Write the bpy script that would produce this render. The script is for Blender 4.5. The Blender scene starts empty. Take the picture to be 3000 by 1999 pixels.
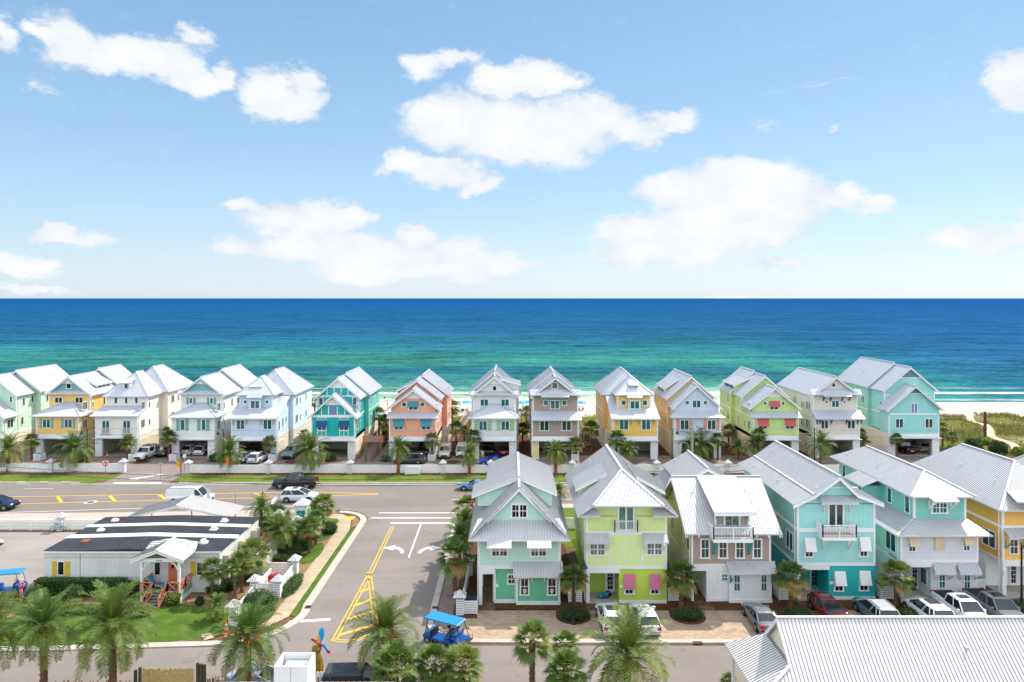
import bpy, math, random
from mathutils import Vector, Matrix
R = math.radians
SC = bpy.context.scene
COL = SC.collection
# ------------------------------------------------------------------ camera, world, sun
HC = 27.0          # camera height (m)
FPX = 2000.0       # focal length in pixels of the 3000 px wide photograph
HOR = 874.0        # horizon row
cam = bpy.data.cameras.new("camera")
cam.sensor_width = 36.0
cam.lens = 24.0
cam.shift_y = -(999.5 - HOR) / 3000.0
cam.clip_start = 0.5
cam.clip_end = 200000.0
camo = bpy.data.objects.new("camera", cam)
camo.location = (0, 0, HC)
camo.rotation_euler = (R(90), 0, 0)
COL.objects.link(camo)
SC.camera = camo
SC.view_settings.view_transform = 'Standard'
SC.view_settings.look = 'None'
SC.view_settings.exposure = 1.03
SC.view_settings.gamma = 1.0
SC.cycles.max_bounces = 6
SC.cycles.transparent_max_bounces = 6
SUN_DIR = Vector((0.61, 0.50, 1.0)).normalized()
sun = bpy.data.lights.new("sun", 'SUN')
sun.energy = 3.0
sun.angle = R(0.5)
sun.color = (1.0, 0.925, 0.81)
suno = bpy.data.objects.new("sun", sun)
suno.rotation_euler = (-SUN_DIR).to_track_quat('-Z', 'Y').to_euler()
suno.location = (40, 30, 90)
COL.objects.link(suno)

world = bpy.data.worlds.new("World")
SC.world = world
world.use_nodes = True
NT = world.node_tree
NT.nodes.clear()

def nd(nt, typ, **kw):
    n = nt.nodes.new(typ)
    for k, v in kw.items():
        if k.startswith('i_'):
            n.inputs[k[2:].replace('_', ' ')].default_value = v
        elif k.startswith('n_'):
            n.inputs[int(k[2:])].default_value = v
        else:
            setattr(n, k, v)
    return n

def ln(nt, a, b):
    nt.links.new(a, b)

def mth(nt, op, a, b=None, clamp=False):
    n = nt.nodes.new('ShaderNodeMath'); n.operation = op; n.use_clamp = clamp
    for i, v in enumerate((a, b)):
        if v is None: continue
        if isinstance(v, (int, float)): n.inputs[i].default_value = v
        else: nt.links.new(v, n.inputs[i])
    return n.outputs[0]

def ramp(nt, fac, stops, interp='LINEAR'):
    n = nt.nodes.new('ShaderNodeValToRGB'); n.color_ramp.interpolation = interp
    el = n.color_ramp.elements
    while len(el) < len(stops): el.new(0.5)
    for e, (p, c) in zip(el, stops):
        e.position = p; e.color = (c[0], c[1], c[2], 1)
    nt.links.new(fac, n.inputs[0])
    return n.outputs[0]

def build_world():
    nt = NT
    sky = nd(nt, 'ShaderNodeTexSky', sky_type='NISHITA', sun_disc=False)
    sky.sun_elevation = math.asin(SUN_DIR.z)
    sky.sun_rotation = math.atan2(SUN_DIR.x, SUN_DIR.y)
    sky.air_density = 1.0; sky.dust_density = 0.6; sky.ozone_density = 2.0
    tc = nd(nt, 'ShaderNodeTexCoord')
    # cumulus clouds: soft ellipsoids in (azimuth, elevation), broken up by fractal noise
    sep = nd(nt, 'ShaderNodeSeparateXYZ'); ln(nt, tc.outputs['Generated'], sep.inputs[0])
    az = mth(nt, 'ARCTAN2', sep.outputs[0], sep.outputs[1])
    el = mth(nt, 'ARCSINE', sep.outputs[2])
    comb = nd(nt, 'ShaderNodeCombineXYZ'); ln(nt, az, comb.inputs[0]); ln(nt, el, comb.inputs[1])
    def noise(scale, det, rough, off):
        m = nd(nt, 'ShaderNodeMapping'); m.inputs['Location'].default_value = off
        m.inputs['Scale'].default_value = (1, 1.5, 1)
        ln(nt, comb.outputs[0], m.inputs[0])
        n = nd(nt, 'ShaderNodeTexNoise', i_Scale=scale, i_Detail=det, i_Roughness=rough)
        ln(nt, m.outputs[0], n.inputs['Vector'])
        return n
    nw = noise(11.0, 9.0, 0.66, (3.1, 1.7, 0))
    vs = nd(nt, 'ShaderNodeVectorMath', operation='SUBTRACT'); ln(nt, nw.outputs['Color'], vs.inputs[0]); vs.inputs[1].default_value = (.5, .5, .5)
    vm = nd(nt, 'ShaderNodeVectorMath', operation='MULTIPLY'); ln(nt, vs.outputs[0], vm.inputs[0]); vm.inputs[1].default_value = (.11, .075, 0)
    va = nd(nt, 'ShaderNodeVectorMath', operation='ADD'); ln(nt, comb.outputs[0], va.inputs[0]); ln(nt, vm.outputs[0], va.inputs[1])
    # u, v, half width, half height in the photograph's pixels -> angles;  last value = strength
    blobs = [(190,125,105,75,1),(120,110,60,40,.8),(330,160,120,60,1),(430,170,120,60,1),(500,190,90,60,1),(560,110,50,40,.7),(560,235,100,50,1),(650,225,50,40,.8),
             (790,270,95,70,1),(860,290,90,50,1),(900,240,60,50,.8),(1240,190,70,40,.9),(1330,175,90,30,.75),(1470,235,110,50,1),(1560,215,110,50,1),(1640,240,90,40,1),
             (1330,360,150,90,1),(1480,380,200,100,1),(1620,390,180,100,1),(1740,340,110,70,1),(1840,390,100,50,.9),(1960,355,90,35,.85),(1250,340,80,60,.9),(1500,440,150,40,.9),
             (1200,490,90,40,1),(1300,510,130,45,1),(1400,545,80,28,.9),(720,610,70,22,.8),(880,640,180,50,1),(980,620,110,45,1),(1040,620,50,30,.8),
             (680,720,70,30,1),(800,725,120,30,.8),(950,720,190,60,1),(1100,760,200,70,.95),(1220,690,70,45,1),(1350,740,120,45,.9),(1450,770,100,40,.85),(1150,800,230,35,.9),(1300,800,160,40,.8),
             (170,670,90,30,.95),(270,685,100,28,.75),(70,775,110,35,.9),(40,800,100,25,.9),(90,862,110,16,.8),(0,105,50,50,.7),
             (1990,560,120,70,1),(2080,540,130,60,1),(2200,560,160,70,1),(2320,560,120,60,1),(2420,590,100,50,.9),(1880,680,150,55,1),(2020,690,170,70,1),(2170,690,150,60,1),(2280,690,90,35,.9),
             (1900,740,160,45,1),(2000,760,140,35,.9),(2490,550,60,40,1),(2560,590,60,35,.95),(2560,625,80,40,.6),(2290,770,110,26,.75),(1560,775,60,25,.6),
             (2960,205,90,70,1),(3010,250,90,70,1),(2840,695,110,45,1),(2950,705,110,45,.95),(3010,680,70,40,.9),(2140,868,120,12,.8),(3000,590,40,30,.8),(2050,635,170,55,1),(2260,625,150,55,1),(2150,520,180,60,1),(2240,350,45,22,.35),(2450,382,30,14,.4),
             (2380,240,230,8,.3),(2930,325,45,15,.35),(600,850,200,22,.3),(500,760,240,30,.25),(130,255,50,25,.35)]
    cur = None
    for (u, v, w, h, s) in blobs:
        a0 = math.atan((u - 1500) / FPX); e0 = math.atan((HOR - v) / FPX * math.cos(a0))
        ca = math.cos(a0)
        rw = w * 1.38 / FPX * ca * ca; rh = max(h * 1.36, 10) / FPX * ca
        mp = nd(nt, 'ShaderNodeMapping')
        mp.inputs['Scale'].default_value = (1 / rw, 1 / rh, 0)
        mp.inputs['Location'].default_value = (-a0 / rw, -e0 / rh, 0)
        ln(nt, va.outputs[0], mp.inputs[0])
        g = nd(nt, 'ShaderNodeTexGradient', gradient_type='SPHERICAL'); ln(nt, mp.outputs[0], g.inputs[0])
        o = g.outputs['Fac']
        if s < 1: o = mth(nt, 'MULTIPLY', o, s)
        if cur is None: cur = o
        else:
            n = nt.nodes.new('ShaderNodeMath'); n.operation = 'SMOOTH_MAX'; n.inputs[2].default_value = 0.12
            ln(nt, cur, n.inputs[0]); ln(nt, o, n.inputs[1]); cur = n.outputs[0]
    # broad bright clouds behind and above the camera, added unseen as fill light
    nb = noise(3.0, 5.0, 0.6, (7, 2, 4))
    back = mth(nt, 'MULTIPLY', mth(nt, 'SUBTRACT', nb.outputs['Fac'], 0.12, True), mth(nt, 'MULTIPLY', mth(nt, 'SUBTRACT', 0.62, sep.outputs[1], True), 5.0, True))
    cur = mth(nt, 'MAXIMUM', cur, back)
    nf = noise(34.0, 6.0, 0.6, (1.3, 8.2, 0))
    dens = mth(nt, 'ADD', cur, mth(nt, 'MULTIPLY', mth(nt, 'SUBTRACT', nf.outputs['Fac'], 0.5), 0.42))
    r = nd(nt, 'ShaderNodeMapRange', interpolation_type='SMOOTHSTEP')
    r.inputs['From Min'].default_value = 0.11; r.inputs['From Max'].default_value = 0.52
    ln(nt, dens, r.inputs['Value'])
    cover = r.outputs[0]
    n3 = noise(14.0, 4.0, 0.55, (4.4, 0.2, 1))
    shade = ramp(nt, mth(nt, 'ADD', mth(nt, 'MULTIPLY', dens, 0.35), mth(nt, 'MULTIPLY', n3.outputs['Fac'], 0.9)),
                 [(0.42, (.38, .41, .452)), (0.60, (.44, .46, .485)), (0.78, (.475, .483, .492))])
    bb = mth(nt, 'ADD', 1.0, mth(nt, 'MULTIPLY', mth(nt, 'MULTIPLY', mth(nt, 'SUBTRACT', 0.62, sep.outputs[1], True), 2.0, True), 1.15))  # extra brightness of the added out-of-view clouds, lifting the shaded fronts
    sh2 = nd(nt, 'ShaderNodeVectorMath', operation='SCALE'); ln(nt, shade, sh2.inputs[0]); ln(nt, bb, sh2.inputs['Scale']); shade = sh2.outputs[0]
    # clear sky: the physical sky, warmed towards the pale horizon the photograph shows
    hz = mth(nt, 'POWER', mth(nt, 'SUBTRACT', 1.0, mth(nt, 'MAXIMUM', mth(nt, 'MULTIPLY', sep.outputs[2], 2.3), 0.0), True), 1.6)
    SK = 0.095
    bs = nd(nt, 'ShaderNodeVectorMath', operation='SCALE'); bs.inputs['Scale'].default_value = SK; ln(nt, sky.outputs[0], bs.inputs[0])
    tint = ramp(nt, hz, [(0.0, (.122, .238, .385)), (0.45, (.200, .325, .440)), (1.0, (.335, .405, .475))])
    mx = nd(nt, 'ShaderNodeMix', data_type='RGBA'); mx.inputs[0].default_value = 0.75
    ln(nt, bs.outputs[0], mx.inputs[6]); ln(nt, tint, mx.inputs[7])
    mc = nd(nt, 'ShaderNodeMix', data_type='RGBA'); ln(nt, cover, mc.inputs[0]); ln(nt, mx.outputs[2], mc.inputs[6]); ln(nt, shade, mc.inputs[7])
    bg = nd(nt, 'ShaderNodeBackground'); bg.inputs['Strength'].default_value = 1.0
    ln(nt, mc.outputs[2], bg.inputs[0])
    out = nd(nt, 'ShaderNodeOutputWorld'); ln(nt, bg.outputs[0], out.inputs[0])
build_world()

# ------------------------------------------------------------------ helpers
def lin(c):
    c = c / 255.0
    return c / 12.92 if c <= 0.04045 else ((c + 0.055) / 1.055) ** 2.4

MATS = {}
def mat(name, rgb, rough=0.6, metal=0.0, k=0.80, bump=None, var=0.06, vscale=1.5, spec=0.4, emit=None, trans=0.0):
    """rgb = paint colour as sRGB 0-255, scaled to an albedo by k. bump: 'h' laps, 'v' boards, 'n' noise"""
    if name in MATS: return MATS[name]
    m = bpy.data.materials.new(name); m.use_nodes = True
    nt = m.node_tree; b = nt.nodes['Principled BSDF']
    c = [lin(v) * k for v in rgb]
    tc = nd(nt, 'ShaderNodeTexCoord')
    geo = nd(nt, 'ShaderNodeNewGeometry')
    if var > 0:
        n = nd(nt, 'ShaderNodeTexNoise', i_Scale=vscale, i_Detail=6.0, i_Roughness=0.7)
        if bump in ('h', 'v') or 'roof' in name or 'metal' in name:
            mp = nd(nt, 'ShaderNodeMapping'); mp.inputs['Scale'].default_value = (1, 1, .22); ln(nt, geo.outputs['Position'], mp.inputs[0]); ln(nt, mp.outputs[0], n.inputs['Vector'])
        else: ln(nt, geo.outputs['Position'], n.inputs['Vector'])
        lo = [max(0, v * (1 - var * 2)) for v in c]; hi = [min(1, v * (1 + var * 2)) for v in c]
        ln(nt, ramp(nt, n.outputs['Fac'], [(0.25, lo), (0.75, hi)]), b.inputs['Base Color'])
    else:
        b.inputs['Base Color'].default_value = (*c, 1)
    b.inputs['Roughness'].default_value = rough
    b.inputs['Metallic'].default_value = metal
    b.inputs['Specular IOR Level'].default_value = spec
    if emit: b.inputs['Emission Color'].default_value = (*c, 1); b.inputs['Emission Strength'].default_value = emit
    if bump:
        h = None
        sp = nd(nt, 'ShaderNodeSeparateXYZ'); ln(nt, geo.outputs['Position'], sp.inputs[0])
        if bump == 'h':
            h = mth(nt, 'FRACT', mth(nt, 'MULTIPLY', sp.outputs[2], -1 / 0.19)); dist = 0.06
        elif bump == 'v':
            f = mth(nt, 'FRACT', mth(nt, 'MULTIPLY', mth(nt, 'ADD', sp.outputs[0], sp.outputs[1]), 1 / 0.41))
            h = mth(nt, 'LESS_THAN', f, 0.14); dist = 0.03
        else:
            n2 = nd(nt, 'ShaderNodeTexNoise', i_Scale=40.0, i_Detail=4.0); ln(nt, geo.outputs['Position'], n2.inputs['Vector'])
            h = n2.outputs['Fac']; dist = 0.02
        bp = nd(nt, 'ShaderNodeBump'); bp.inputs['Distance'].default_value = dist; bp.inputs['Strength'].default_value = 0.8
        ln(nt, h, bp.inputs['Height']); ln(nt, bp.outputs[0], b.inputs['Normal'])
    m.diffuse_color = (*c, 1)
    MATS[name] = m
    return m

class MB:
    """collects polygons, then links them as ONE mesh object"""
    def __init__(s, org=(0, 0, 0)):
        s.v = []; s.f = []; s.mi = []; s.m = 0; s.org = Vector(org); s.col = None
    def face(s, pts):
        i = len(s.v); s.v += [tuple(p) for p in pts]; s.f.append(tuple(range(i, i + len(pts)))); s.mi.append(s.m)
        return s
    def box(s, x0, x1, y0, y1, z0, z1):
        if x0 > x1: x0, x1 = x1, x0
        if y0 > y1: y0, y1 = y1, y0
        if z0 > z1: z0, z1 = z1, z0
        i = len(s.v)
        s.v += [(x0,y0,z0),(x1,y0,z0),(x1,y1,z0),(x0,y1,z0),(x0,y0,z1),(x1,y0,z1),(x1,y1,z1),(x0,y1,z1)]
        for f in ((0,3,2,1),(4,5,6,7),(0,1,5,4),(1,2,6,5),(2,3,7,6),(3,0,4,7)):
            s.f.append(tuple(i + k for k in f)); s.mi.append(s.m)
        return s
    def prism(s, poly, axis, a, b):
        """extrude 2-D poly (list) along axis: 'y' poly=(x,z), 'x' poly=(y,z), 'z' poly=(x,y)"""
        def P(p, t):
            return (p[0], t, p[1]) if axis == 'y' else ((t, p[0], p[1]) if axis == 'x' else (p[0], p[1], t))
        A = [P(p, a) for p in poly]; B = [P(p, b) for p in poly]
        n = len(poly); s.face(A); s.face(B[::-1])
        for k in range(n): s.face([A[k], B[k], B[(k + 1) % n], A[(k + 1) % n]])
        return s
    def bar(s, p, q, w, h=None, up=(0, 0, 1)):
        """rectangular bar from p to q"""
        h = h or w
        p = Vector(p); q = Vector(q); d = (q - p)
        if d.length < 1e-6: return s
        d.normalize(); u = Vector(up)
        if abs(d.dot(u)) > 0.98: u = Vector((0, 1, 0))
        a = d.cross(u).normalized() * w / 2; b = a.cross(d).normalized() * h / 2
        i = len(s.v)
        s.v += [tuple(t + e) for t in (p, q) for e in (-a - b, a - b, a + b, -a + b)]
        for f in ((0,1,2,3),(7,6,5,4),(0,4,5,1),(1,5,6,2),(2,6,7,3),(3,7,4,0)):
            s.f.append(tuple(i + k for k in f)); s.mi.append(s.m)
        return s
    def tube(s, pts, rad, n=8, cap=True):
        pts = [Vector(p) for p in pts]
        if isinstance(rad, (int, float)): rad = [rad] * len(pts)
        i0 = len(s.v); up = Vector((0.02, 1, 0.05)).normalized()
        for k, p in enumerate(pts):
            d = (pts[min(k + 1, len(pts) - 1)] - pts[max(k - 1, 0)]).normalized()
            u = up if abs(d.dot(up)) < 0.95 else Vector((1, 0, 0))
            a = d.cross(u).normalized(); b = a.cross(d).normalized()
            for j in range(n):
                t = 2 * math.pi * j / n
                s.v.append(tuple(p + (a * math.cos(t) + b * math.sin(t)) * rad[k]))
        for k in range(len(pts) - 1):
            for j in range(n):
                a = i0 + k * n + j; b = i0 + k * n + (j + 1) % n
                s.f.append((a, b, b + n, a + n)); s.mi.append(s.m)
        if cap:
            s.f.append(tuple(i0 + j for j in range(n))[::-1]); s.mi.append(s.m)
            e = i0 + (len(pts) - 1) * n
            s.f.append(tuple(e + j for j in range(n))); s.mi.append(s.m)
        return s
    def lathe(s, c, prof, n=16):
        """prof = [(r, z)...] about a vertical axis through c"""
        i0 = len(s.v)
        for r, z in prof:
            for j in range(n):
                t = 2 * math.pi * j / n
                s.v.append((c[0] + r * math.cos(t), c[1] + r * math.sin(t), c[2] + z))
        for k in range(len(prof) - 1):
            for j in range(n):
                a = i0 + k * n + j; b = i0 + k * n + (j + 1) % n
                s.f.append((a, b, b + n, a + n)); s.mi.append(s.m)
        return s
    def ell(s, c, r, nu=12, nv=8):
        prof = [(math.sin(math.pi * k / nv), -math.cos(math.pi * k / nv)) for k in range(nv + 1)]
        i0 = len(s.v)
        s.lathe((0, 0, 0), [(max(a, 1e-4), b) for a, b in prof], nu)
        for k in range(i0, len(s.v)):
            x, y, z = s.v[k]; s.v[k] = (c[0] + x * r[0], c[1] + y * r[1], c[2] + z * r[2])
        return s
    def build(s, name, mats, parent=None, smooth=False, bevel=0.0, loc=None):
        me = bpy.data.meshes.new(name)
        o = s.org
        me.from_pydata([(x - o.x, y - o.y, z - o.z) for x, y, z in s.v], [], s.f)
        if not isinstance(mats, (list, tuple)): mats = [mats]
        for m in mats: me.materials.append(m)
        if len(mats) > 1: me.polygons.foreach_set('material_index', s.mi)
        if smooth: me.polygons.foreach_set('use_smooth', [True] * len(s.f))
        me.update()
        ob = bpy.data.objects.new(name, me); COL.objects.link(ob)
        if parent is not None: ob.parent = parent
        elif s.org.length > 0: ob.location = s.org
        if loc is not None: ob.location = loc
        if bevel:
            b = ob.modifiers.new('bevel', 'BEVEL'); b.width = bevel; b.segments = 2; b.limit_method = 'ANGLE'
        return ob

def thing(name, label, cat, loc=(0, 0, 0), rz=0.0, group=None, kind=None):
    o = bpy.data.objects.new(name, None); COL.objects.link(o)
    o.empty_display_size = 0.3
    o.location = loc; o.rotation_euler = (0, 0, rz); o['label'] = label; o['category'] = cat
    if group: o['group'] = group
    if kind: o['kind'] = kind
    return o
def tag(o, label, cat, group=None):
    o['label'] = label; o['category'] = cat
    if group: o['group'] = group
    return o
def struct(o):
    o['kind'] = 'structure'; return o
def kids(o):
    return [c for c in COL.objects if c.parent == o]
def dup(o, loc, rz, label, group=None, scale=None):
    r = o.copy(); COL.objects.link(r); r.location = loc; r.rotation_euler = (0, 0, rz)
    r['label'] = label
    if group: r['group'] = group
    if scale: r.scale = (scale,) * 3
    for ch in o.children:
        c = ch.copy(); COL.objects.link(c); c.parent = r
        for g in ch.children:
            e = g.copy(); COL.objects.link(e); e.parent = c
    return r
# reading the photograph: (u, v) pixel and distance d -> metres
def PX(u, d): return (u - 1500) * d / FPX
def PZ(v, d): return HC - (v - HOR) * d / FPX
def GD(v, z=0.0): return (HC - z) * FPX / (v - HOR)
def GP(u, v, z=0.0):
    d = GD(v, z); return Vector((PX(u, d), d, z))
class Crop:
    def __init__(s, ox, oy, k): s.ox = ox; s.oy = oy; s.k = k
    def X(s, x, d): return PX(s.ox + x / s.k, d)
    def Z(s, y, d): return PZ(s.oy + y / s.k, d)
    def G(s, x, y, z=0.0): return GP(s.ox + x / s.k, s.oy + y / s.k, z)
CA = Crop(0, 1040, 3.92); CB = Crop(600, 1040, 3.92); CC = Crop(1100, 1040, 3.92); CD = Crop(1600, 1040, 3.92)
CE = Crop(2050, 1040, 3.92); CF = Crop(2400, 1040, 3.92)
NG = Crop(1300, 1300, 3.92); NH = Crop(1600, 1300, 3.92); N16 = Crop(1600, 1600, 3.92); N11 = Crop(1100, 1600, 3.92)
NI = Crop(1900, 1280, 3.016); NJ = Crop(2150, 1260, 2.904); NK = Crop(2500, 1260, 2.904)
L1 = Crop(0, 1380, 3.92); L2 = Crop(0, 1599, 3.92); L3 = Crop(550, 1380, 3.92); L4 = Crop(550, 1600, 3.92)
# ------------------------------------------------------------------ materials
M_ROOF = mat('standing_seam_metal', (224, 229, 240), rough=0.4, metal=0.15, k=0.66, var=0.03, spec=0.5, vscale=.9)
M_ROOFG = mat('grey_standing_seam_metal', (214, 216, 222), rough=0.42, metal=0.3, k=0.62, var=0.02, spec=0.5, vscale=.4)
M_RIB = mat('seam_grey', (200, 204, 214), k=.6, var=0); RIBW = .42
M_WHITE = mat('white_trim_paint', (236, 238, 238), rough=0.5, k=0.88, var=0.02)
M_WSID = mat('white_siding_paint', (233, 236, 238), rough=0.55, k=0.86, var=0.02, bump='v')
M_GLASS = mat('dark_window_glass', (22, 62, 66), rough=0.06, k=1.0, var=0.25, vscale=.5, spec=0.8)
M_GLASS2 = mat('teal_window_glass', (24, 92, 98), rough=0.06, k=1.0, var=0.3, vscale=.7, spec=0.8)
M_GLASSC = mat('curtained_window_glass', (120, 125, 118), rough=0.1, k=0.8, var=0.25, vscale=3, spec=0.8)
M_BLACKG = mat('black_window_glass', (22, 24, 26), rough=0.06, k=1.0, var=0.2, spec=0.8)
M_DARK = mat('dark_parts_gap_shade', (60, 58, 58), k=0.7)
M_CREAM = mat('cream_louver_paint', (226, 216, 196), k=0.85, bump='h', var=0.03)
M_CONC = mat('pale_concrete', (176, 172, 164), rough=0.85, k=0.8, var=0.12)
PAINT = {}
def paint(name, rgb, bump='h', k=0.95):
    a = sum(rgb) / 3; rgb = tuple(v * .88 + a * .12 for v in rgb)
    return mat(name, rgb, rough=0.55, k=k, bump=bump, var=0.045, vscale=.9)

def clip_line(poly, s):
    """segment of the vertical line x=s inside convex 2-D poly"""
    ys = []
    n = len(poly)
    for i in range(n):
        (x0, y0), (x1, y1) = poly[i], poly[(i + 1) % n]
        if (x0 - s) * (x1 - s) < 0:
            ys.append(y0 + (y1 - y0) * (s - x0) / (x1 - x0))
    if len(ys) < 2: return None
    return min(ys), max(ys)

def roof_face(mb, pts, th=0.12, rib=0.42, ribh=0.035):
    if rib == .42: rib = RIBW
    pts = [Vector(p) for p in pts]
    nrm = (pts[1] - pts[0]).cross(pts[2] - pts[0]).normalized()
    if nrm.z < 0:
        pts = [pts[1], pts[0]] + pts[:1:-1]; nrm = -nrm
    low = [p - Vector((0, 0, th)) for p in pts]
    mb.face(pts); mb.face(low[::-1])
    n = len(pts)
    for k in range(n): mb.face([pts[k], low[k], low[(k + 1) % n], pts[(k + 1) % n]])
    ex = (pts[1] - pts[0]).normalized(); ey = nrm.cross(ex)
    P2 = [((p - pts[0]).dot(ex), (p - pts[0]).dot(ey)) for p in pts]
    a = min(p[0] for p in P2); b = max(p[0] for p in P2)
    k = a + rib * 0.5
    while k < b and rib:
        c = clip_line(P2, k)
        if c and c[1] - c[0] > 0.15:
            p = pts[0] + ex * k + ey * c[0]; q = pts[0] + ex * k + ey * c[1]
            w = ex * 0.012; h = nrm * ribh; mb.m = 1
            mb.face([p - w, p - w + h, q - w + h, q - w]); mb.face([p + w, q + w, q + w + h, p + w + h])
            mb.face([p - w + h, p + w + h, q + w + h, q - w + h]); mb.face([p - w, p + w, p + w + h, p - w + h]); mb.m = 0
        k += rib

class House:
    def __init__(s, name, label, x, y, z=0.0, cat='house', group=None):
        s.root = thing(name, label, cat, (x, y, z), 0, group); s.org = Vector((x, y, z)); s.acc = {}; s.n = 0
        s.glass = M_GLASS2
    def mb(s, name, m, key=None):
        k = (name, m.name, key)
        if k not in s.acc: s.acc[k] = (MB(s.org), m)
        return s.acc[k][0]
    def finish(s):
        for (name, _, _), (mb, m) in s.acc.items():
            if mb.f: mb.build(name, m, s.root)
        s.acc = {}
    def fb(s, mb, face, d, a0, a1, z0, z1, o0, o1):
        if face == 'F': mb.box(a0, a1, d - o1, d - o0, z0, z1)
        elif face == 'R': mb.box(d + o0, d + o1, a0, a1, z0, z1)
        else: mb.box(d - o1, d - o0, a0, a1, z0, z1)
    def wall(s, x0, x1, y0, y1, z0, z1, m, name='wall'):
        s.mb(name, m).box(x0, x1, y0, y1, z0, z1)
    def corner(s, x, y, z0, z1, w=0.13):
        s.mb('corner_trim', M_WHITE).box(x - w / 2, x + w / 2, y - 0.03, y + w, z0, z1)
    def corners(s, x0, x1, y, z0, z1, w=0.14):
        s.n += 2; s.mb('corner_trim', M_WHITE, s.n).box(x0 - 0.03, x0 + w, y - 0.03, y + w, z0, z1); s.mb('corner_trim', M_WHITE, s.n + 1).box(x1 - w, x1 + 0.03, y - 0.03, y + w, z0, z1)
        if z1 - z0 > 2.4:
            for xx in (x0 - .09, x1 + .09): MB(s.org).bar((xx, y + .35, max(0, z0 - 3.2)), (xx, y + .35, z1), .09, .07).build('downpipe', M_WHITE, s.root)
    def band(s, x0, x1, y, z0, z1, o=0.035, m=None, name='band_trim'):
        s.n += 1; s.mb(name, m or M_WHITE, s.n).box(x0, x1, y - o, y + 0.01, z0, z1)
    def sband(s, face, d, y0, y1, z0, z1, m=None, o=0.03):
        s.n += 1; mb = s.mb('band_trim', m or M_WHITE, s.n); s.fb(mb, face, d, y0, y1, z0, z1, -0.01, o)
    def win(s, face, d, a0, a1, z0, z1, n=2, mun=False, glass=None, tr=0.11, sill=True, frame=None):
        """trimmed window: frame with mullions > panes"""
        if a0 > a1: a0, a1 = a1, a0
        if z0 > z1: z0, z1 = z1, z0
        f = MB(s.org)
        B = lambda mb, *a: s.fb(mb, face, d, *a)
        B(f, a0, a1, z1 - tr, z1, 0, .06); B(f, a0 - (.04 if sill else 0), a1 + (.04 if sill else 0), z0, z0 + tr * .9, 0, .08)
        B(f, a0, a0 + tr, z0 + tr * .9, z1 - tr, 0, .06); B(f, a1 - tr, a1, z0 + tr * .9, z1 - tr, 0, .06)
        w = (a1 - a0 - 2 * tr); g = MB(s.org)
        for k in range(n):
            p0 = a0 + tr + w * k / n; p1 = a0 + tr + w * (k + 1) / n
            if k: B(f, p0 - tr * .45, p0 + tr * .45, z0 + tr * .9, z1 - tr, 0, .058)
            B(g, p0 + .001, p1 - .001, z0 + tr * .9, z1 - tr, .004, .02)
            if mun:
                c = (p0 + p1) / 2; zc = (z0 + z1) / 2
                B(f, c - .02, c + .02, z0 + tr * .9, z1 - tr, .02, .045)
                B(f, p0, p1, zc - .03, zc + .03, .02, .048)
        fr = f.build('window', frame or M_WHITE, s.root)
        g.build('pane', glass or s.glass, fr)
        return fr
    def cw(s, c, d, x0, x1, y0, y1, **k):
        """front window read from a crop of the photograph"""
        return s.win('F', d, c.X(x0, d), c.X(x1, d), c.Z(y1, d), c.Z(y0, d), **k)
    def shutter(s, c, d, x0, x1, y0, y1, m):
        a0, a1, z0, z1 = c.X(x0, d), c.X(x1, d), c.Z(y1, d), c.Z(y0, d)
        mb = MB(s.org); mb.box(a0, a1, d - .05, d - .001, z0, z1)
        k = z0 + .06
        while k < z1 - .06:
            mb.box(a0 + .05, a1 - .05, d - .068, d - .05, k, k + .045); k += .09
        return mb.build('shutter', m, s.root)
    def awn(s, c, d, x0, x1, y0, y1, m, out=0.55, wz=None):
        """top-hinged shutter propped open"""
        a0, a1 = c.X(x0, d), c.X(x1, d); zt = c.Z(y0, d - .05); dd = d - out; zb = c.Z(y1, dd)
        mb = MB(s.org)
        t = Vector((0, -.04, .03))
        A, B, C, D = Vector((a0, d - .08, zt)), Vector((a1, d - .08, zt)), Vector((a1, dd, zb)), Vector((a0, dd, zb))
        mb.face([A + t, B + t, C + t, D + t][::-1]); mb.face([A, B, C, D])
        for p, q in ((A, B), (B, C), (C, D), (D, A)): mb.face([p, q, q + t, p + t])
        n = max(3, int(abs(A.z - D.z) / .12))
        for k in range(1, n):
            f = k / n; p = A.lerp(D, f) + t * 1.2; q = B.lerp(C, f) + t * 1.2
            mb.bar(p + Vector((.05, 0, 0)), q - Vector((.05, 0, 0)), .03, .02)
        for e in (A, B):
            mb.bar(e, (D if e is A else C), .06, .07)
        o = mb.build('hinged_shutter', m, s.root)
        st = MB(s.org)
        for xx in (a0 + .04, a1 - .04): st.bar((xx, d, zb - .05), (xx, dd + .03, zb + .03), .03)
        st.build('stay', M_WHITE, o)
        return o
    def bracket(s, x, d, zt, drop=0.9, out=0.75, m=None, w=0.09):
        m = m or M_WHITE; mb = MB(s.org)
        mb.box(x - w / 2, x + w / 2, d - .07, d, zt - drop - .12, zt); mb.bar((x, d - .05, zt - drop), (x, d - out, zt - .06), w, w * 1.1)
        return mb.build('bracket', m, s.root)
    def roof(s, faces, name='roof', m=None, caps=(), rib=0.42, th=0.12):
        mb = MB(s.org)
        for f in faces: roof_face(mb, f, rib=rib, th=th)
        for p, q in caps: mb.bar(Vector(p) + Vector((0, 0, .04)), Vector(q) + Vector((0, 0, .04)), .22, .07)
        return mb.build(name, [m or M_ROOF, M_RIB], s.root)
    def fascia(s, pts, y, h=0.24, t=0.06, m=None):
        """boards under a roof edge following (x, z) points at depth y"""
        s.n += 1; mb = s.mb('fascia', m or M_WHITE, s.n)
        for (x0, z0), (x1, z1) in zip(pts, pts[1:]):
            mb.prism([(x0, z0 - h), (x1, z1 - h), (x1, z1), (x0, z0)], 'y', y, y + t)
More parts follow.
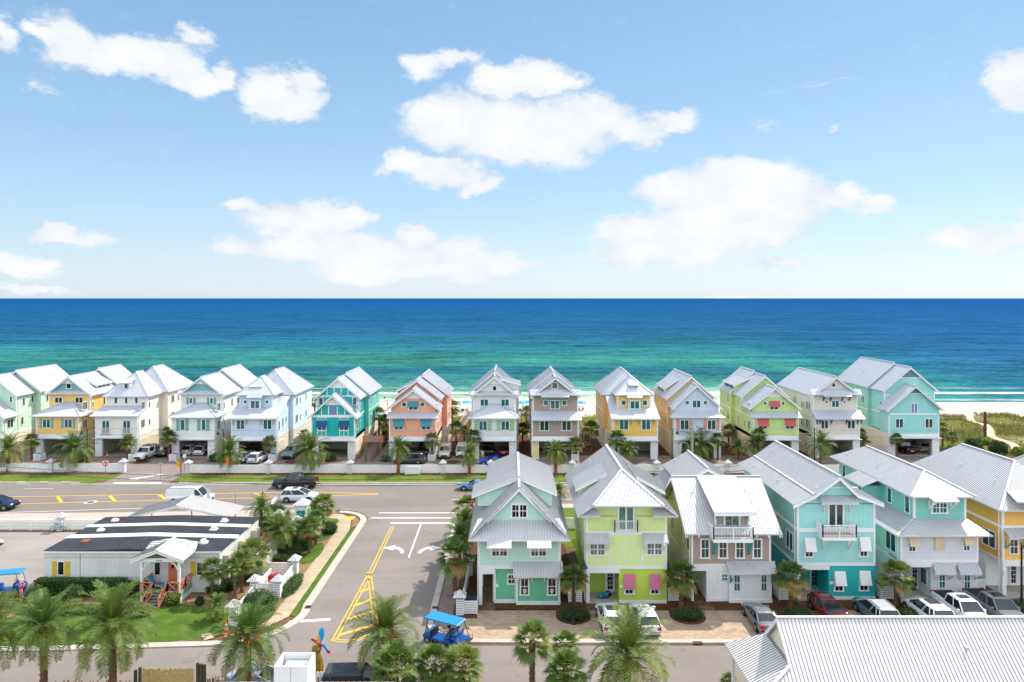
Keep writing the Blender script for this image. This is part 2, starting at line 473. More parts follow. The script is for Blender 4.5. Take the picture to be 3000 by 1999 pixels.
    def gable(s, x0, x1, y0, y1, zb, zr, m, wm=None, slope=0.75, ov=0.5, fo=0.5, bo=0.5, topz=None, gm=None, roof=True, xr=None, name='roof', ribs=.42):
        """walled volume under a gable roof whose ridge runs front to back. zb bottom, zr ridge"""
        xc = (x0 + x1) / 2 if xr is None else xr
        zl = zr - slope * (xc - x0) - .16; zrr = zr - slope * (x1 - xc) - .16
        s.mb('wall', m).prism([(x0, zb), (x1, zb), (x1, zrr), (xc, zr - .16), (x0, zl)], 'y', y0, y1)
        if gm and topz:
            k = (zr - .2 - topz) / slope
            s.n += 1; s.mb('gable_panel', gm, s.n).prism([(xc - k, topz), (xc + k, topz), (xc, zr - .2)], 'y', y0 - .03, y0 - .002)
        ex0, ex1 = x0 - ov, x1 + ov; ze0 = zr - slope * (xc - ex0); ze1 = zr - slope * (ex1 - xc)
        Y0, Y1 = y0 - fo, y1 + bo
        s.roof([[(ex0, Y1, ze0), (ex0, Y0, ze0), (xc, Y0, zr), (xc, Y1, zr)], [(ex1, Y0, ze1), (ex1, Y1, ze1), (xc, Y1, zr), (xc, Y0, zr)]],
               name=name, caps=[((xc, Y0, zr), (xc, Y1, zr))], rib=ribs)
        s.fascia([(ex0, ze0 - .10), (xc, zr - .10), (ex1, ze1 - .10)], Y0 + .01)
        s.fascia([(ex0, ze0 - .10), (xc, zr - .10), (ex1, ze1 - .10)], Y1 - .07)
        return xc, ze0, ze1
    def hip(s, x0, x1, y0, y1, zb, ze, zr, m, ov=0.5, front=2.6, back=2.6, name='roof', fo=None):
        """walled volume under a hipped roof (ridge front to back); front/back = hip run, 0 = gable end"""
        xc = (x0 + x1) / 2; s.mb('wall', m).box(x0, x1, y0, y1, zb, ze - .02)
        a0, a1, b0, b1 = x0 - ov, x1 + ov, y0 - (ov if fo is None else fo), y1 + ov
        rf, rb = b0 + front, b1 - back
        F = [[(a0, b1, ze), (a0, b0, ze), (xc, rf, zr), (xc, rb, zr)], [(a1, b0, ze), (a1, b1, ze), (xc, rb, zr), (xc, rf, zr)]]
        if front: F.append([(a0, b0, ze), (a1, b0, ze), (xc, rf, zr)])
        if back: F.append([(a1, b1, ze), (a0, b1, ze), (xc, rb, zr)])
        caps = [((xc, rf, zr), (xc, rb, zr))]
        if front: caps += [((a0, b0, ze), (xc, rf, zr)), ((a1, b0, ze), (xc, rf, zr))]
        if back: caps += [((a0, b1, ze), (xc, rb, zr)), ((a1, b1, ze), (xc, rb, zr))]
        s.roof(F, name=name, caps=caps)
    def pent(s, x0, x1, yw, out, zw, ze, name='porch_roof', hl=0.0, hr=0.0, m=None):
        """lean-to roof on the front: top edge at wall (yw, zw), eave at (yw-out, ze); hl/hr = hipped ends"""
        ye = yw - out
        F = [[(x0, ye, ze), (x1, ye, ze), (x1 - hr, yw, zw), (x0 + hl, yw, zw)]]
        if hl: F.append([(x0, yw, ze), (x0, ye, ze), (x0 + hl, yw, zw)])
        if hr: F.append([(x1, ye, ze), (x1, yw, ze), (x1 - hr, yw, zw)])
        return s.roof(F, name=name, m=m)
    def hipporch(s, x0, x1, y0, y1, ze, xp0, xp1, zp, ov=.5, name='porch_roof'):
        """low hipped roof over the projecting lower storey, dying into the wall behind at y1"""
        a0, a1, b0 = x0 - ov, x1 + ov, y0 - ov
        s.roof([[(a0, b0, ze), (a1, b0, ze), (xp1, y1, zp), (xp0, y1, zp)], [(a0, y1, ze), (a0, b0, ze), (xp0, y1, zp)], [(a1, b0, ze), (a1, y1, ze), (xp1, y1, zp)]],
               name=name, caps=[((a0, b0, ze), (xp0, y1, zp)), ((a1, b0, ze), (xp1, y1, zp))])
    def truss(s, xc, y, zt, w, h):
        mb = MB(s.org); z0 = zt - h
        mb.bar((xc - w / 2, y, z0), (xc + w / 2, y, z0), .06, .1); mb.bar((xc, y, z0), (xc, y, zt), .06, .09)
        for k in (-1, 1):
            mb.bar((xc, y, z0), (xc + k * w * .33, y, zt - h * .55), .05, .08); mb.bar((xc, y, z0), (xc + k * w * .16, y, zt - h * .25), .05, .08)
        mb.build('gable_truss', M_WHITE, s.root)
    def garage(s, x0, x1, y0, dep, z1, pl, pr, side, pierm=None, backm=None, open_side=None, hdr=0.78, zt=None, backd=8.5, ledge=True):
        """open ground floor: piers, header, side walls and back wall with louvres"""
        pm = pierm or M_WSID; zt = zt or z1 - hdr
        for a, b in ((x0, x0 + pl), (x1 - pr, x1)):
            s.n += 1; s.mb('pier', pm, s.n).box(a, b, y0, y0 + .5, 0, zt); t = s.mb('pier_trim', M_WHITE, s.n)
            t.box(a - .02, b + .02, y0 - .03, y0 + .02, 0, .22)
            t.box(a - .02, a + .1, y0 - .03, y0 + .02, .22, zt); t.box(b - .1, b + .02, y0 - .03, y0 + .02, .22, zt)
        s.mb('ground_floor_wall', side, 1).box(x0, x0 + .2, y0 + .5, y0 + dep, 0, z1); s.mb('ground_floor_wall', side, 2).box(x1 - .2, x1, y0 + .5, y0 + dep, 0, z1)
        s.mb('garage_back_wall', backm or side).box(x0 + .2, x1 - .2, y0 + backd, y0 + backd + .2, 0, z1)
        s.mb('header', M_WHITE).box(x0 - .01, x1 + .01, y0 - .02, y0 + .35, zt, z1)
        s.mb('garage_ceiling', M_WHITE).box(x0 + .2, x1 - .2, y0 + .35, y0 + backd, z1 - .25, z1 - .1)
        if ledge: s.mb('ledge_roof', M_ROOF).box(x0 - .25, x1 + .25, y0 - .5, y0 - .02, zt + .02, zt + .09)
        s.mb('garage_floor', M_CONC).box(x0 + .2, x1 - .2, y0 + .1, y0 + backd, -.02, .02)
    def louvers(s, face, d, a0, a1, z0, z1, m=None):
        mb = MB(s.org); s.fb(mb, face, d, a0, a1, z1 - .1, z1, 0, .05); s.fb(mb, face, d, a0, a1, z0, z0 + .1, 0, .05)
        s.fb(mb, face, d, a0, a0 + .1, z0 + .1, z1 - .1, 0, .05); s.fb(mb, face, d, a1 - .1, a1, z0 + .1, z1 - .1, 0, .05)
        k = z0 + .14
        while k < z1 - .14:
            s.fb(mb, face, d, a0 + .1, a1 - .1, k, k + .07, .005, .035); k += .12
        return mb.build('louver_panel', m or M_CREAM, s.root)
    def sidewins(s, face, x, spec):
        for (y0, w, z0, z1) in spec: s.win(face, x, y0, y0 + w, z0, z1, n=(2 if w > 1 else 1), tr=.08, glass=M_GLASS)
    def vents(s, pts):
        for p in pts:
            MB(s.org).lathe(p, [(.0001, -.3), (.05, -.3), (.05, .22), (.09, .22), (.09, .3), (.0001, .32)], 8).build('vent_pipe', M_ROOFG, s.root)
    def door(s, face, d, a0, a1, z0, z1, m, lites=True, glass=None):
        f = MB(s.org); B = lambda mb, *a: s.fb(mb, face, d, *a)
        B(f, a0, a1, z0, z1, 0, .05)
        o = f.build('door', m, s.root)
        t = MB(s.org); B(t, a0 - .1, a0, z0, z1 + .1, 0, .07); B(t, a1, a1 + .1, z0, z1 + .1, 0, .07); B(t, a0, a1, z1, z1 + .1, 0, .07)
        t.build('door_frame', M_WHITE, o)
        if lites:
            g = MB(s.org); w = (a1 - a0)
            for i in range(2):
                for j in range(5):
                    B(g, a0 + w * (.16 + .36 * i), a0 + w * (.48 + .36 * i), z0 + (z1 - z0) * (.1 + .17 * j), z0 + (z1 - z0) * (.25 + .17 * j), .05, .056)
            g.build('door_glass', glass or M_BLACKG, o)
        h = MB(s.org); B(h, a0 + .07, a0 + .12, z0 + .95, z0 + 1.15, .05, .1); h.build('handle', M_DARK, o)
        return o
    def balcony(s, x0, x1, d, out, zf, h=1.0, slab=True, fm=None):
        if slab:
            mb = MB(s.org); mb.box(x0, x1, d - out, d, zf - .32, zf - .02); mb.build('balcony_floor', M_WHITE, s.root)
            MB(s.org).box(x0 + .06, x1 - .06, d - out + .06, d - .01, zf - .018, zf + .01).build('balcony_deck', fm or mat('redwood_deck', (150, 95, 70)), s.root)
        r = MB(s.org); w = .05; yo = d - out
        runs = [((x0, yo), (x1, yo)), ((x0, yo), (x0, d)), ((x1, yo), (x1, d))]
        for (a, b) in runs:
            A = Vector((*a, zf)); B = Vector((*b, zf)); L = (B - A).length
            if L < .3: continue
            for z in (.1, h): r.bar(A + Vector((0, 0, z)), B + Vector((0, 0, z)), .07, .06)
            n = max(2, int(L / .13))
            for k in range(n + 1):
                p = A.lerp(B, k / n); r.bar(p + Vector((0, 0, .1)), p + Vector((0, 0, h)), .03)
            for e in (A, B, A.lerp(B, .5)): r.bar(e, e + Vector((0, 0, h + .06)), .08)
        r.build('railing', M_WHITE, s.root)
    def sheddormer(s, side, xin, xout, y0, y1, zin, zout, zb, m, wins=2, ov=.35):
        """shed dormer on a side slope: roof falls from (xin, zin) near the ridge to (xout, zout)"""
        sg = -1 if side == 'L' else 1
        mb = MB(s.org)
        mb.prism([(xin, zb - .8), (xout, zb), (xout, zout - .14), (xin, zin - .14)], 'y', y0, y1)
        o = mb.build('dormer', m, s.root)
        e = sg * ov; sl = (zout - zin) / (xout - xin)
        rm = MB(s.org)
        roof_face(rm, [(xout + e, y0 - ov, zout + sl * e), (xout + e, y1 + ov, zout + sl * e), (xin, y1 + ov, zin), (xin, y0 - ov, zin)])
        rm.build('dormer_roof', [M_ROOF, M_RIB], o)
        fm = MB(s.org)
        fm.prism([(xin, zin - .3), (xout + e, zout + sl * e - .3), (xout + e, zout + sl * e - .1), (xin, zin - .1)], 'y', y0 - ov - .04, y0 - ov + .02)
        fm.build('dormer_fascia', M_WHITE, o)
        if wins and zout - .3 - zb > .4:
            f = MB(s.org); g = MB(s.org); L = (y1 - y0 - .5) / wins; face = side
            for k in range(wins):
                a = y0 + .25 + L * k
                s.fb(f, face, xout, a + .05, a + L - .05, zb + .08, zout - .3, .001, .04); s.fb(g, face, xout, a + .14, a + L - .14, zb + .16, zout - .38, .04, .048)
            f.build('dormer_window', M_WHITE, o); g.build('dormer_pane', M_GLASS, o)
        return o
    def bay_dormer(s, c, d, x0, x1, y0, y1, roofpts_d, m, glass=None):
        """small box dormer on a front hip, with its window and a lean-to roof"""
        a0, a1, zb, zt = c.X(x0, d), c.X(x1, d), c.Z(y1, d), c.Z(y0, d)
        mb = MB(s.org); mb.prism([(d, zb - .1), (d + roofpts_d, zb + .3), (d + roofpts_d, zt + .45), (d, zt)], 'x', a0, a1)
        o = mb.build('dormer', m, s.root)
        rm = MB(s.org); roof_face(rm, [(a0 - .3, d - .4, zt - .02), (a1 + .3, d - .4, zt - .02), (a1 + .3, d + roofpts_d, zt + .68), (a0 - .3, d + roofpts_d, zt + .68)])
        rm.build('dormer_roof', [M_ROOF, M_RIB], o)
        w = (a1 - a0) * .28; f = MB(s.org); f.box((a0 + a1) / 2 - w, (a0 + a1) / 2 + w, d - .05, d - .001, zb + .1, zt - .14)
        f.build('dormer_window', M_WHITE, o)
        g = MB(s.org); g.box((a0 + a1) / 2 - w + .1, (a0 + a1) / 2 + w - .1, d - .06, d - .05, zb + .2, zt - .24)
        g.build('dormer_pane', glass or M_GLASS2, o)
# ------------------------------------------------------------------ houses along the beach
def beach_house_common(h, x0, x1, y0, ext, side_face, side_m, low, rear_y, y_end, zr=13.95, ze=9.9, xw=None, m=None, hipped=False):
    pass

ZG = 3.85   # top of the ground floor header
def side_storeys(h, face, x, y0, y1, m, rear=None):
    """windows and bands of the long side walls"""
    L = y1 - y0
    spec = []
    for zz in (4.6, 7.7):
        k = y0 + 1.0
        i = 0
        while k < y1 - 1.0:
            w = 1.25 if i % 3 == 0 else .62
            spec.append((k, w, zz, zz + (1.45 if i % 2 == 0 else 1.15))); k += 2.5 + (i % 2) * .9; i += 1
    h.sidewins(face, x, spec)
    h.sband(face, x, y0, y1, 6.75, 6.95); h.sband(face, x, y0, y1, ZG - .5, ZG)

def ground_side(h, face, x, y0, y1, m=None):
    k = y0 + .8
    while k + 3 < y1:
        h.louvers(face, x, k, k + 2.6, .5, 2.7, m); k += 3.2

# --- 1 mint green, cut by the left edge
h = House('beach_house', 'mint green three-gabled beach house cut off by the left edge of the picture', -90, 116.4)
mint = paint('mint_siding', (186, 226, 196)); mint2 = paint('pale_mint_front', (178, 222, 205), 'v')
x1 = -86.8; x0 = -94.6; y0 = 116.4
h.garage(x0, x1, y0, 18, ZG, 1.1, 1.1, M_CREAM)
h.gable(x0, x1, y0, 119.6, ZG, 10.1, mint, slope=.78, bo=0, ov=.6)
h.gable(x0, x1, 119.6, 124.2, ZG, 13.5, mint, slope=.82, bo=0, ov=.45)
h.gable(x0 + .4, x1 + 1.1, 124.2, 134.2, ZG, 13.95, mint, slope=.82, ov=.45)
h.wall(x0 + 1, x1 + 1.1, 124.2, 134.2, 0, ZG - .002, M_CREAM, 'ground_floor_wall')
h.corners(x0, x1, 119.57, 7, 9.9); h.corners(x0, x1, y0, ZG, 6.8)
h.cw(CA, 119.6, 108, 148, 472, 548, n=1); h.sidewins('R', x1, [(117.3, 1.5, 4.6, 6.1), (120.6, .7, 4.6, 6.0), (121.0, .65, 7.9, 9.3), (123.2, .65, 8.1, 9.5)])
h.sidewins('R', x1 + 1.1, [(125.5, .65, 8.0, 9.4), (129, .65, 8.0, 9.4), (128, .65, 4.8, 6.2)])
h.sband('R', x1, y0, 124.2, 6.75, 6.95); h.sband('R', x1 + 1.1, 124.2, 134, 6.75, 6.95); h.sband('R', x1, y0, 124.2, ZG - .6, ZG)
ground_side(h, 'R', x1, y0, 124)
h.win('F', y0, -88.9, -87.5, 4.6, 6.0); h.win('F', y0, -93.5, -92.1, 4.6, 6.0)
h.vents([(-88, 127, 12.6), (-87.8, 130, 12.4)])
h.finish()

def hip_porch_house(name, label, c, cx0, cx1, y0, wallm, shutm, gabm, frontm, d1=3.2, apex_y=None, ridge=13.4, rear=127.8, yend=134.2, side='R', side_ext=1.1,
                    c2=None, win2=(), win3=(), gw=None, sh2=(), sh3=(), sidem=None, pierm=None, zr2=13.95, slope=.82, rear_both=False, pw=(1.1, 1.1)):
    x0 = c[0].X(cx0, y0); x1 = c[1].X(cx1, y0)
    h = House(name, label, (x0 + x1) / 2, y0)
    sm = sidem or wallm
    h.garage(x0, x1, y0, yend - y0, ZG, pw[0], pw[1], M_CREAM, pierm=pierm)
    h.wall(x0, x1, y0, y0 + d1, ZG, 6.95, frontm); ya = y0 + d1
    xc = (x0 + x1) / 2
    h.hipporch(x0, x1, y0, ya, 6.98, xc - .5, xc + .5, 8.9, ov=.75)
    zw = ridge - slope * (x1 - x0) / 2 - .16
    # third storey and main gable
    h.gable(x0, x1, ya, rear, ZG, ridge, wallm, slope=slope, bo=0, ov=.5, fo=.55, gm=gabm, topz=zw + .55)
    h.pent(x0 - .45, x1 + .45, ya, .65, zw + .62, zw + .1, name='gable_pent_roof')
    h.truss(xc, ya - .5, ridge - .35, 1.9, .85)
    if rear_both: rx0, rx1 = x0 - side_ext, x1 + side_ext
    elif side == 'R': rx0, rx1 = x0, x1 + side_ext
    else: rx0, rx1 = x0 - side_ext, x1
    h.gable(rx0, rx1, rear, yend, ZG, zr2, sm, slope=slope, ov=.45, fo=.4, xr=xc + (rx0 + rx1 - x0 - x1) / 4)
    h.wall(rx0 + .01, rx1 - .01, rear + .01, yend, 0, ZG, M_CREAM, 'ground_floor_wall')
    h.corners(x0, x1, y0, ZG, 6.9); h.corners(x0, x1, ya, 7.1, zw)
    return h, x0, x1, ya, xc, rx0, rx1

teal = paint('teal_trim', (110, 176, 176), 'v'); yel = paint('yellow_siding', (243, 196, 104), 'v'); yels = paint('golden_side_siding', (240, 180, 84))
h, x0, x1, ya, xc, r0, r1 = hip_porch_house('beach_house', 'yellow beach house with teal gable and teal shutters, beside the cream hip-roofed one', (CA, CA), 415, 905, 116.4, yel, teal, teal, yel)
d = 116.4
for a, b in ((487, 583), (737, 833)): h.cw(CA, d, a, b, 735, 840)
for a, b in ((455, 487), (583, 613), (705, 735), (833, 862)): h.shutter(CA, d, a, b, 732, 843, teal)
for a, b in ((628, 720), (862, 958)): h.cw(CA, ya, a, b, 483, 555, glass=M_GLASS)
h.cw(CA, ya - .03, 762, 822, 326, 390, n=1, glass=M_BLACKG)
side_storeys(h, 'R', x1, d, 127.8, yels); ground_side(h, 'R', x1, d, 127)
h.sheddormer('R', xc + .3, x1 - .6, 122.4, 126.6, 13.0, 11.6, 10.6, paint('teal_dormer', (120, 186, 186)), wins=3)
h.finish()

# --- 3 cream, hipped, shed front roof
crm = paint('cream_siding', (228, 222, 212)); crs = paint('warm_cream_siding', (240, 226, 205)); tan = paint('tan_band', (190, 172, 155))
d = 116.6; x0, x1 = CA.X(1095, d), CA.X(1580, d)
h = House('beach_house', 'cream beach house with hipped metal roof, small front dormer and two french balconies', (x0 + x1) / 2, d)
h.garage(x0, x1, d, 18, ZG, 1.1, 1.1, M_CREAM)
h.wall(x0, x1, d, 119.7, ZG, 6.9, crm)
ya = 119.7
h.roof([[(x0 - .6, d - .6, 6.95), (x1 + .25, d - .6, 6.95), (x1 + .25, ya, 8.15), (x0 - .6, ya, 8.15)]], name='porch_roof')
h.mb('wall', crm).prism([(d, 6.9), (ya, 6.9), (ya, 7.95)], 'x', x0, x1)
h.hip(x0, x1, ya, 124.5, ZG, 9.85, 13.8, crm, ov=.5, front=3.6, back=0)
h.hip(x0, x1 + 1.2, 124.5, 134.6, ZG, 10.0, 14.3, crs, ov=.45, front=3.4, back=4.0, name='rear_roof')
h.wall(x0 + 1, x1 + 1.2, 124.5, 134.6, 0, ZG, M_CREAM, 'ground_floor_wall')
h.bay_dormer(CA, 120.4, 1405, 1495, 318, 415, 1.6, crm, mat('blue_dormer_glass', (40, 110, 150), rough=.08))
for a, b in ((1313, 1352), (1432, 1470), (1549, 1587)): h.cw(CA, ya, a, b, 484, 560, n=1, tr=.07)
for a, b in ((1170, 1262), (1410, 1502)):
    h.cw(CA, d, a, b, 750, 905)
    r = MB(h.org); X0, X1 = CA.X(a, d), CA.X(b, d); zb, zt = CA.Z(903, d), CA.Z(838, d)
    r.box(X0, X1, d - .16, d - .1, zt - .05, zt); r.box(X0, X1, d - .16, d - .1, zb, zb + .05)
    for k in range(13): r.box(X0 + (X1 - X0) * k / 12 - .015, X0 + (X1 - X0) * k / 12 + .015, d - .15, d - .12, zb, zt)
    r.build('railing', M_WHITE, h.root)
    h.band(X0 - .25, X1 + .25, d, CA.Z(925, d), CA.Z(905, d), m=tan)
h.corners(x0, x1, d, ZG, 6.9); h.corners(x0, x1, ya, 8, 9.7)
side_storeys(h, 'R', x1, d, 124.3, crs); side_storeys(h, 'R', x1 + 1.2, 124.6, 134, crs); ground_side(h, 'R', x1, d, 124)
h.vents([(-65.5, 121.5, 12.2), (-64.8, 127, 12.8), (-64.2, 129, 12.6)])
h.finish()

# --- 4 pale cream with teal shutters
pc = paint('pale_greenish_cream', (220, 226, 214)); pcs = paint('cream_board_siding', (228, 222, 186), 'v')
h, x0, x1, ya, xc, r0, r1 = hip_porch_house('beach_house', 'pale cream beach house with teal shutters, right of the cream hip-roofed one', (CA, CB), 1975, 110, 115.3, pc, teal, teal, pc, sidem=pcs, rear=126.5, slope=.8)
d = 115.3
h.cw(CA, d, 2068, 2126, 740, 868, n=1); h.win('F', d, PX(590, d), PX(603.5, d), CA.Z(868, d), CA.Z(740, d), n=1)
for a, b in ((2027, 2065), (2129, 2168), (2265, 2303)): h.shutter(CA, d, a, b, 740, 870, teal)
h.shutter(CB, d, 15, 55, 742, 873, teal)
h.cw(CA, ya, 2172, 2215, 490, 563, n=1); h.cw(CB, ya, 58, 97, 492, 566, n=1)
for a, b in ((2140, 2170), (2218, 2248)): h.shutter(CA, ya, a, b, 488, 566, teal)
for a, b in ((25, 54), (100, 130)): h.shutter(CB, ya, a, b, 490, 567, teal)
side_storeys(h, 'R', x1, d, 126, pcs); ground_side(h, 'R', x1, d, 126)
h.vents([(-53, 128, 12.6), (-52.3, 125, 12), (-51.8, 127, 11.6)])
h.finish()

# --- 5 and 10: dormered houses (light blue, golden yellow)
def dormered(label, c, fx0, fx1, d, m, sm, side, bx0, bx1, w2, brk, bm, sq, bay, cen, dorm, dormglass, piers, pierm, backm=None, bcol=None):
    x0, x1 = c.X(fx0, d), c.X(fx1, d); sg = 1 if side == 'R' else -1
    h = House('beach_house', label, (x0 + x1) / 2, d)
    h.garage(x0, x1, d, 18, ZG, 1.2, 1.15, M_CREAM, pierm=pierm, backm=backm)
    zt = 9.95; yb = d + 6.6
    h.mb('wall', m).prism([(d, ZG), (yb, ZG), (yb, zt - .3), (d, 6.92)], 'x', x0, x1)
    h.roof([[(x0 - .35, d - .55, 6.95), (x1 + .35, d - .55, 6.95), (x1 + .35, yb, zt), (x0 - .35, yb, zt)]], name='porch_roof')
    h.fascia([(x0 - .35, 6.9), (x1 + .35, 6.9)], d - .57, h=.16)
    dt = d + 2.7; t0, t1 = c.X(bx0, dt), c.X(bx1, dt); tc = (t0 + t1) / 2
    h.hip(t0, t1, dt, yb, 7.6, c.Z(456, dt), 13.3, m, ov=.55, front=3.2, back=0)
    h.corners(t0, t1, dt, 7.9, c.Z(458, dt))
    db = dt - .55; b0, b1 = c.X(bay[0], db), c.X(bay[1], db)
    h.mb('bay', m).box(b0, b1, db, dt + .05, c.Z(650, db), c.Z(490, db))
    mbt = h.mb('bay_trim', M_WHITE)
    for e in (b0, b1): mbt.box(e - .05, e + .05, db - .03, db + .06, c.Z(650, db), c.Z(490, db))
    mbt.box(b0 - .05, b1 + .05, db - .04, db, c.Z(655, db), c.Z(648, db))
    h.pent(b0 - .35, b1 + .35, dt + .9, 1.95, c.Z(455, dt) + .75, c.Z(485, db), name='bay_roof')
    h.cw(c, db, *cen)
    for q in sq: h.cw(c, dt, *q, n=1)
    for q in w2: h.cw(c, d, *q)
    for q in brk: h.bracket(c.X(q, d), d, 6.8, drop=1.0, out=.5, m=bm, w=.1)
    h.bay_dormer(c, dt + .9, *dorm, 1.2, m, dormglass)
    e0, e1 = (x0, x1 + .7) if side == 'R' else (x0 - .7, x1)
    h.hip(e0, e1, yb, d + 17.6, ZG, zt, 14.05, sm, ov=.45, front=3.0, back=3.8, name='rear_roof')
    h.wall(e0 + .2, e1 - .001, yb, d + 17.6, 0, ZG, M_CREAM, 'ground_floor_wall')
    h.corners(x0, x1, d, ZG, 6.85)
    fx = x1 if side == 'R' else x0
    h.sidewins(side, fx, [(d + .9, .65, 4.6, 6.2), (d + 2.7, .65, 4.8, 6.4), (d + 4.4, .62, 5.4, 6.4)])
    h.sband(side, fx, d, yb, ZG - .5, ZG); ground_side(h, side, fx, d, yb)
    side_storeys(h, side, e1 if side == 'R' else e0, yb + .2, d + 17, sm)
    h.vents([(e1 - 2, yb + 4, 12.2), (e1 - 2.6, yb + 6, 12.9)])
    h.finish(); return h
lb = paint('light_blue_siding', (186, 208, 228)); lbs = paint('pale_blue_side_siding', (206, 230, 240))
pink = mat('pink_bracket_paint', (226, 176, 170)); grn = mat('sage_bracket_paint', (150, 190, 160))
dormered('light blue beach house with dormered hip roof and pink brackets, left of the turquoise one', CB, 305, 825, 114.7, lb, lbs, 'R', 400, 778, [(360, 462, 743, 858), (668, 772, 743, 858)],
         (330, 478, 645, 790), pink, [(443, 487, 516, 563), (692, 736, 516, 563)], (510, 640), (522, 632, 522, 618), (533, 640, 362, 418), mat('pale_blue_shutter', (170, 190, 210)), None, M_WSID)
gy = paint('golden_siding', (238, 190, 84)); gys = paint('golden_shaded_side', (226, 178, 96))  # side colour is the golden paint with the shade of the unlit face mixed in
dormered('golden yellow beach house with dormered hip roof and one aqua pier', CD, 765, 1280, 114.4, gy, gys, 'L', 820, 1197, [(838, 948, 740, 864), (1095, 1201, 740, 864)],
         (815, 977, 1067, 1231), grn, [(858, 918, 516, 582), (1103, 1165, 516, 582)], (950, 1080), (962, 1074, 525, 622), (965, 1048, 345, 422), mat('aqua_glass', (120, 190, 190)), None, M_WSID, backm=gy)

# --- low gable fronted houses: 6 turquoise, 7 orange, 11 blue, 12 lime
def lowgable(label, c, fx0, fx1, d, m, sm, side, zr_low, yo, ridge, dmain, yend, slope_low=.75, slope=.8, gm=None, gtop=None, pent=False, gable_from=None, xc=None, sidegm=None, rear_ext=.7, pierm=None, main_m=None, xcm=None, x0w=None, x1w=None, backm=None):
    x0, x1 = c.X(fx0, d), c.X(fx1, d)
    h = House('beach_house', label, (x0 + x1) / 2, d)
    h.garage(x0, x1, d, yend - d, ZG, 1.15, 1.15, sidegm or M_CREAM, pierm=pierm, backm=backm)
    if pent:
        h.wall(x0, x1, d, dmain, ZG, 6.98, m)
        a, b = x0 + .12, x1 - .12
        h.gable(a, b, d + .9, dmain, 6.9, zr_low, m, slope=slope_low, ov=.75, fo=.7, bo=0, gm=gm, topz=gtop)
        h.pent(x0 - .4, x1 + .4, d + .9, 1.45, 7.75, 7.0)
        for k in (.06, .35, .65, .94): h.bracket(x0 + (x1 - x0) * k, d, 6.85, drop=.4, out=.4, w=.12)
    else:
        h.gable(x0, x1, d, dmain, ZG, zr_low, m, slope=slope_low, ov=.6, fo=.6, bo=0, gm=gm, topz=gtop)
    X0 = x0 if x0w is None else x0w; X1 = x1 if x1w is None else x1w
    h.gable(X0, X1, dmain, dmain + 4.5, ZG, ridge, main_m or m, slope=slope, ov=.5, fo=.45, bo=0)
    e0, e1 = (X0 - (rear_ext if side == 'L' else 0), X1 + (rear_ext if side == 'R' else 0))
    h.gable(e0, e1, dmain + 4.5, yend, ZG, ridge + .35, sm, slope=slope, ov=.45, fo=.3)
    h.wall(e0 + .01, e1 - .01, dmain + 4.5, yend, 0, ZG, M_CREAM, 'ground_floor_wall')
    h.corners(x0, x1, d, ZG, 6.9); h.corners(X0, X1, dmain, 7.5, ridge - slope * (X1 - X0) / 2 - .2)
    fx = X1 if side == 'R' else X0
    h.sband(side, fx, d, dmain + 4.5, ZG - .5, ZG); side_storeys(h, side, fx, d + .3, dmain + 4.5, sm)
    side_storeys(h, side, e1 if side == 'R' else e0, dmain + 4.6, yend - .5, sm); ground_side(h, side, fx, d, dmain + 4)
    return h, x0, x1, (X0 + X1) / 2

# 6 turquoise
tq = paint('turquoise_siding', (0, 176, 172), None, k=.95); tqs = paint('turquoise_sunlit_side', (84, 200, 184)); navy = mat('navy_awning', (20, 84, 138))  # side colour is the same turquoise with the sunlit tone painted in
wg = paint('white_gable_board', (226, 228, 226), 'v')
h, x0, x1, xc = lowgable('turquoise beach house with white half-timber strips and navy window awnings', CB, 1225, 1722, 114.4, tq, tqs, 'R', 10.85, 0, 13.3, 117.6, 132, slope_low=.92, slope=.86, gm=wg, gtop=9.15)
d = 114.4
# tudor strips
mb = h.mb('timber_strip', M_WHITE)
for x in (1340, 1422, 1522, 1608):
    z1 = min(CB.Z(590, d), 10.6 - .92 * abs(CB.X(x, d) - xc) - .2); mb.box(CB.X(x, d) - .07, CB.X(x, d) + .07, d - .045, d - .002, CB.Z(688, d), z1)
mb.box(x0 + .05, x1 - .05, d - .05, d - .002, CB.Z(718, d), CB.Z(690, d)); mb.box(xc - 1.75, xc + 1.75, d - .05, d - .032, 9.1, 9.25)
dm = 117.6
for x in (1405, 1486, 1566, 1645):
    mb.box(CB.X(x, dm) - .07, CB.X(x, dm) + .07, dm - .045, dm - .002, CB.Z(470, dm), CB.Z(382, dm))
mb.box(x0 + .3, x1 - .3, dm - .05, dm - .002, CB.Z(480, dm), CB.Z(466, dm)); mb.box(xc - 1.9, xc + 1.9, dm - .052, dm - .002, CB.Z(380, dm), CB.Z(372, dm))
h.mb('gable_panel', wg, 9).prism([(xc - 1.9, CB.Z(378, dm)), (xc + 1.9, CB.Z(378, dm)), (xc, CB.Z(378, dm) + 1.63)], 'y', dm - .04, dm - .002)
MB(h.org).box(CB.X(1430, d), CB.X(1514, d), d - .06, d - .002, CB.Z(686, d), CB.Z(592, d)).build('attic_window', mat('grey_blue_glass', (120, 150, 190), rough=.1), h.root)
h.cw(CB, dm, 1306, 1362, 486, 578, n=1); h.cw(CB, dm, 1693, 1751, 486, 580, n=1)
for a, b in ((1290, 1398), (1545, 1652)):
    h.cw(CB, d, a, b, 770, 937, n=2); h.cw(CB, d, a, b, 722, 750, n=1, glass=tq, tr=.06)
    h.band(CB.X(a, d), CB.X(b, d), d, CB.Z(878, d), CB.Z(862, d), o=.07); h.band(CB.X(a + 6, d), CB.X(b - 6, d), d, CB.Z(930, d), CB.Z(879, d), o=.05, m=tq, name='panel')
    h.awn(CB, d, a - 2, b + 4, 756, 836, navy, out=.6)
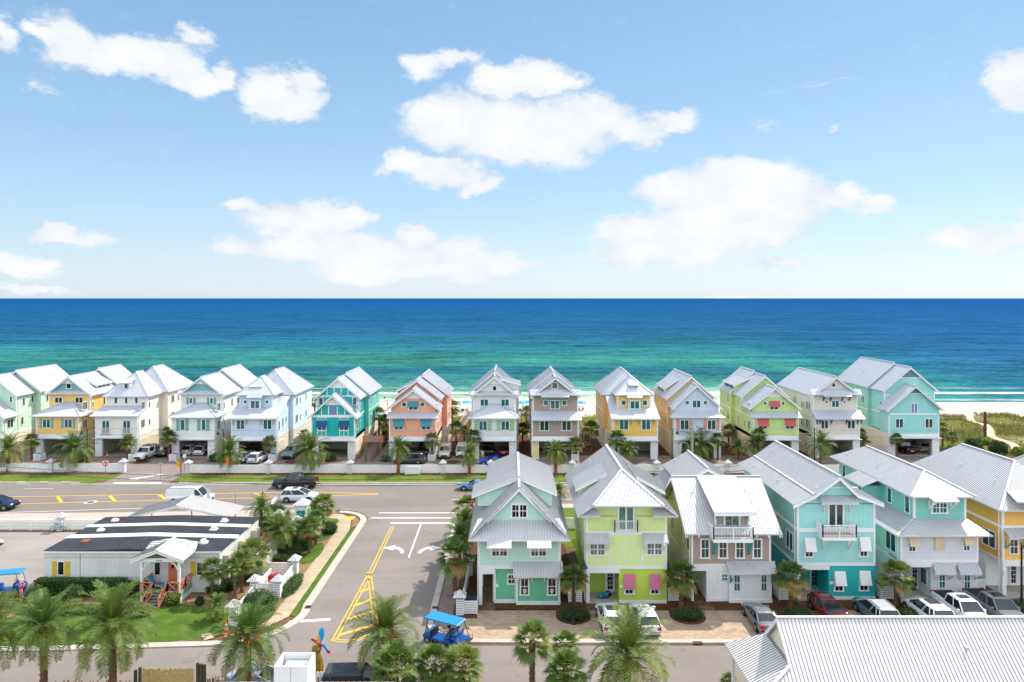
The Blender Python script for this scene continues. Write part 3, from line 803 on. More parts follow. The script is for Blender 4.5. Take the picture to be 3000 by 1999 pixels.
h.vents([(-28.6, 124, 12.6)]); h.finish()

# 7 orange
og = paint('orange_siding', (236, 160, 124)); ogs = paint('orange_side_siding', (238, 156, 118)); aw = mat('teal_awning', (70, 150, 168))
h, x0, x1, xc = lowgable('orange beach house with teal window awnings and white gable top', CC, 160, 697, 114.4, og, ogs, 'R', 11.7, 0, 12.75, 119.6, 133.2, slope_low=.76, slope=.76, gm=wg, gtop=10.05, pent=True, rear_ext=.9)
for a, b in ((213, 322), (526, 636)):
    h.cw(CC, 114.4, a, b, 755, 864); h.awn(CC, 114.4, a - 2, b + 2, 742, 826, aw, out=.6)
dg = 115.3
h.cw(CC, dg, 378, 488, 540, 636); h.awn(CC, dg, 376, 489, 533, 602, aw, out=.5)
for a, b in ((299, 357), (511, 569)): h.cw(CC, dg, a, b, 538, 598, n=1)
h.sheddormer('R', xc + .5, x1 + .3, 124.5, 130.5, 12.3, 10.6, 9.8, ogs); h.sheddormer('L', xc - .5, x0 - .2, 124, 130, 12.2, 10.4, 9.6, og)
h.finish()

# 8 grey white with green shutters
gw = paint('pale_grey_siding', (216, 216, 214), 'v'); gsh = mat('soft_green_shutter', (160, 208, 160))
h, x0, x1, ya, xc, r0, r1 = hip_porch_house('beach_house', 'pale grey beach house with soft green shutters and a gable truss', (CC, CC), 1112, 1612, 114.4, gw, gsh, gw, gw, d1=3.0, ridge=13.6, rear=121.5, yend=131, side='R', side_ext=.55, rear_both=True, zr2=14.1, slope=.84)
d = 114.4
for a, b in ((1186, 1284), (1441, 1541)): h.cw(CC, d, a, b, 756, 868)
for a, b in ((1140, 1184), (1288, 1333), (1393, 1439), (1544, 1588)): h.shutter(CC, d, a, b, 755, 870, gsh)
for a, b in ((1201, 1299), (1440, 1538)): h.cw(CC, ya, a, b, 506, 590)
h.cw(CC, ya - .03, 1343, 1394, 354, 414, n=1, glass=M_BLACKG)
h.sheddormer('R', xc + .9, x1 + .55, 119.5, 124, 13.0, 12.1, 10.2, gw)
h.finish()

# 9 brown and 13 beige: gable with double pent roofs
def pented(label, c, lx0, lx1, tx0, tx1, d, m, ridge, yend, bm, w2, w3, sq, gw_, brk2, brk3, up, pierm, side='L', slope=.72, ext=0.0, out=1.3, xr=None, back=None, ub=None):
    x0, x1 = c.X(lx0, d), c.X(lx1, d); dt = d + 1.0; t0, t1 = c.X(tx0, dt), c.X(tx1, dt)
    h = House('beach_house', label, (x0 + x1) / 2, d)
    h.garage(x0, x1, d, yend - d, ZG, 1.1, 1.1, M_CREAM, pierm=pierm, backm=back)
    h.wall(x0, x1, d, dt + .02, ZG, 6.9, m)
    h.pent(x0 - .15, x1 + .55, dt, out + .55, c.Z(up[2], dt), 6.72)
    zr = ridge
    dg = dt - .0
    h.gable(t0, t1, dg, yend, ZG, zr, m, slope=slope, ov=.45, fo=.55, bo=.4)
    if ext: h.gable(t0 - ext, t1 + ext * .5, d + 7, yend + .3, ZG, zr + .3, m, slope=slope, ov=.45, fo=.3, xr=(t0 + t1) / 2)
    ze = c.Z(up[0], dt - .6)
    h.pent(t0 - .5, t1 + .5, dg, .8, ze + .85, ze, name='upper_pent_roof')
    a, b = c.X(up[3], dt - 1.2), c.X(up[4], dt - 1.2)
    h.pent(a, b, dg - .6, .7, ze + .2, c.Z(up[1], dt - 1.25), name='window_hood')
    for q in w2: h.cw(c, d, *q, glass=M_GLASS)
    h.cw(c, dt, *w3)
    for q in sq: h.cw(c, dt, *q, n=1)
    h.cw(c, dt, *gw_, n=1)
    for q in brk2: h.bracket(c.X(q, d), d, 6.7, drop=.95, out=.6, m=bm, w=.1)
    for q in brk3: h.bracket(c.X(q, dt), dt, ze - .1, drop=1.5 if ub is None else ub, out=.9, m=bm, w=.12)
    h.corners(x0, x1, d, ZG, 6.9); h.corners(t0, t1, dt, 7.9, ze)
    fx = min(x0, t0) if side == 'L' else max(x1, t1)
    h.sband(side, fx, d, yend, ZG - .5, ZG); side_storeys(h, side, fx, d + 1.3, yend - .5, m)
    return h
br = paint('brown_siding', (164, 144, 132)); yp = mat('pale_yellow_pier', (240, 226, 150), var=.02)
h = pented('brown beach house with green brackets and pale yellow piers', CC, 1800, 2330, 1808, 2325, 114.4, br, 13.65, 130, grn,
           [(1885, 1995, 753, 874), (2138, 2250, 753, 874)], (2007, 2116, 519, 624), [(1926, 1988, 516, 584), (2139, 2201, 516, 584)], (2023, 2098, 313, 393),
           (1858, 2022, 2112, 2278), (1912, 1998, 2127, 2214), (460, 482, 645, 1905, 2226), yp, slope=.78, ext=.35)
h.finish()
bg = paint('beige_siding', (216, 206, 196)); sl = mat('slate_bracket', (80, 100, 116))
h = pented('long beige beach house with slate brackets and a double pent roof', CE, 1322, 1838, 1303, 1808, 115.5, bg, 13.65, 131, sl,
           [(1388, 1480, 748, 852), (1690, 1787, 748, 852)], (1512, 1602, 522, 606), [(1436, 1474, 521, 559), (1643, 1677, 521, 559)], (1512, 1562, 320, 375),
           (1345, 1380, 1508, 1683, 1810, 1848), (1420, 1500, 1632, 1715), (455, 475, 635, 1425, 1746), M_WSID, slope=.76, back=M_CREAM, ub=1.0)
h.vents([(56, 123, 11.5)]); h.finish()

# 11 light blue, pink shutters
lb2 = paint('powder_blue_siding', (188, 206, 224)); pys = paint('bounce_tinted_side', (226, 196, 140)); pks = mat('pink_shutter', (232, 156, 142))  # blue house: yellowish side colour stands in for light bounced off its neighbour
d = 115.0; c = CD; x0, x1 = c.X(1475, d), c.X(2005, d)
h = House('beach_house', 'powder blue beach house with salmon pink shutters behind the utility pole', (x0 + x1) / 2, d)
h.garage(x0, x1, d, 17, ZG, 1.2, 1.15, M_CREAM)
h.wall(x0, x1, d, d + 1.5, ZG, 6.95, lb2)
h.pent(x0 - .7, x1 + .7, d + 1.2, 1.8, 7.85, 7.0, hl=1.2, hr=1.2)
t0, t1 = c.X(1473, d + 1.2), c.X(1980, d + 1.2)
h.gable(t0, t1, d + 1.2, d + 4.6, 6.9, 12.3, lb2, slope=.92, ov=.55, fo=.5, bo=0)
h.gable(t0 - .3, t1 + .2, d + 4.6, d + 16.5, ZG, 13.35, pys, slope=.88, ov=.5, fo=.4)
h.wall(t0 - .3, t1 + .2, d + 4.7, d + 16.4, 0, ZG, M_CREAM, 'ground_floor_wall')
for a, b in ((1538, 1642), (1848, 1951)): h.cw(c, d, a, b, 744, 862, glass=M_GLASS)
for a, b in ((1497, 1531), (1645, 1672), (1811, 1841), (1954, 1984)): h.shutter(c, d, a, b, 740, 863, pks)
h.cw(c, d + 1.2, 1676, 1778, 518, 610); [h.cw(c, d + 1.2, a, b, 522, 576, n=1) for a, b in ((1593, 1646), (1803, 1856))]
h.corners(x0, x1, d, ZG, 6.9); h.corners(t0, t1, d + 1.2, 7.9, 8.6)
side_storeys(h, 'L', t0 - .3, d + 4.8, d + 16, pys); h.sidewins('L', x0, [(d + .3, .6, 4.8, 6.2)])
h.sheddormer('L', t0 + 2.4, t0 - .1, d + 8, d + 14, 12.6, 11.0, 9.8, pys)
h.vents([(t0 + 2, d + 12, 12.0)]); h.finish()

# 12 lime, red awnings
lm = paint('lime_siding', (192, 220, 134)); lms = paint('lime_side_siding', (190, 218, 124)); red = mat('coral_red_awning', (206, 96, 100))
h, x0, x1, xc = lowgable('lime green beach house with coral red window awnings', CE, 615, 1135, 115.0, lm, lms, 'L', 11.9, 0, 13.4, 120.2, 131.5, slope_low=.8, slope=.86, gm=wg, gtop=10.2, pent=True, rear_ext=.6)
for a, b in ((672, 777), (982, 1086)):
    h.cw(CE, 115, a, b, 745, 852, glass=M_GLASS); h.awn(CE, 115, a - 4, b + 6, 737, 824, red, out=.6)
h.cw(CE, 115.9, 803, 903, 540, 632, glass=M_GLASS); h.awn(CE, 115.9, 800, 911, 531, 600, red, out=.5)
for a, b in ((728, 774), (936, 978)): h.cw(CE, 115.9, a, b, 532, 579, n=1)
h.sheddormer('L', xc - .6, x0 - .2, 124, 130, 13.0, 11.4, 10.0, lms)
h.vents([(xc - 2, 122.5, 11.9)]); h.finish()

# 14 teal, right end
tl = paint('aqua_siding', (138, 210, 206)); tls = paint('seafoam_side_siding', (140, 210, 182)); dkb = paint('slate_blue_gable', (84, 128, 158), 'v')
h, x0, x1, xc = lowgable('aqua beach house with slate blue gable tops at the right end of the row', CF, 800, 1378, 116.6, tl, tls, 'L', 12.1, 0, 15.0, 119.4, 135, slope_low=.86, slope=.86, gm=dkb, gtop=10.75, x0w=CF.X(752, 119.4), x1w=CF.X(1325, 119.4), rear_ext=.6, backm=mat('deep_teal_back_wall', (20, 120, 124)))
dm = 119.4
h.mb('gable_panel', dkb, 99).prism([(xc - 1.75, 13.15), (xc + 1.75, 13.15), (xc, 14.65)], 'y', dm - .03, dm - .002)
h.band(xc - 1.9, xc + 1.9, dm, 13.0, 13.15); h.band(x0 + .5, x1 - .9, dm, CF.Z(468, dm), CF.Z(458, dm))
for x in (925, 1000, 1075, 1150): h.band(CF.X(x, dm) - .04, CF.X(x, dm) + .04, dm, CF.Z(458, dm), CF.Z(335, dm), o=.02, m=tls)
h.band(x0 + .3, x1 - .3, 116.6, CF.Z(688, 116.6), CF.Z(674, 116.6)); h.band(xc - 1.4, xc + 1.4, 116.6, 10.62, 10.75)
for a, b in ((779, 819), (1254, 1294)): h.cw(CF, dm, a, b, 485, 564, n=1, glass=M_BLACKG)
for a, b in ((874, 968), (1212, 1306)): h.cw(CF, 116.6, a, b, 730, 842, glass=M_GLASS)
h.cw(CF, 116.6, 1050, 1133, 553, 672, glass=mat('grey_blue_glass', (120, 150, 190)))
h.vents([(67, 124, 13), (66.5, 129, 13)]); h.finish()
# ------------------------------------------------------------------ near row
# N1 mint
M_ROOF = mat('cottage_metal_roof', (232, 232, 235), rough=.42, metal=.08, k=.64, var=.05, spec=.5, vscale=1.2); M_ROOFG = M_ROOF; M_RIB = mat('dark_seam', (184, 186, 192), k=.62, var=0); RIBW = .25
pm = paint('pale_mint_siding', (184, 224, 204)); gm_ = paint('mint_green_boards', (98, 190, 148), 'v')
d = 60.1; x0, x1 = N11.X(1185, d), N11.X(2118, d)
h = House('cottage', 'pale mint cottage with green ground floor and wide metal eaves, at the street corner', (x0 + x1) / 2, d)
h.glass = M_BLACKG
z2 = N11.Z(228, d); zb2 = N11.Z(262, d)
yE = 72.6; xc = (x0 + x1) / 2
xp = N11.X(1363, d); xb = N11.X(1617, d)
h.wall(xp, xb, d + .35, yE, .02, zb2, gm_); h.wall(xb, x1, d, yE, .02, zb2, gm_)
h.wall(x0, xp, d + 9, yE, .02, zb2, gm_)
h.mb('skirting', M_WHITE).box(xp - .02, xb + .01, d + .30, d + .6, 0, .34); h.mb('skirting', M_WHITE).box(xb - .02, x1 + .03, d - .05, d + .3, 0, .34)
h.mb('porch_post', M_WHITE).box(x0, N11.X(1226, d), d, d + .4, 0, zb2); h.mb('porch_post', M_WHITE, 2).box(x0, x0 + .25, d + 4, d + 4.3, 0, zb2)
h.mb('porch_beam', M_WHITE).box(x0 - .01, xp + .05, d - .02, d + .35, N11.Z(322, d), zb2 - .002)
h.mb('band_trim', M_WHITE).box(x0 - .02, x1 + .02, d - .04, yE, zb2, z2)
h.corners(xb, x1, d, .34, zb2); h.corners(xp, xb, d + .35, .34, zb2)
h.wall(x0, x1, d, yE, z2, 6.3, pm); h.corners(x0, x1, d, z2, 6.0)
# roofs: pent with two hoods, steep front gable, wide shallow upper roof
zg = 7.1; ye = 59.15
h.roof([[(x0 - .85, ye, 6.0), (x1 + .85, ye, 6.0), (x1 + .1, 61.4, zg + .1), (x0 - .1, 61.4, zg + .1)]], name='porch_roof')
for a, b in ((497, 778), (957, 1237)):
    X0, X1 = NG.X(a, ye - .5), NG.X(b, ye - .5)
    h.roof([[(X0, ye - .75, 5.62), (X1, ye - .75, 5.62), (X1, ye + .1, 6.04), (X0, ye + .1, 6.04)]], name='window_hood')
    for xx in (X0 + .15, X1 - .15): h.bracket(xx, d, 5.6, drop=.35, out=.5, w=.1)
sl = (10.2 - 6.05) / (xc - (x0 - .85))
h.gable(x0 + .9, x1 - .9, 61.2, 61.5, 6.9, 10.15, pm, slope=1.02, ov=.2, fo=.45, bo=0, name='gable_roof')
h.mb('wall', pm).prism([(x0, 6.3), (x1, 6.3), (x1, 10.2 - sl * (x1 - xc) - .16), (xc, 10.04), (x0, 10.2 - sl * (xc - x0) - .16)], 'y', 61.5, yE)
h.roof([[(x0 - .85, 73, 6.05), (x0 - .85, ye + .02, 6.05), (xc, 61.3, 10.2), (xc, 73, 10.2)], [(x1 + .85, ye + .02, 6.05), (x1 + .85, 73, 6.05), (xc, 73, 10.2), (xc, 61.3, 10.2)]],
       caps=[((xc, 61.3, 10.2), (xc, 73, 10.2))])
h.mb('wall', pm).prism([(-3.2, 7.6), (3.75, 7.6), (3.75, 8.7), (xc, 10.1), (-3.2, 8.65)], 'y', 63.8, 68)
h.mb('wall', pm).prism([(-2.2, 7.6), (3.75, 7.6), (3.75, 8.7), (xc, 10.1), (-2.2, 8.9)], 'y', 68, 73.2)
h.roof([[(-3.75, 67.2, 8.72), (-3.75, 63.4, 8.72), (xc, 63.4, 10.42), (xc, 67.2, 10.42)], [(-2.55, 73.9, 9.13), (-2.55, 67.2, 9.13), (xc, 67.2, 10.42), (xc, 73.9, 10.42)],
        [(4.2, 63.4, 8.9), (4.2, 73.4, 8.9), (xc, 73.4, 10.42), (xc, 63.4, 10.42)]], name='upper_roof', caps=[((xc, 63.4, 10.42), (xc, 73.4, 10.42))])
h.fascia([(-3.75, 8.62), (xc, 10.32), (4.2, 8.8)], 63.42)
h.roof([[(N11.X(1583, 59), 58.95, N11.Z(350, 58.95)), (N11.X(2160, 59), 58.95, N11.Z(350, 58.95)), (N11.X(2160, 59), d, N11.Z(178, d)), (N11.X(1583, 59), d, N11.Z(178, d))]], name='awning_roof')
for x in (1640, 1795, 1940, 2085): h.bracket(N11.X(x, d), d, N11.Z(345, d), drop=.4, out=.55, w=.1)
h.cw(NG, 61.2, 768, 968, 686, 858, mun=True, tr=.15)
for a, b in ((541, 743), (989, 1191)): h.cw(NG, d, a, b, 1160, 1302, mun=True, tr=.14, glass=mat('warm_curtain_glass', (92, 82, 70), rough=.1, var=.4, vscale=4))
h.cw(N11, d + .35, 1512, 1614, 318, 440, n=1, mun=True); 
for a, b in ((1656, 1769), (1969, 2084)): h.cw(N11, d, a, b, 357, 568, n=1, mun=True, tr=.13)
for x in (1715, 2026): MB(h.org).lathe((N11.X(x, d), d - .04, N11.Z(535, d)), [(.0001, 0), (.14, 0), (.2, .3), (.0001, .34)], 10).build('flower_pot', mat('cream_pot', (236, 226, 190)), h.root)
MB(h.org).box(N11.X(1376, d), N11.X(1411, d), d + .28, d + .34, N11.Z(487, d), N11.Z(453, d)).build('house_sign', M_WHITE, h.root)
h.louvers('L', x0, 65, 66, .5, 2.5, M_WHITE)
h.sidewins('L', x0, [(62, .8, 3.9, 5.3), (66, .8, 3.9, 5.3), (70, .8, 3.9, 5.3)])
h.mb('wall', gm_).box(x0 + .01, x0 + .2, 69.1, yE, 0, zb2)
h.vents([(3.0, 66.5, 9.25), (-1.9, 71.5, 9.45)])
h.finish()

# N2 lime
lp = paint('pale_lime_siding', (212, 230, 152)); lpb = paint('pale_lime_boards', (208, 226, 142), 'v'); lg = paint('bright_lime_siding', (180, 206, 62))
d = 60.4; c = NH; x0, x1 = c.X(460, d), c.X(1382, d); xc = (x0 + x1) / 2; yE = 73
h = House('cottage', 'lime green cottage with pink shutters, two dormers and a small balcony', xc, d); h.glass = M_GLASSC
zc = N16.Z(235, d); zd = N16.Z(312, d); xp = N16.X(836, d)
h.wall(xp, x1, d, yE, .02, zc - .25, lg); h.wall(x0 + .2, xp, d + 2.2, yE, .02, zc, lg)
h.mb('porch_post', M_WHITE).box(x0, N16.X(500, d), d, d + .35, 0, zc - .1)
h.mb('porch_beam', M_WHITE).box(x0, xp + .1, d - .02, d + .3, zd, zc)
h.mb('band_trim', M_WHITE).box(x0 - .02, x1 + .02, d - .04, d + .1, zc - .22, zc + .02); h.mb('skirting', M_WHITE).box(xp, x1 + .02, d - .05, d + .2, 0, .3)
h.mb('porch_floor', M_CONC).box(x0, xp, d - .1, d + 2.2, 0, .08)
h.wall(x0, x1, d, yE, zc, 6.2, lp); h.wall(x0, x1, d, yE, 6.2, 7.75, lpb)
h.band(x0, x1, d, c.Z(1045, d), c.Z(1010, d)); h.corners(x0, x1, d, zc, 7.6)
for x in (590, 720, 1110, 1245): h.band(c.X(x, d) - .045, c.X(x, d) + .045, d, zc, c.Z(1288, d), o=.03)
for x in (735, 1100): h.band(c.X(x, d) - .04, c.X(x, d) + .04, d, zc, c.Z(1045, d), o=.028)
# upper centre wall and half hip roof
sl = .74; zr = 11.25
h.mb('wall', lpb).prism([(x0 + .3, 7.7), (x1 - .3, 7.7), (x1 - .3, zr - sl * (x1 - .3 - xc) - .2), (xc + 2.9, 8.9), (xc - 2.9, 8.9), (x0 + .3, zr - sl * (xc - x0 - .3) - .2)], 'y', d, yE)
h.mb('wall', lpb).prism([(xc - 2.9, 8.85), (xc + 2.9, 8.85), (xc, zr - .25)], 'y', 63, yE)
Lx, Rx = x0 - .85, x1 + .85; ze = zr - sl * (xc - Lx); yF = 59.5; xa, xb = xc - 3.05, xc + 3.05; zh = zr - sl * 3.05
h.roof([[(Lx, 73.4, ze), (Lx, yF, ze), (xa, 59.2, zh), (xc, 62.8, zr), (xc, 73.4, zr)], [(Rx, yF, ze), (Rx, 73.4, ze), (xc, 73.4, zr), (xc, 62.8, zr), (xb, 59.2, zh)],
        [(xa, 59.15, zh), (xb, 59.15, zh), (xc, 62.8, zr)]], caps=[((xc, 62.8, zr), (xc, 73.4, zr)), ((xa, 59.2, zh), (xc, 62.8, zr)), ((xb, 59.2, zh), (xc, 62.8, zr))])
h.roof([[(Lx, yF, ze), (c.X(625, yF), yF, ze), (c.X(545, yF), d, zh - .3)], [(c.X(1230, yF), yF, ze), (Rx, yF, ze), (xb + .05, d, zh - .3), (c.X(1225, d), d, zh - .3)]], name='return_roof')
h.sheddormer('L', xc - 1.2, x0 - .25, 64.6, 68.2, 10.55, 9.25, 8.2, lp); h.sheddormer('R', xc + 1.5, x1 + .3, 64.2, 69.5, 10.4, 9.1, 8.2, lp)
for a, b in ((460, 737), (1112, 1397)):
    yo = d - .95; X0, X1 = c.X(a, d - .5), c.X(b, d - .5)
    h.roof([[(X0, yo, c.Z(1135, yo)), (X1, yo, c.Z(1135, yo)), (X1, d - .01, c.Z(1022, d)), (X0, d - .01, c.Z(1022, d))]], name='window_hood')
    for xx in (X0 + .25, X1 - .3): h.bracket(xx, d, c.Z(1140, d) + .1, drop=.75, out=.5, w=.1)
h.cw(c, d, 493, 687, 1138, 1290, mun=True, tr=.14); h.cw(c, d, 1146, 1342, 1132, 1286, mun=True, tr=.14)
h.win('F', d, c.X(818, d), c.X(1018, d), 6.45, 8.9, n=2, tr=.16, glass=mat('green_curtain_glass', (96, 140, 128), rough=.15, var=.3, vscale=2), sill=False)
h.balcony(c.X(790, 60), c.X(1052, 60), d, .35, 6.42, h=.98, slab=False)
for a, b in ((897, 1009), (1193, 1303)):
    h.cw(N16, d, a, b, 440, 557, n=1, mun=True, tr=.12, glass=M_BLACKG); h.awn(N16, d, a + 1, b + 3, 324, 497, mat('pink_shutter_paint', (222, 124, 166)), out=.28)
h.door('F', d + 2.2, N16.X(690, d + 2.2), N16.X(778, d + 2.2), .1, 2.45, M_WHITE)
MB(h.org).box(N16.X(846, d), N16.X(886, d), d - .05, d - .002, N16.Z(482, d), N16.Z(448, d)).build('house_sign', M_WHITE, h.root)
h.sidewins('R', x1, [(61.2, .7, 4.3, 5.6), (64, .8, 4.2, 5.7), (68, .8, 4.2, 5.7), (62.5, .7, 1.2, 2.3)]); h.sidewins('L', x0, [(63, .8, 4.2, 5.6), (67, .8, 4.2, 5.6)])
h.vents([(xc - 1.9, 64.2, 9.9), (xc - 2, 71, 9.9), (xc + 2.2, 63, 9.7)]); h.finish()

# N3 brown, side gabled with balcony dormer
bn = paint('taupe_siding', (164, 142, 130)); bw = paint('white_board_siding', (230, 232, 234), 'v'); olv = paint('olive_cream_siding', (214, 200, 140))
tb = mat('teal_bracket_paint', (70, 164, 158))
d = 60.8; c = NI; x0, x1 = c.X(380, d), c.X(1078, d); xc = (x0 + x1) / 2
h = House('cottage', 'taupe and white cottage with balcony dormer and teal brackets', xc, d); h.glass = M_GLASSC
zc = c.Z(1122, d); xp = c.X(512, d)
h.wall(xp, x1, d + .0, 74.5, .02, zc, bw); h.wall(x0, x0 + .2, d + 3, 74.5, .02, zc, bw)
h.mb('porch_post', M_WHITE).box(x0, c.X(400, d), d, d + .35, 0, zc - .3); h.mb('porch_beam', M_WHITE).box(x0, xp + .05, d - .02, d + .35, c.Z(1185, d), zc)
h.mb('skirting', M_WHITE).box(xp - .02, x1 + .03, d - .05, d + .3, 0, .3)
h.mb('wall', bw).box(c.X(712, d - .3), x1, d - .3, d + .01, .02, 2.75); h.mb('skirting', M_WHITE).box(c.X(712, d - .3) - .03, x1 + .04, d - .36, d - .29, 0, .3)
h.wall(x0, x1, d, 74.5, zc, 6.35, bn); h.mb('band_trim', M_WHITE).box(x0 - .02, x1 + .02, d - .03, d + .05, zc - .2, zc)
h.corners(x0, x1, d, zc, 6.3)
# side walls read as olive cream (left face)
h.mb('side_wall', olv).box(x0 - .03, x0 - .002, d + .15, 74.5, 3.2, 6.3)
zr = 9.95; yr = 65.4; ye = 59.95; ze = 6.3; sl = (zr - ze) / (yr - ye)
X0, X1 = x0 - .75, x1 + .75
h.mb('gable_end', olv).prism([(d, 6.2), (70.2, 6.2), (yr, zr - .2)], 'x', x0 - .02, x0 + .2); h.mb('gable_end', bn).prism([(d, 6.2), (70.2, 6.2), (yr, zr - .2)], 'x', x1 - .2, x1 + .02)
h.roof([[(X0, ye, ze), (X1, ye, ze), (X1, yr, zr), (X0, yr, zr)], [(X1, 70.9, ze), (X0, 70.9, ze), (X0, yr, zr), (X1, yr, zr)]], caps=[((X0, yr, zr), (X1, yr, zr))], rib=.24)
fm = h.mb('rake_board', M_WHITE)
for X in (X0, X1 - .05):
    fm.prism([(ye, ze - .36), (yr, zr - .36), (70.9, ze - .36), (70.9, ze - .11), (yr, zr - .11), (ye, ze - .11)], 'x', X, X + .05)
h.mb('rafter_tail', M_WHITE); 
for k in range(9): h.mb('rafter_tail', M_WHITE).box(X0 + .2 + k * (X1 - X0 - .4) / 8 - .04, X0 + .2 + k * (X1 - X0 - .4) / 8 + .04, ye + .03, d, ze - .36, ze - .13)
for yy, zz in ((62.5, 7.6), (yr, 9.3), (68.3, 7.6)):
    b = MB(h.org); b.bar((x0, yy, zz - .8), (X0 + .05, yy, zz), .1); b.bar((x0, yy, zz), (X0, yy, zz), .1); b.build('bracket', mat('cream_bracket', (220, 214, 160)), h.root)
# dormer
D0, D1 = c.X(592, d), c.X(890, d); db = d - .0
h.mb('dormer_wall', bn).prism([(db, 6.3), (yr, 6.3), (yr, 9.9), (db + .0, 8.35)], 'x', D0, D1)
h.corner(D0, db - .02, 6.4, 8.3, .16); h.corner(D1, db - .02, 6.4, 8.3, .16)
h.roof([[(c.X(572, 59.9), 59.6, 8.3), (c.X(948, 59.9), 59.6, 8.3), (c.X(948, 59.9), yr - .05, 10.05), (c.X(572, 59.9), yr - .05, 10.05)]], name='dormer_roof', rib=.24)
h.mb('fascia', M_WHITE).box(c.X(572, 59.9), c.X(948, 59.9), 59.58, 59.64, 7.98, 8.2)
h.door('F', db - .02, c.X(672, d), c.X(800, d), 6.32, 8.15, mat('glazed_door_frame', (226, 230, 228)), lites=False)
g = MB(h.org); g.box(c.X(680, d), c.X(733, d), db - .1, db - .07, 6.45, 8.05); g.box(c.X(740, d), c.X(793, d), db - .1, db - .07, 6.45, 8.05); g.build('door_glass', mat('curtain_blue_glass', (110, 130, 122), rough=.1, var=.5, vscale=3), h.root)
h.balcony(c.X(580, 59.2), c.X(930, 59.2), d, 1.45, 6.05, h=1.0)
for x in (600, 868): h.bracket(c.X(x, d), d, 8.2, drop=.75, out=.65, m=tb, w=.13)
for x in (575, 884): h.bracket(c.X(x, d), d, 5.75, drop=1.5, out=1.0, m=tb, w=.16)
for a, b in ((455, 543), (613, 701), (762, 849), (917, 1004)): h.cw(c, d, a, b, 896, 1077, n=1, mun=True, tr=.14, glass=mat('striped_curtain_glass', (70, 84, 76), rough=.1, var=.5, vscale=5))
yo = 59.55
h.roof([[(c.X(708, yo), yo, c.Z(1208, yo)), (c.X(1135, yo), yo, c.Z(1208, yo)), (c.X(1115, d), d - .01, c.Z(1097, d)), (c.X(688, d), d - .01, c.Z(1097, d))]], name='awning_roof')
for x in (722, 1088): h.bracket(c.X(x, d - .3), d - .3, c.Z(1212, d), drop=.55, out=.6, m=tb, w=.12)
h.cw(c, d, 641, 703, 1208, 1274, n=1, mun=True, tr=.08)
for a, b in ((749, 813), (989, 1048)): h.cw(c, d - .3, a, b, 1214, 1366, n=1, mun=True, tr=.09, glass=M_GLASS2)
# rear wing
h.gable(17.1, 21.9, 68, 75.2, 6.2, 10.1, bn, slope=.55, ov=.45, fo=.1)
h.roof([[(15.0, 75.4, 6.6), (15.0, 70.9, 6.6), (17.1, 70.9, 8.4), (17.1, 75.4, 8.4)]], name='lower_rear_roof'); h.roof([[(24.0, 70.9, 6.6), (24.0, 75.4, 6.6), (21.9, 75.4, 8.4), (21.9, 70.9, 8.4)]], name='lower_rear_roof')
h.sidewins('L', x0 - .03, [(61.3, 1.0, 4.2, 5.7), (63.6, .75, 4.2, 5.7), (67.2, 1.1, 4.0, 5.6), (64.6, .9, 6.4, 7.8), (71, .8, 4.2, 5.6)])
h.sband('L', x0 - .03, d, 74.5, 3.1, 3.35); h.vents([(x0 + 1.0, 63.8, 8.9), (17.8, 74.4, 9.2), (22.6, 73.6, 8.2)])
h.finish()

# N4 turquoise with balcony, bell-cast gable
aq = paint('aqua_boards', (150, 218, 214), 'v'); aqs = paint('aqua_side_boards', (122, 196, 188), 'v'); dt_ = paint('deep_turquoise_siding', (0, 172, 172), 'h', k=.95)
d = 61.2; c = NJ; x0, x1 = c.X(540, d), c.X(1200, d); xc = 29.05
h = House('cottage', 'aqua cottage with centre balcony, white hinged shutters and turquoise ground floor', (x0 + x1) / 2, d); h.glass = M_BLACKG
zc = c.Z(1150, d); zb2 = c.Z(1190, d); xp = c.X(806, d)
h.wall(xp, x1, d, 75, .02, zc - .02, dt_); h.wall(x0, xp, d + 2.4, 75, .02, zc, dt_)
h.mb('porch_post', M_WHITE).box(x0, x0 + .32, d, d + .35, 0, zb2); h.mb('porch_beam', M_WHITE).box(x0, xp + .08, d - .02, d + .3, zb2, zc + .01)
h.mb('band_trim', M_WHITE).box(x0 - .02, x1 + .02, d - .04, d + .05, zc - .05, zc + .22); h.mb('skirting', M_WHITE).box(xp, x1 + .03, d - .05, d + .2, 0, .28)
h.mb('porch_floor', M_CONC).box(x0, xp, d - .3, d + 2.4, 0, .1)
h.wall(x0, x1, d, 75, zc, 8.6, aq)
h.mb('wall', aq).prism([(x0, 8.55), (x1, 8.55), (x1, 8.9), (30.65, 9.55), (xc, 11.1), (26.8, 9.45), (x0, 8.85)], 'y', d, 75)
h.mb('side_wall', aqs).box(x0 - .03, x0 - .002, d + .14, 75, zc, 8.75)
h.mb('side_wall', dt_).box(x0 - .028, x0 - .001, d + 2.4, 75, .1, zc - .02)
Yf, Yb = 60.4, 75.4
h.roof([[(24.9, Yb, 8.76), (24.9, Yf, 8.76), (26.75, Yf, 9.6), (26.75, Yb, 9.6)], [(26.75, Yb, 9.6), (26.75, Yf, 9.6), (xc, Yf, 11.25), (xc, Yb, 11.25)],
        [(30.65, Yf, 9.7), (30.65, Yb, 9.7), (xc, Yb, 11.25), (xc, Yf, 11.25)], [(32.95, Yf, 8.85), (32.95, Yb, 8.85), (30.65, Yb, 9.7), (30.65, Yf, 9.7)]],
       caps=[((xc, Yf, 11.25), (xc, Yb, 11.25)), ((26.75, Yf, 9.6), (26.75, Yb, 9.6))], m=M_ROOFG)
h.fascia([(24.9, 8.66), (26.75, 9.5), (xc, 11.15), (30.65, 9.6), (32.95, 8.75)], Yf + .01, h=.28)
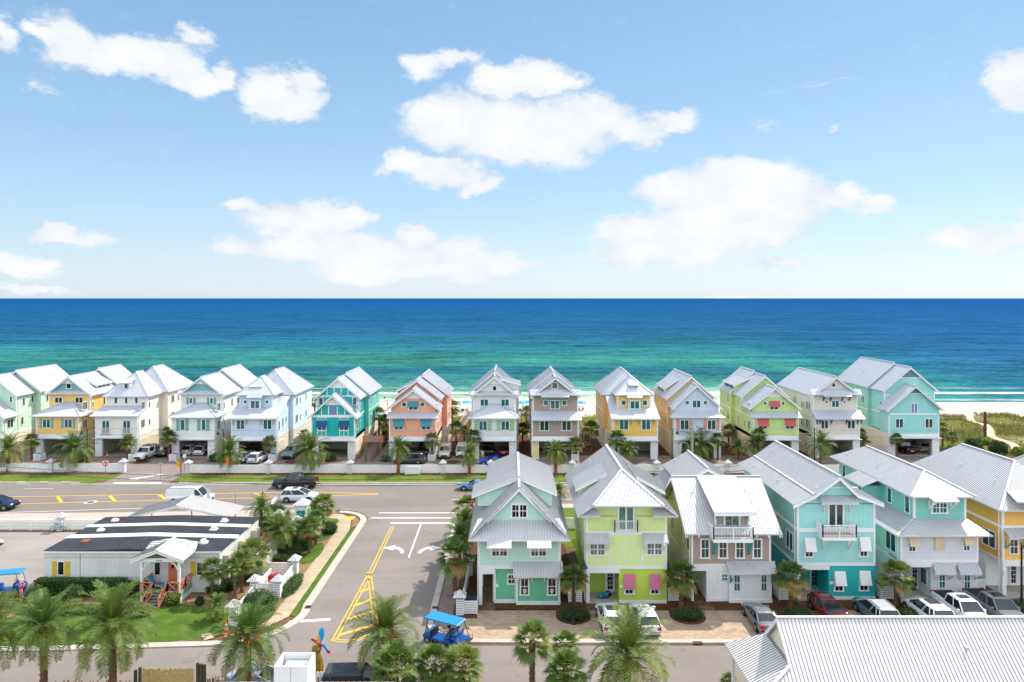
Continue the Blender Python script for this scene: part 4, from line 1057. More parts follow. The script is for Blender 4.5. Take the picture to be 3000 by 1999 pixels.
h.corners(x0, x1, d, zc + .2, 8.7); h.band(x0, x1, d, c.Z(868, d), c.Z(835, d)); h.band(xc - 1.9, xc + 1.9, d, 9.98, 10.08); h.band(xc - 2.6, xc + 2.6, d, 9.2, 9.28)
yo = d - 1.0
h.roof([[(c.X(750, yo), yo, c.Z(625, yo)), (c.X(1067, yo), yo, c.Z(625, yo)), (c.X(1035, d), d - .01, c.Z(555, d)), (c.X(727, d), d - .01, c.Z(555, d))]], name='door_awning')
for x in (765, 985): h.bracket(c.X(x, d), d, c.Z(628, d) + .1, drop=.85, out=.7)
h.win('F', d, c.X(797, d), c.X(938, d), 6.35, 8.85, n=2, tr=.15, glass=mat('door_dark_glass', (60, 72, 74), rough=.08, var=.3), sill=False)
h.balcony(c.X(757, 60), c.X(1042, 60), d, 1.2, 6.0, h=1.02)
for x in (760, 978): h.bracket(c.X(x, d), d, 5.7, drop=1.15, out=.95, w=.13)
for a, b, y0_, y1_, ty, by in ((597, 680, 1030, 1086, 918, 1040), (1063, 1143, 1022, 1082, 910, 1035), (850, 934, 1318, 1376, 1202, 1330), (1062, 1146, 1315, 1372, 1198, 1326)):
    h.cw(c, d, a, b, ty + 10, y1_, n=1, mun=True, tr=.13); h.awn(c, d, a + 4, b + 8, ty, by, M_WHITE, out=.42)
h.door('F', d + 2.4, c.X(655, d + 2.4), c.X(715, d + 2.4), .1, 2.4, mat('blue_door', (90, 150, 180)))
MB(h.org).box(c.X(815, d), c.X(845, d), d - .05, d - .002, c.Z(1312, d), c.Z(1288, d)).build('house_sign', M_WHITE, h.root)
h.sidewins('L', x0 - .03, [(62.0, 1.6, 3.9, 5.6), (63.6, .8, 1.2, 2.4), (70, 1, 7.0, 8.2)]); h.sband('L', x0 - .03, d, 75, 6.15, 6.4); h.sband('L', x0 - .03, d, 75, 2.95, 3.2)
h.vents([(25.6, 72.5, 9.0), (25.8, 66.2, 9.1), (28, 73.5, 10.5)]); h.finish()

# N5 teal top, grey body
tt = paint('sea_teal_siding', (118, 194, 180)); gb = paint('pale_grey_blue_siding', (206, 206, 212)); gl = paint('mint_side_siding', (164, 208, 186))
be = mat('beige_shutter', (226, 206, 172))
d = 61.2; c = NK; x0, x1 = c.X(405, d), c.X(1060, d); d3 = 62.7; t0, t1 = c.X(515, d3), x1 - .1
h = House('cottage', 'pale grey cottage with sea teal top storey and beige shutters', (x0 + x1) / 2, d); h.glass = M_GLASS2
zc = c.Z(1112, d); zb2 = c.Z(1168, d); xp = c.X(660, d)
h.wall(xp, x1, d, 76, .02, zc, gb); h.wall(x0, xp, d + 2.0, 76, .02, zc, gb)
h.mb('porch_beam', M_WHITE).box(x0, xp + .05, d - .02, d + .3, zb2, zc + .01); h.mb('porch_post', M_WHITE).box(x0, x0 + .3, d, d + .3, 0, zb2)
h.mb('porch_floor', M_CONC).box(x0, xp, d - .3, d + 2.0, 0, .1); h.mb('skirting', M_WHITE).box(xp, x1 + .02, d - .04, d + .2, 0, .25)
h.mb('band_trim', M_WHITE).box(x0 - .02, x1 + .02, d - .035, d + .05, zc - .12, zc + .1)
h.wall(x0, x1, d, 76, zc, 6.1, gb); h.mb('side_wall', gl).box(x0 - .03, x0 - .002, d + .14, 76, zc, 6.0); h.corners(x0, x1, d, zc, 6.1)
h.mb('side_wall', gb).box(x0 - .028, x0 - .002, d + 2, 76, 0, zc - .02)
h.roof([[(x0 - .75, 60.5, 5.95), (x1 + .9, 60.5, 5.95), (t1 + .1, d3, 6.75), (t0, d3, 6.75)], [(x0 - .75, 77, 5.95), (x0 - .75, 60.5, 5.95), (t0, d3, 6.75), (t0, 77, 6.75)],
        [(x1 + .9, 60.5, 5.95), (x1 + .9, 64, 5.95), (t1 + .1, 64, 6.75), (t1 + .1, d3, 6.75)]], name='lower_roof', caps=[((x0 - .75, 60.5, 5.95), (t0, d3, 6.75))])
h.wall(t0, t1, d3, 77, 6.3, 8.9, tt); h.corners(t0, t1, d3, 6.7, 8.85)
h.wall(35.2, t0 + .05, 68.2, 71.2, 6.2, 8.25, tt)
xr = 39.25; zr = 10.65; ze = 8.95
h.roof([[(36.3, 78, ze), (36.3, 62.05, ze), (xr, 64.9, zr), (xr, 75.6, zr)], [(42.2, 62.05, ze), (42.2, 78, ze), (xr, 75.6, zr), (xr, 64.9, zr)], [(36.3, 62.0, ze), (42.2, 62.0, ze), (xr, 64.9, zr)], [(42.2, 78, ze), (36.3, 78, ze), (xr, 75.6, zr)]],
       caps=[((xr, 64.9, zr), (xr, 75.6, zr)), ((36.3, 62, ze), (xr, 64.9, zr)), ((42.2, 62, ze), (xr, 64.9, zr))], m=M_ROOFG)
h.roof([[(34.75, 71.6, 8.3), (34.75, 67.8, 8.3), (36.4, 67.8, 9.0), (36.4, 71.6, 9.0)]], name='bay_roof', m=M_ROOFG)
yo = 61.4
h.roof([[(c.X(688, yo), yo, c.Z(607, yo)), (c.X(905, yo), yo, c.Z(607, yo)), (c.X(905, yo), 62.05, ze + .03), (c.X(680, yo), 62.05, ze + .03)]], name='window_hood')
for x in (645, 825): h.bracket(c.X(x, d3), d3, c.Z(607, d3) + .15, drop=.75, out=.9, w=.13)
h.cw(c, d3, 663, 803, 610, 712, mun=True, tr=.13)
for a, b, ty, by in ((462, 536, 876, 995), (928, 998, 868, 988)):
    h.cw(c, d, a, b, ty + 10, by + 45, n=1, mun=True, tr=.12); h.awn(c, d, a + 4, b + 12, ty, by, be, out=.4)
h.cw(c, d, 693, 770, 872, 1026, n=1, tr=.1); h.awn(c, d, 693, 772, 872, 1024, be, out=.12)
for a, b in ((677, 862), (886, 1078)):
    yo = d - .85
    h.roof([[(c.X(a + 22, yo), yo, c.Z(1226, yo)), (c.X(b + 22, yo), yo, c.Z(1226, yo)), (c.X(b - 14, d), d - .01, c.Z(1136, d)), (c.X(a, d), d - .01, c.Z(1136, d))]], name='window_hood')
    for x in (a + 20, b - 40): h.bracket(c.X(x, d), d, c.Z(1226, d) + .1, drop=.55, out=.5)
for a, b in ((722, 786), (935, 998)): h.cw(c, d, a, b, 1222, 1350, n=1, mun=True, tr=.1)
h.door('F', d + 2, c.X(492, d + 2), c.X(548, d + 2), .1, 2.45, M_WHITE); h.win('L', xp, d + .5, d + 1.6, .9, 2.5, n=1, tr=.1)
h.sidewins('L', x0 - .03, [(61.9, 1.7, 3.8, 5.5), (66, .8, 3.9, 5.3)]); h.sidewins('L', t0, [(63.3, .8, 6.95, 8.6), (66.3, .8, 7.0, 8.5)]); h.sidewins('L', 35.2, [(68.6, .7, 6.9, 8.3)]); h.sidewins('L', t0, [(73, .8, 7, 8.5), (75.4, .8, 7, 8.5)])
h.sband('L', x0 - .03, d, 76, 3.1, 3.3); h.vents([(37.6, 70, 9.8), (37.3, 76, 9.4)]); h.finish()

# N6 yellow, cut by the right edge
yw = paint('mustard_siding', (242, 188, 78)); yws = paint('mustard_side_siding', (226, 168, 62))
d = 61.8; c = NK; x0 = c.X(1270, d); x1 = x0 + 7.6; xc = 48.2
h = House('cottage', 'mustard yellow cottage behind the street lamp, cut off by the right edge of the picture', (x0 + x1) / 2, d); h.glass = M_GLASS
zc = c.Z(1105, d); zb2 = c.Z(1160, d)
h.wall(x0, x1, d + 2.2, 75.5, .02, zc, paint('white_lap_siding', (232, 233, 234)))
h.mb('porch_post', M_WHITE).box(x0, x0 + .35, d, d + .35, 0, zb2); h.mb('porch_beam', M_WHITE).box(x0, x1, d - .02, d + .3, zb2, zc); h.mb('porch_floor', M_CONC).box(x0, x1, d - .4, d + 2.2, 0, .1)
h.mb('porch_post', M_WHITE, 2).box(x0 + 4, x0 + 4.35, d, d + .35, 0, zb2)
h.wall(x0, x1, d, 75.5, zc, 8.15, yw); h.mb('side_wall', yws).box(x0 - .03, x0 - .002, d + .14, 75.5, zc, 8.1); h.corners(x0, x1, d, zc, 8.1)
h.band(x0, x1, d, c.Z(832, d), c.Z(812, d)); h.sband('L', x0 - .03, d, 75.5, 6.15, 6.4); h.sband('L', x0 - .03, d, 75.5, 3.1, 3.3)
a0, a1 = 43.6, 52.8; ze = 8.05; zr = 11.4
h.roof([[(a0, 76.5, ze), (a0, 60.9, ze), (xc, 65.4, zr), (xc, 73.2, zr)], [(a1, 60.9, ze), (a1, 76.5, ze), (xc, 73.2, zr), (xc, 65.4, zr)], [(a0, 60.9, ze), (a1, 60.9, ze), (xc, 65.4, zr)], [(a1, 76.5, ze), (a0, 76.5, ze), (xc, 73.2, zr)]],
       caps=[((xc, 65.4, zr), (xc, 73.2, zr)), ((a0, 60.9, ze), (xc, 65.4, zr))], m=M_ROOFG)
yo = 60.3
h.roof([[(c.X(1395, yo), yo, c.Z(612, yo)), (c.X(1640, yo), yo, c.Z(612, yo)), (c.X(1600, 62.5), 62.5, c.Z(512, 62.5)), (c.X(1300, 62.5), 62.5, c.Z(512, 62.5))]], name='window_hood')
yo = d - 1
h.roof([[(c.X(1330, yo), yo, c.Z(917, yo)), (c.X(1560, yo), yo, c.Z(917, yo)), (c.X(1545, d), d - .01, c.Z(836, d)), (c.X(1282, d), d - .01, c.Z(836, d))]], name='awning_roof')
h.bracket(c.X(1295, d), d, c.Z(925, d), drop=.8, out=.8, m=mat('grey_green_bracket', (130, 160, 160))); h.bracket(c.X(1445, d), d, c.Z(925, d), drop=.8, out=.8, m=mat('grey_green_bracket', (130, 160, 160)))
h.cw(c, d, 1325, 1405, 925, 1058, n=1, mun=True); h.cw(c, d, 1438, 1520, 925, 1058, n=1, mun=True)
h.sidewins('L', x0 - .03, [(62.6, 1.8, 3.9, 5.5), (68, 1, 4, 5.4)])
h.door('F', d + 2.2, c.X(1332, d + 2.2), c.X(1388, d + 2.2), .1, 2.45, M_WHITE)
MB(h.org).box(c.X(1272, d), c.X(1287, d), d - .05, d - .002, c.Z(1238, d), c.Z(1190, d)).build('house_number', M_CREAM, h.root)
h.vents([(45.6, 64.5, 9.6), (46, 70, 9.7)]); h.finish()

# N7 next house, only a corner of its roof shows
h = House('cottage', 'sea green cottage roof peeping in at the right edge behind the yellow cottage', 58, 64)
h.hip(54.6, 61.5, 63.5, 76, 0, 7.9, 11.0, tt, ov=.8, front=4, back=3); h.vents([(56.5, 72, 9.5)])
h.win('F', 63.5, 55.5, 57, 4, 5.5); h.win('F', 63.5, 58.5, 60, 4, 5.5); h.finish()

# ------------------------------------------------------------------ foreground pavilion roof, bottom right
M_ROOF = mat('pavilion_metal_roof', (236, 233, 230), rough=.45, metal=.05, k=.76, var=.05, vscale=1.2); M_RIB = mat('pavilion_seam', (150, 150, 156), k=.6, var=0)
h = House('pavilion', 'long white ribbed metal roof building in the bottom right corner', 25, 43)
zr, yr = 6.42, 44.0
G0, G1 = 17.0, 42.0
yo, zo = 41.85, 4.4
h.roof([[(14.7, 40.52, 3.15), (G1, 40.52, 3.15), (G1, yr, zr), (G0, yr, zr), (G0, yo, zo)], [(G1, yr + 2.1, zo), (G0, yr + 2.1, zo), (G0, yr, zr), (G1, yr, zr)]], caps=[((G0, yr, zr), (G1, yr, zr)), ((14.7, 40.52, 3.15), (G0, yo, zo))], rib=.24)
h.roof([[(14.7, 47.2, 3.15), (14.7, 40.5, 3.15), (G0 + .05, yo, 4.38), (G0 + .05, yr + 2.1, 4.38)], [(44, 47.2, 3.15), (14.7, 47.2, 3.15), (G0 + .2, yr + 2.1, 4.38), (G1, yr + 2.1, 4.38)]], name='skirt_roof', rib=.24)
h.mb('gable_end', paint('cream_gable', (226, 220, 200))).prism([(yo + .2, 4.3), (yr + 1.9, 4.3), (yr, zr - .2)], 'x', G0 + .35, G0 + .5)
fm = h.mb('rake_board', M_WHITE); fm.prism([(yo, zo - .3), (yr, zr - .3), (yr + 2.1, zo - .3), (yr + 2.1, zo - .1), (yr, zr - .1), (yo, zo - .1)], 'x', G0 + .01, G0 + .07)
for y in (41.0, 43.6, 46.6): h.mb('post', M_WHITE).box(15.0, 15.2, y - .1, y + .1, 0, 3.2)
h.wall(17.6, 41, 42.2, 46, 0, 4.2, M_WSID)
h.vents([(28.3, 42.5, 5.0)]); h.finish()
# foreground left: low white ribbed roof and the chimney box
h = House('shack', 'low white ribbed metal roof with a white chimney box at the bottom edge', -9.5, 35)
zr = 6.85; yr = 35.7
h.roof([[(-15.9, 33, 5.8), (-6.4, 33, 5.8), (-6.4, yr, zr), (-15.9, yr, zr)], [(-6.4, 37.7, 5.8), (-15.9, 37.7, 5.8), (-15.9, yr, zr), (-6.4, yr, zr)]], rib=.3)
h.wall(-15.6, -6.7, 33.3, 37.4, 0, 5.7, M_WSID)
X0, X1 = -12.05, -10.35; Y0, Y1 = 34.55, 35.95; zt = 8.35
mb = MB(h.org)
for a in ((X0, X1, Y0, Y0 + .08), (X0, X1, Y1 - .08, Y1), (X0, X0 + .08, Y0 + .08, Y1 - .08), (X1 - .08, X1, Y0 + .08, Y1 - .08)): mb.box(*a, 5.8, zt)
o = mb.build('chimney', M_WHITE, h.root)
MB(h.org).box(X0 + .3, X1 - .3, Y0 + .25, Y1 - .2, 6, zt - .3).build('chimney_cap', mat('galvanised_cap', (206, 210, 216), rough=.4, metal=.4), o)
MB(h.org).box((X0 + X1) / 2 - .01, (X0 + X1) / 2 + .01, Y0 - .01, Y0 - .001, 5.8, zt).build('panel_seam', M_CONC, o)
h.finish()
# ------------------------------------------------------------------ ground, sea, roads
def terrain_h(x, y):
    if y < 134: return 0.0
    if y < 158:
        t = (y - 134) / 24
        b = math.sin(min(1, t * 2.2) * math.pi / 2)
        n = math.sin(x * .31 + y * .2) * math.sin(y * .53 + x * .07) + .5 * math.sin(x * .83 + 2) * math.sin(y * .9)
        return b * (.55 + .38 * n) * (1 if t < .75 else (1 - t) * 4 * .6 + .4)
    return .2 - (y - 158) * .046
def make_ground():
    ys = [-30, 20, 60, 100, 134] + [134 + 1.2 * k for k in range(1, 21)] + [160, 166, 172, 180, 190, 200, 215, 240, 300]
    xs = [-2500, -900, -400, -200] + [-150 + 1.5 * k for k in range(201)] + [200, 400, 900, 2500]
    v = [(x, y, terrain_h(x, y)) for y in ys for x in xs]; n = len(xs)
    f = [(j * n + i, j * n + i + 1, (j + 1) * n + i + 1, (j + 1) * n + i) for j in range(len(ys) - 1) for i in range(n - 1)]
    me = bpy.data.meshes.new('ground'); me.from_pydata(v, [], f); me.polygons.foreach_set('use_smooth', [True] * len(f))
    m = bpy.data.materials.new('ground'); m.use_nodes = True; nt = m.node_tree; b = nt.nodes['Principled BSDF']
    geo = nd(nt, 'ShaderNodeNewGeometry'); sp = nd(nt, 'ShaderNodeSeparateXYZ'); ln(nt, geo.outputs['Position'], sp.inputs[0])
    def nz(scale, det=5, rough=.6):
        k = nd(nt, 'ShaderNodeTexNoise', i_Scale=scale, i_Detail=det, i_Roughness=rough); ln(nt, geo.outputs['Position'], k.inputs['Vector']); return k.outputs['Fac']
    n1, n2, n3 = nz(.15, 6), nz(1.3, 6), nz(6, 4)
    soil = ramp(nt, n2, [(.3, (.085, .05, .03)), (.55, (.14, .085, .052)), (.75, (.21, .145, .09))])
    grass = ramp(nt, n3, [(.3, (.05, .062, .01)), (.5, (.115, .11, .018)), (.7, (.19, .16, .04))])
    sand = ramp(nt, n2, [(.3, (.39, .34, .295)), (.7, (.49, .44, .39))])
    mixf = nd(nt, 'ShaderNodeMapRange'); ln(nt, mth(nt, 'ADD', mth(nt, 'MULTIPLY', n1, .5), mth(nt, 'MULTIPLY', n2, .5)), mixf.inputs[0])
    mixf.inputs['From Min'].default_value = .56; mixf.inputs['From Max'].default_value = .64
    dune = nd(nt, 'ShaderNodeMix', data_type='RGBA'); ln(nt, mixf.outputs[0], dune.inputs[0]); ln(nt, grass, dune.inputs[6]); ln(nt, sand, dune.inputs[7])
    wet = nd(nt, 'ShaderNodeMix', data_type='RGBA')
    yy = mth(nt, 'ADD', sp.outputs[1], mth(nt, 'MULTIPLY', mth(nt, 'SUBTRACT', n1, .5), 9))
    wf = nd(nt, 'ShaderNodeMapRange'); ln(nt, yy, wf.inputs[0]); wf.inputs['From Min'].default_value = 174; wf.inputs['From Max'].default_value = 181
    ln(nt, wf.outputs[0], wet.inputs[0]); ln(nt, sand, wet.inputs[6]); wet.inputs[7].default_value = (.42, .43, .38, 1)
    a = nd(nt, 'ShaderNodeMapRange'); ln(nt, yy, a.inputs[0]); a.inputs['From Min'].default_value = 153.5; a.inputs['From Max'].default_value = 155
    m1 = nd(nt, 'ShaderNodeMix', data_type='RGBA'); ln(nt, a.outputs[0], m1.inputs[0]); ln(nt, dune.outputs[2], m1.inputs[6]); ln(nt, wet.outputs[2], m1.inputs[7])
    c = nd(nt, 'ShaderNodeMapRange'); ln(nt, mth(nt, 'ADD', yy, mth(nt, 'MULTIPLY', mth(nt, 'GREATER_THAN', sp.outputs[0], 74.5), 22)), c.inputs[0]); c.inputs['From Min'].default_value = 134; c.inputs['From Max'].default_value = 136
    m2 = nd(nt, 'ShaderNodeMix', data_type='RGBA'); ln(nt, c.outputs[0], m2.inputs[0]); ln(nt, soil, m2.inputs[6]); ln(nt, m1.outputs[2], m2.inputs[7])
    ln(nt, m2.outputs[2], b.inputs['Base Color']); b.inputs['Roughness'].default_value = .95; b.inputs['Specular IOR Level'].default_value = .1
    me.materials.append(m); o = bpy.data.objects.new('ground', me); COL.objects.link(o); struct(o)
make_ground()

def make_sea():
    ys = [178, 182, 186, 190, 194, 198, 203, 210, 220, 240, 280, 340, 420, 560, 800, 1200, 2000, 4000, 9000, 25000, 80000]
    v = []; f = []
    for y in ys:
        w = 300 + y * 1.4
        for k in range(9): v.append((-w + 2 * w * k / 8, y, -1.0))
    for j in range(len(ys) - 1):
        for k in range(8): a = j * 9 + k; f.append((a, a + 1, a + 10, a + 9))
    me = bpy.data.meshes.new('sea'); me.from_pydata(v, [], f)
    m = bpy.data.materials.new('sea_water'); m.use_nodes = True; nt = m.node_tree; nt.nodes.clear()
    geo = nd(nt, 'ShaderNodeNewGeometry'); sp = nd(nt, 'ShaderNodeSeparateXYZ'); ln(nt, geo.outputs['Position'], sp.inputs[0])
    def nz(sx, sy, det=5, rough=.6, dist=0.0, off=(0, 0, 0)):
        mp = nd(nt, 'ShaderNodeMapping'); mp.inputs['Scale'].default_value = (sx, sy, 1); mp.inputs['Location'].default_value = off; ln(nt, geo.outputs['Position'], mp.inputs[0])
        k = nd(nt, 'ShaderNodeTexNoise', i_Scale=1.0, i_Detail=det, i_Roughness=rough, i_Distortion=dist); ln(nt, mp.outputs[0], k.inputs['Vector']); return k.outputs['Fac']
    # water depth grows with distance from the shore: colour by log distance, warped by sandbars
    warp = nz(.004, .012, 4, .6)
    # the right side is deeper
    side = mth(nt, 'MULTIPLY', mth(nt, 'MAXIMUM', mth(nt, 'SUBTRACT', mth(nt, 'DIVIDE', sp.outputs[0], mth(nt, 'MAXIMUM', sp.outputs[1], 1.0)), .32), 0.0), .32)
    ly = mth(nt, 'DIVIDE', mth(nt, 'LOGARITHM', mth(nt, 'DIVIDE', sp.outputs[1], 190.0), math.e), 5.0)
    t = mth(nt, 'ADD', mth(nt, 'ADD', ly, side), mth(nt, 'MULTIPLY', mth(nt, 'SUBTRACT', warp, .5), mth(nt, 'ADD', mth(nt, 'MULTIPLY', ly, .5), .03)))
    def c(r, g, b): return (lin(r), lin(g), lin(b))
    def t_of(v): return max(0.0, math.log((HC + 1) * FPX / (v - HOR) / 190.0) / 5.0)
    col = ramp(nt, t, [(0, c(214, 222, 204)), (t_of(1165), c(186, 214, 188)), (t_of(1152), c(150, 200, 168)), (t_of(1140), c(92, 170, 152)), (t_of(1115), c(64, 138, 140)), (t_of(1080), c(44, 116, 132)), (t_of(1055), c(68, 148, 142)),
                       (t_of(1036), c(58, 140, 144)), (t_of(1010), c(46, 120, 148)), (t_of(970), c(42, 108, 150)), (t_of(930), c(36, 104, 156)), (t_of(895), c(30, 101, 162)), (t_of(880), c(22, 92, 160))])
    # streaks and chop
    s1 = nz(.06, .13, 6, .68); s2 = nz(.35, .6, 5, .72); s3 = nz(.012, .05, 4, .6, off=(5, 9, 0)); s5 = nz(1.2, 2.0, 4, .7, off=(1, 7, 0)); s4 = nz(.004, .02, 4, .6, off=(3, 1, 0))
    mod = mth(nt, 'ADD', mth(nt, 'MULTIPLY', mth(nt, 'SUBTRACT', s5, .5), .55), mth(nt, 'ADD', mth(nt, 'MULTIPLY', s1, .8), mth(nt, 'ADD', mth(nt, 'MULTIPLY', s2, 1.0), mth(nt, 'ADD', mth(nt, 'MULTIPLY', s3, .5), mth(nt, 'MULTIPLY', s4, .3)))))
    val = nd(nt, 'ShaderNodeMapRange'); ln(nt, mod, val.inputs[0]); val.inputs['From Min'].default_value = .85; val.inputs['From Max'].default_value = 1.75
    val.inputs['To Min'].default_value = -.12; val.inputs['To Max'].default_value = 1.08
    # surf lines and whitecaps
    wy = mth(nt, 'ADD', sp.outputs[1], mth(nt, 'MULTIPLY', mth(nt, 'SUBTRACT', nz(.03, .06, 4), .5), 9.0))
    def foam(y0, w, amp):
        d = mth(nt, 'ABSOLUTE', mth(nt, 'SUBTRACT', wy, y0)); return mth(nt, 'MULTIPLY', mth(nt, 'SUBTRACT', 1.0, mth(nt, 'DIVIDE', d, w), True), amp)
    br = nz(.09, .5, 5, .7, off=(2, 2, 0))
    fo = mth(nt, 'MULTIPLY', mth(nt, 'ADD', mth(nt, 'ADD', foam(188, 2.0, .45), foam(202, 3.4, .95)), foam(213, 1.6, .25)), mth(nt, 'MULTIPLY', mth(nt, 'SUBTRACT', br, .36, True), 5.0))
    wc = mth(nt, 'MULTIPLY', mth(nt, 'GREATER_THAN', nz(.22, .7, 5, .7, off=(9, 4, 0)), .715), mth(nt, 'ADD', .25, mth(nt, 'MULTIPLY', side, 5.0)))
    foam_f = mth(nt, 'MINIMUM', mth(nt, 'ADD', fo, wc), 1.0)
    vm = nd(nt, 'ShaderNodeVectorMath', operation='SCALE'); ln(nt, col, vm.inputs[0]); ln(nt, val.outputs[0], vm.inputs['Scale'])
    mx = nd(nt, 'ShaderNodeMix', data_type='RGBA'); ln(nt, foam_f, mx.inputs[0]); ln(nt, vm.outputs[0], mx.inputs[6]); mx.inputs[7].default_value = (.8, .82, .8, 1)
    df = nd(nt, 'ShaderNodeBsdfDiffuse'); ln(nt, mx.outputs[2], df.inputs[0])
    bp = nd(nt, 'ShaderNodeBump'); bp.inputs['Distance'].default_value = .6; bp.inputs['Strength'].default_value = .7; ln(nt, mth(nt, 'ADD', s1, mth(nt, 'MULTIPLY', s2, .5)), bp.inputs['Height'])
    gl = nd(nt, 'ShaderNodeBsdfGlossy'); gl.inputs['Roughness'].default_value = .3; ln(nt, bp.outputs[0], gl.inputs['Normal']); gl.inputs[0].default_value = (.55, .75, .9, 1)
    ms = nd(nt, 'ShaderNodeMixShader'); ms.inputs[0].default_value = .012; ln(nt, df.outputs[0], ms.inputs[1]); ln(nt, gl.outputs[0], ms.inputs[2])
    out = nd(nt, 'ShaderNodeOutputMaterial'); ln(nt, ms.outputs[0], out.inputs[0])
    me.materials.append(m); o = bpy.data.objects.new('sea', me); COL.objects.link(o); struct(o)
make_sea()
def sand_path():
    mb = MB(); P = [(90 + k * .62 + .8 * math.sin(k * .7), 122 + k * 1.6) for k in range(22)]
    for (a, b), (c, d) in zip(P, P[1:]): mb.face([(a - .8, b, terrain_h(a - .8, b) + .09), (a + .8, b, terrain_h(a + .8, b) + .09), (c + .8, d, terrain_h(c + .8, d) + .09), (c - .8, d, terrain_h(c - .8, d) + .09)])
    struct(mb.build('path', mat('dune_path_sand', (226, 208, 184), rough=.95, k=.62, var=.1, spec=.1)))
sand_path()

def asphalt_mat(name, base, warm=0.0):
    m = bpy.data.materials.new(name); m.use_nodes = True; nt = m.node_tree; b = nt.nodes['Principled BSDF']
    geo = nd(nt, 'ShaderNodeNewGeometry')
    def nz(scale, det, mp=(1, 1, 1)):
        q = nd(nt, 'ShaderNodeMapping'); q.inputs['Scale'].default_value = mp; ln(nt, geo.outputs['Position'], q.inputs[0])
        k = nd(nt, 'ShaderNodeTexNoise', i_Scale=scale, i_Detail=det, i_Roughness=.6); ln(nt, q.outputs[0], k.inputs['Vector']); return k.outputs['Fac']
    big, fine, streak = nz(.12, 5), nz(9, 4), nz(.5, 5, (.06, 1, 1))
    f = mth(nt, 'ADD', mth(nt, 'MULTIPLY', big, .5), mth(nt, 'ADD', mth(nt, 'MULTIPLY', fine, .25), mth(nt, 'MULTIPLY', streak, .35)))
    vo = nd(nt, 'ShaderNodeTexVoronoi', feature='DISTANCE_TO_EDGE', i_Scale=.22); wv = nd(nt, 'ShaderNodeVectorMath', operation='ADD'); nn = nd(nt, 'ShaderNodeTexNoise', i_Scale=.8, i_Detail=4.0); ln(nt, geo.outputs['Position'], nn.inputs[0]); ln(nt, geo.outputs['Position'], wv.inputs[0]); ln(nt, nn.outputs['Color'], wv.inputs[1]); ln(nt, wv.outputs[0], vo.inputs[0])
    crack = mth(nt, 'MULTIPLY', mth(nt, 'LESS_THAN', vo.outputs['Distance'], .006), mth(nt, 'MULTIPLY', mth(nt, 'GREATER_THAN', big, .5), .16))
    f = mth(nt, 'SUBTRACT', f, mth(nt, 'ADD', crack, mth(nt, 'MULTIPLY', mth(nt, 'GREATER_THAN', nz(.5, 3), .66), .10)))
    ln(nt, ramp(nt, f, [(.3, tuple(v * .70 for v in base)), (.53, base), (.72, tuple(v * 1.2 for v in base))]), b.inputs['Base Color'])
    b.inputs['Roughness'].default_value = .9; b.inputs['Specular IOR Level'].default_value = .2
    bp = nd(nt, 'ShaderNodeBump'); bp.inputs['Distance'].default_value = .01; ln(nt, nz(40, 3), bp.inputs['Height']); ln(nt, bp.outputs[0], b.inputs['Normal'])
    return m
M_ASPH = asphalt_mat('road_asphalt', (.175, .155, .142)); M_ASPH2 = asphalt_mat('street_asphalt', (.198, .173, .16)); M_LOT = asphalt_mat('pale_lot_asphalt', (.262, .232, .214))
def paver_mat(name, a, b_, sc=1.0):
    m = bpy.data.materials.new(name); m.use_nodes = True; nt = m.node_tree; b = nt.nodes['Principled BSDF']
    geo = nd(nt, 'ShaderNodeNewGeometry'); br = nd(nt, 'ShaderNodeTexBrick', i_Scale=sc); ln(nt, geo.outputs['Position'], br.inputs[0])
    br.inputs['Color1'].default_value = (*a, 1); br.inputs['Color2'].default_value = (*b_, 1); br.inputs['Mortar'].default_value = tuple(v * .55 for v in a) + (1,)
    br.inputs['Mortar Size'].default_value = .012; br.inputs['Brick Width'].default_value = .42; br.inputs['Row Height'].default_value = .21; br.inputs['Bias'].default_value = 0
    n = nd(nt, 'ShaderNodeTexNoise', i_Scale=.7, i_Detail=5.0); ln(nt, geo.outputs['Position'], n.inputs[0])
    sc_ = nd(nt, 'ShaderNodeVectorMath', operation='SCALE'); ln(nt, br.outputs['Color'], sc_.inputs[0]); ln(nt, mth(nt, 'ADD', mth(nt, 'MULTIPLY', n.outputs['Fac'], .8), .6), sc_.inputs['Scale'])
    ln(nt, sc_.outputs[0], b.inputs['Base Color']); b.inputs['Roughness'].default_value = .85
    bp = nd(nt, 'ShaderNodeBump'); bp.inputs['Distance'].default_value = .01; ln(nt, br.outputs['Fac'], bp.inputs['Height']); bp.invert = True; ln(nt, bp.outputs[0], b.inputs['Normal'])
    return m
M_PAVE = paver_mat('tan_pavers', (.42, .31, .21), (.30, .22, .16)); M_PAVEB = paver_mat('brown_pavers', (.25, .185, .15), (.17, .13, .115))
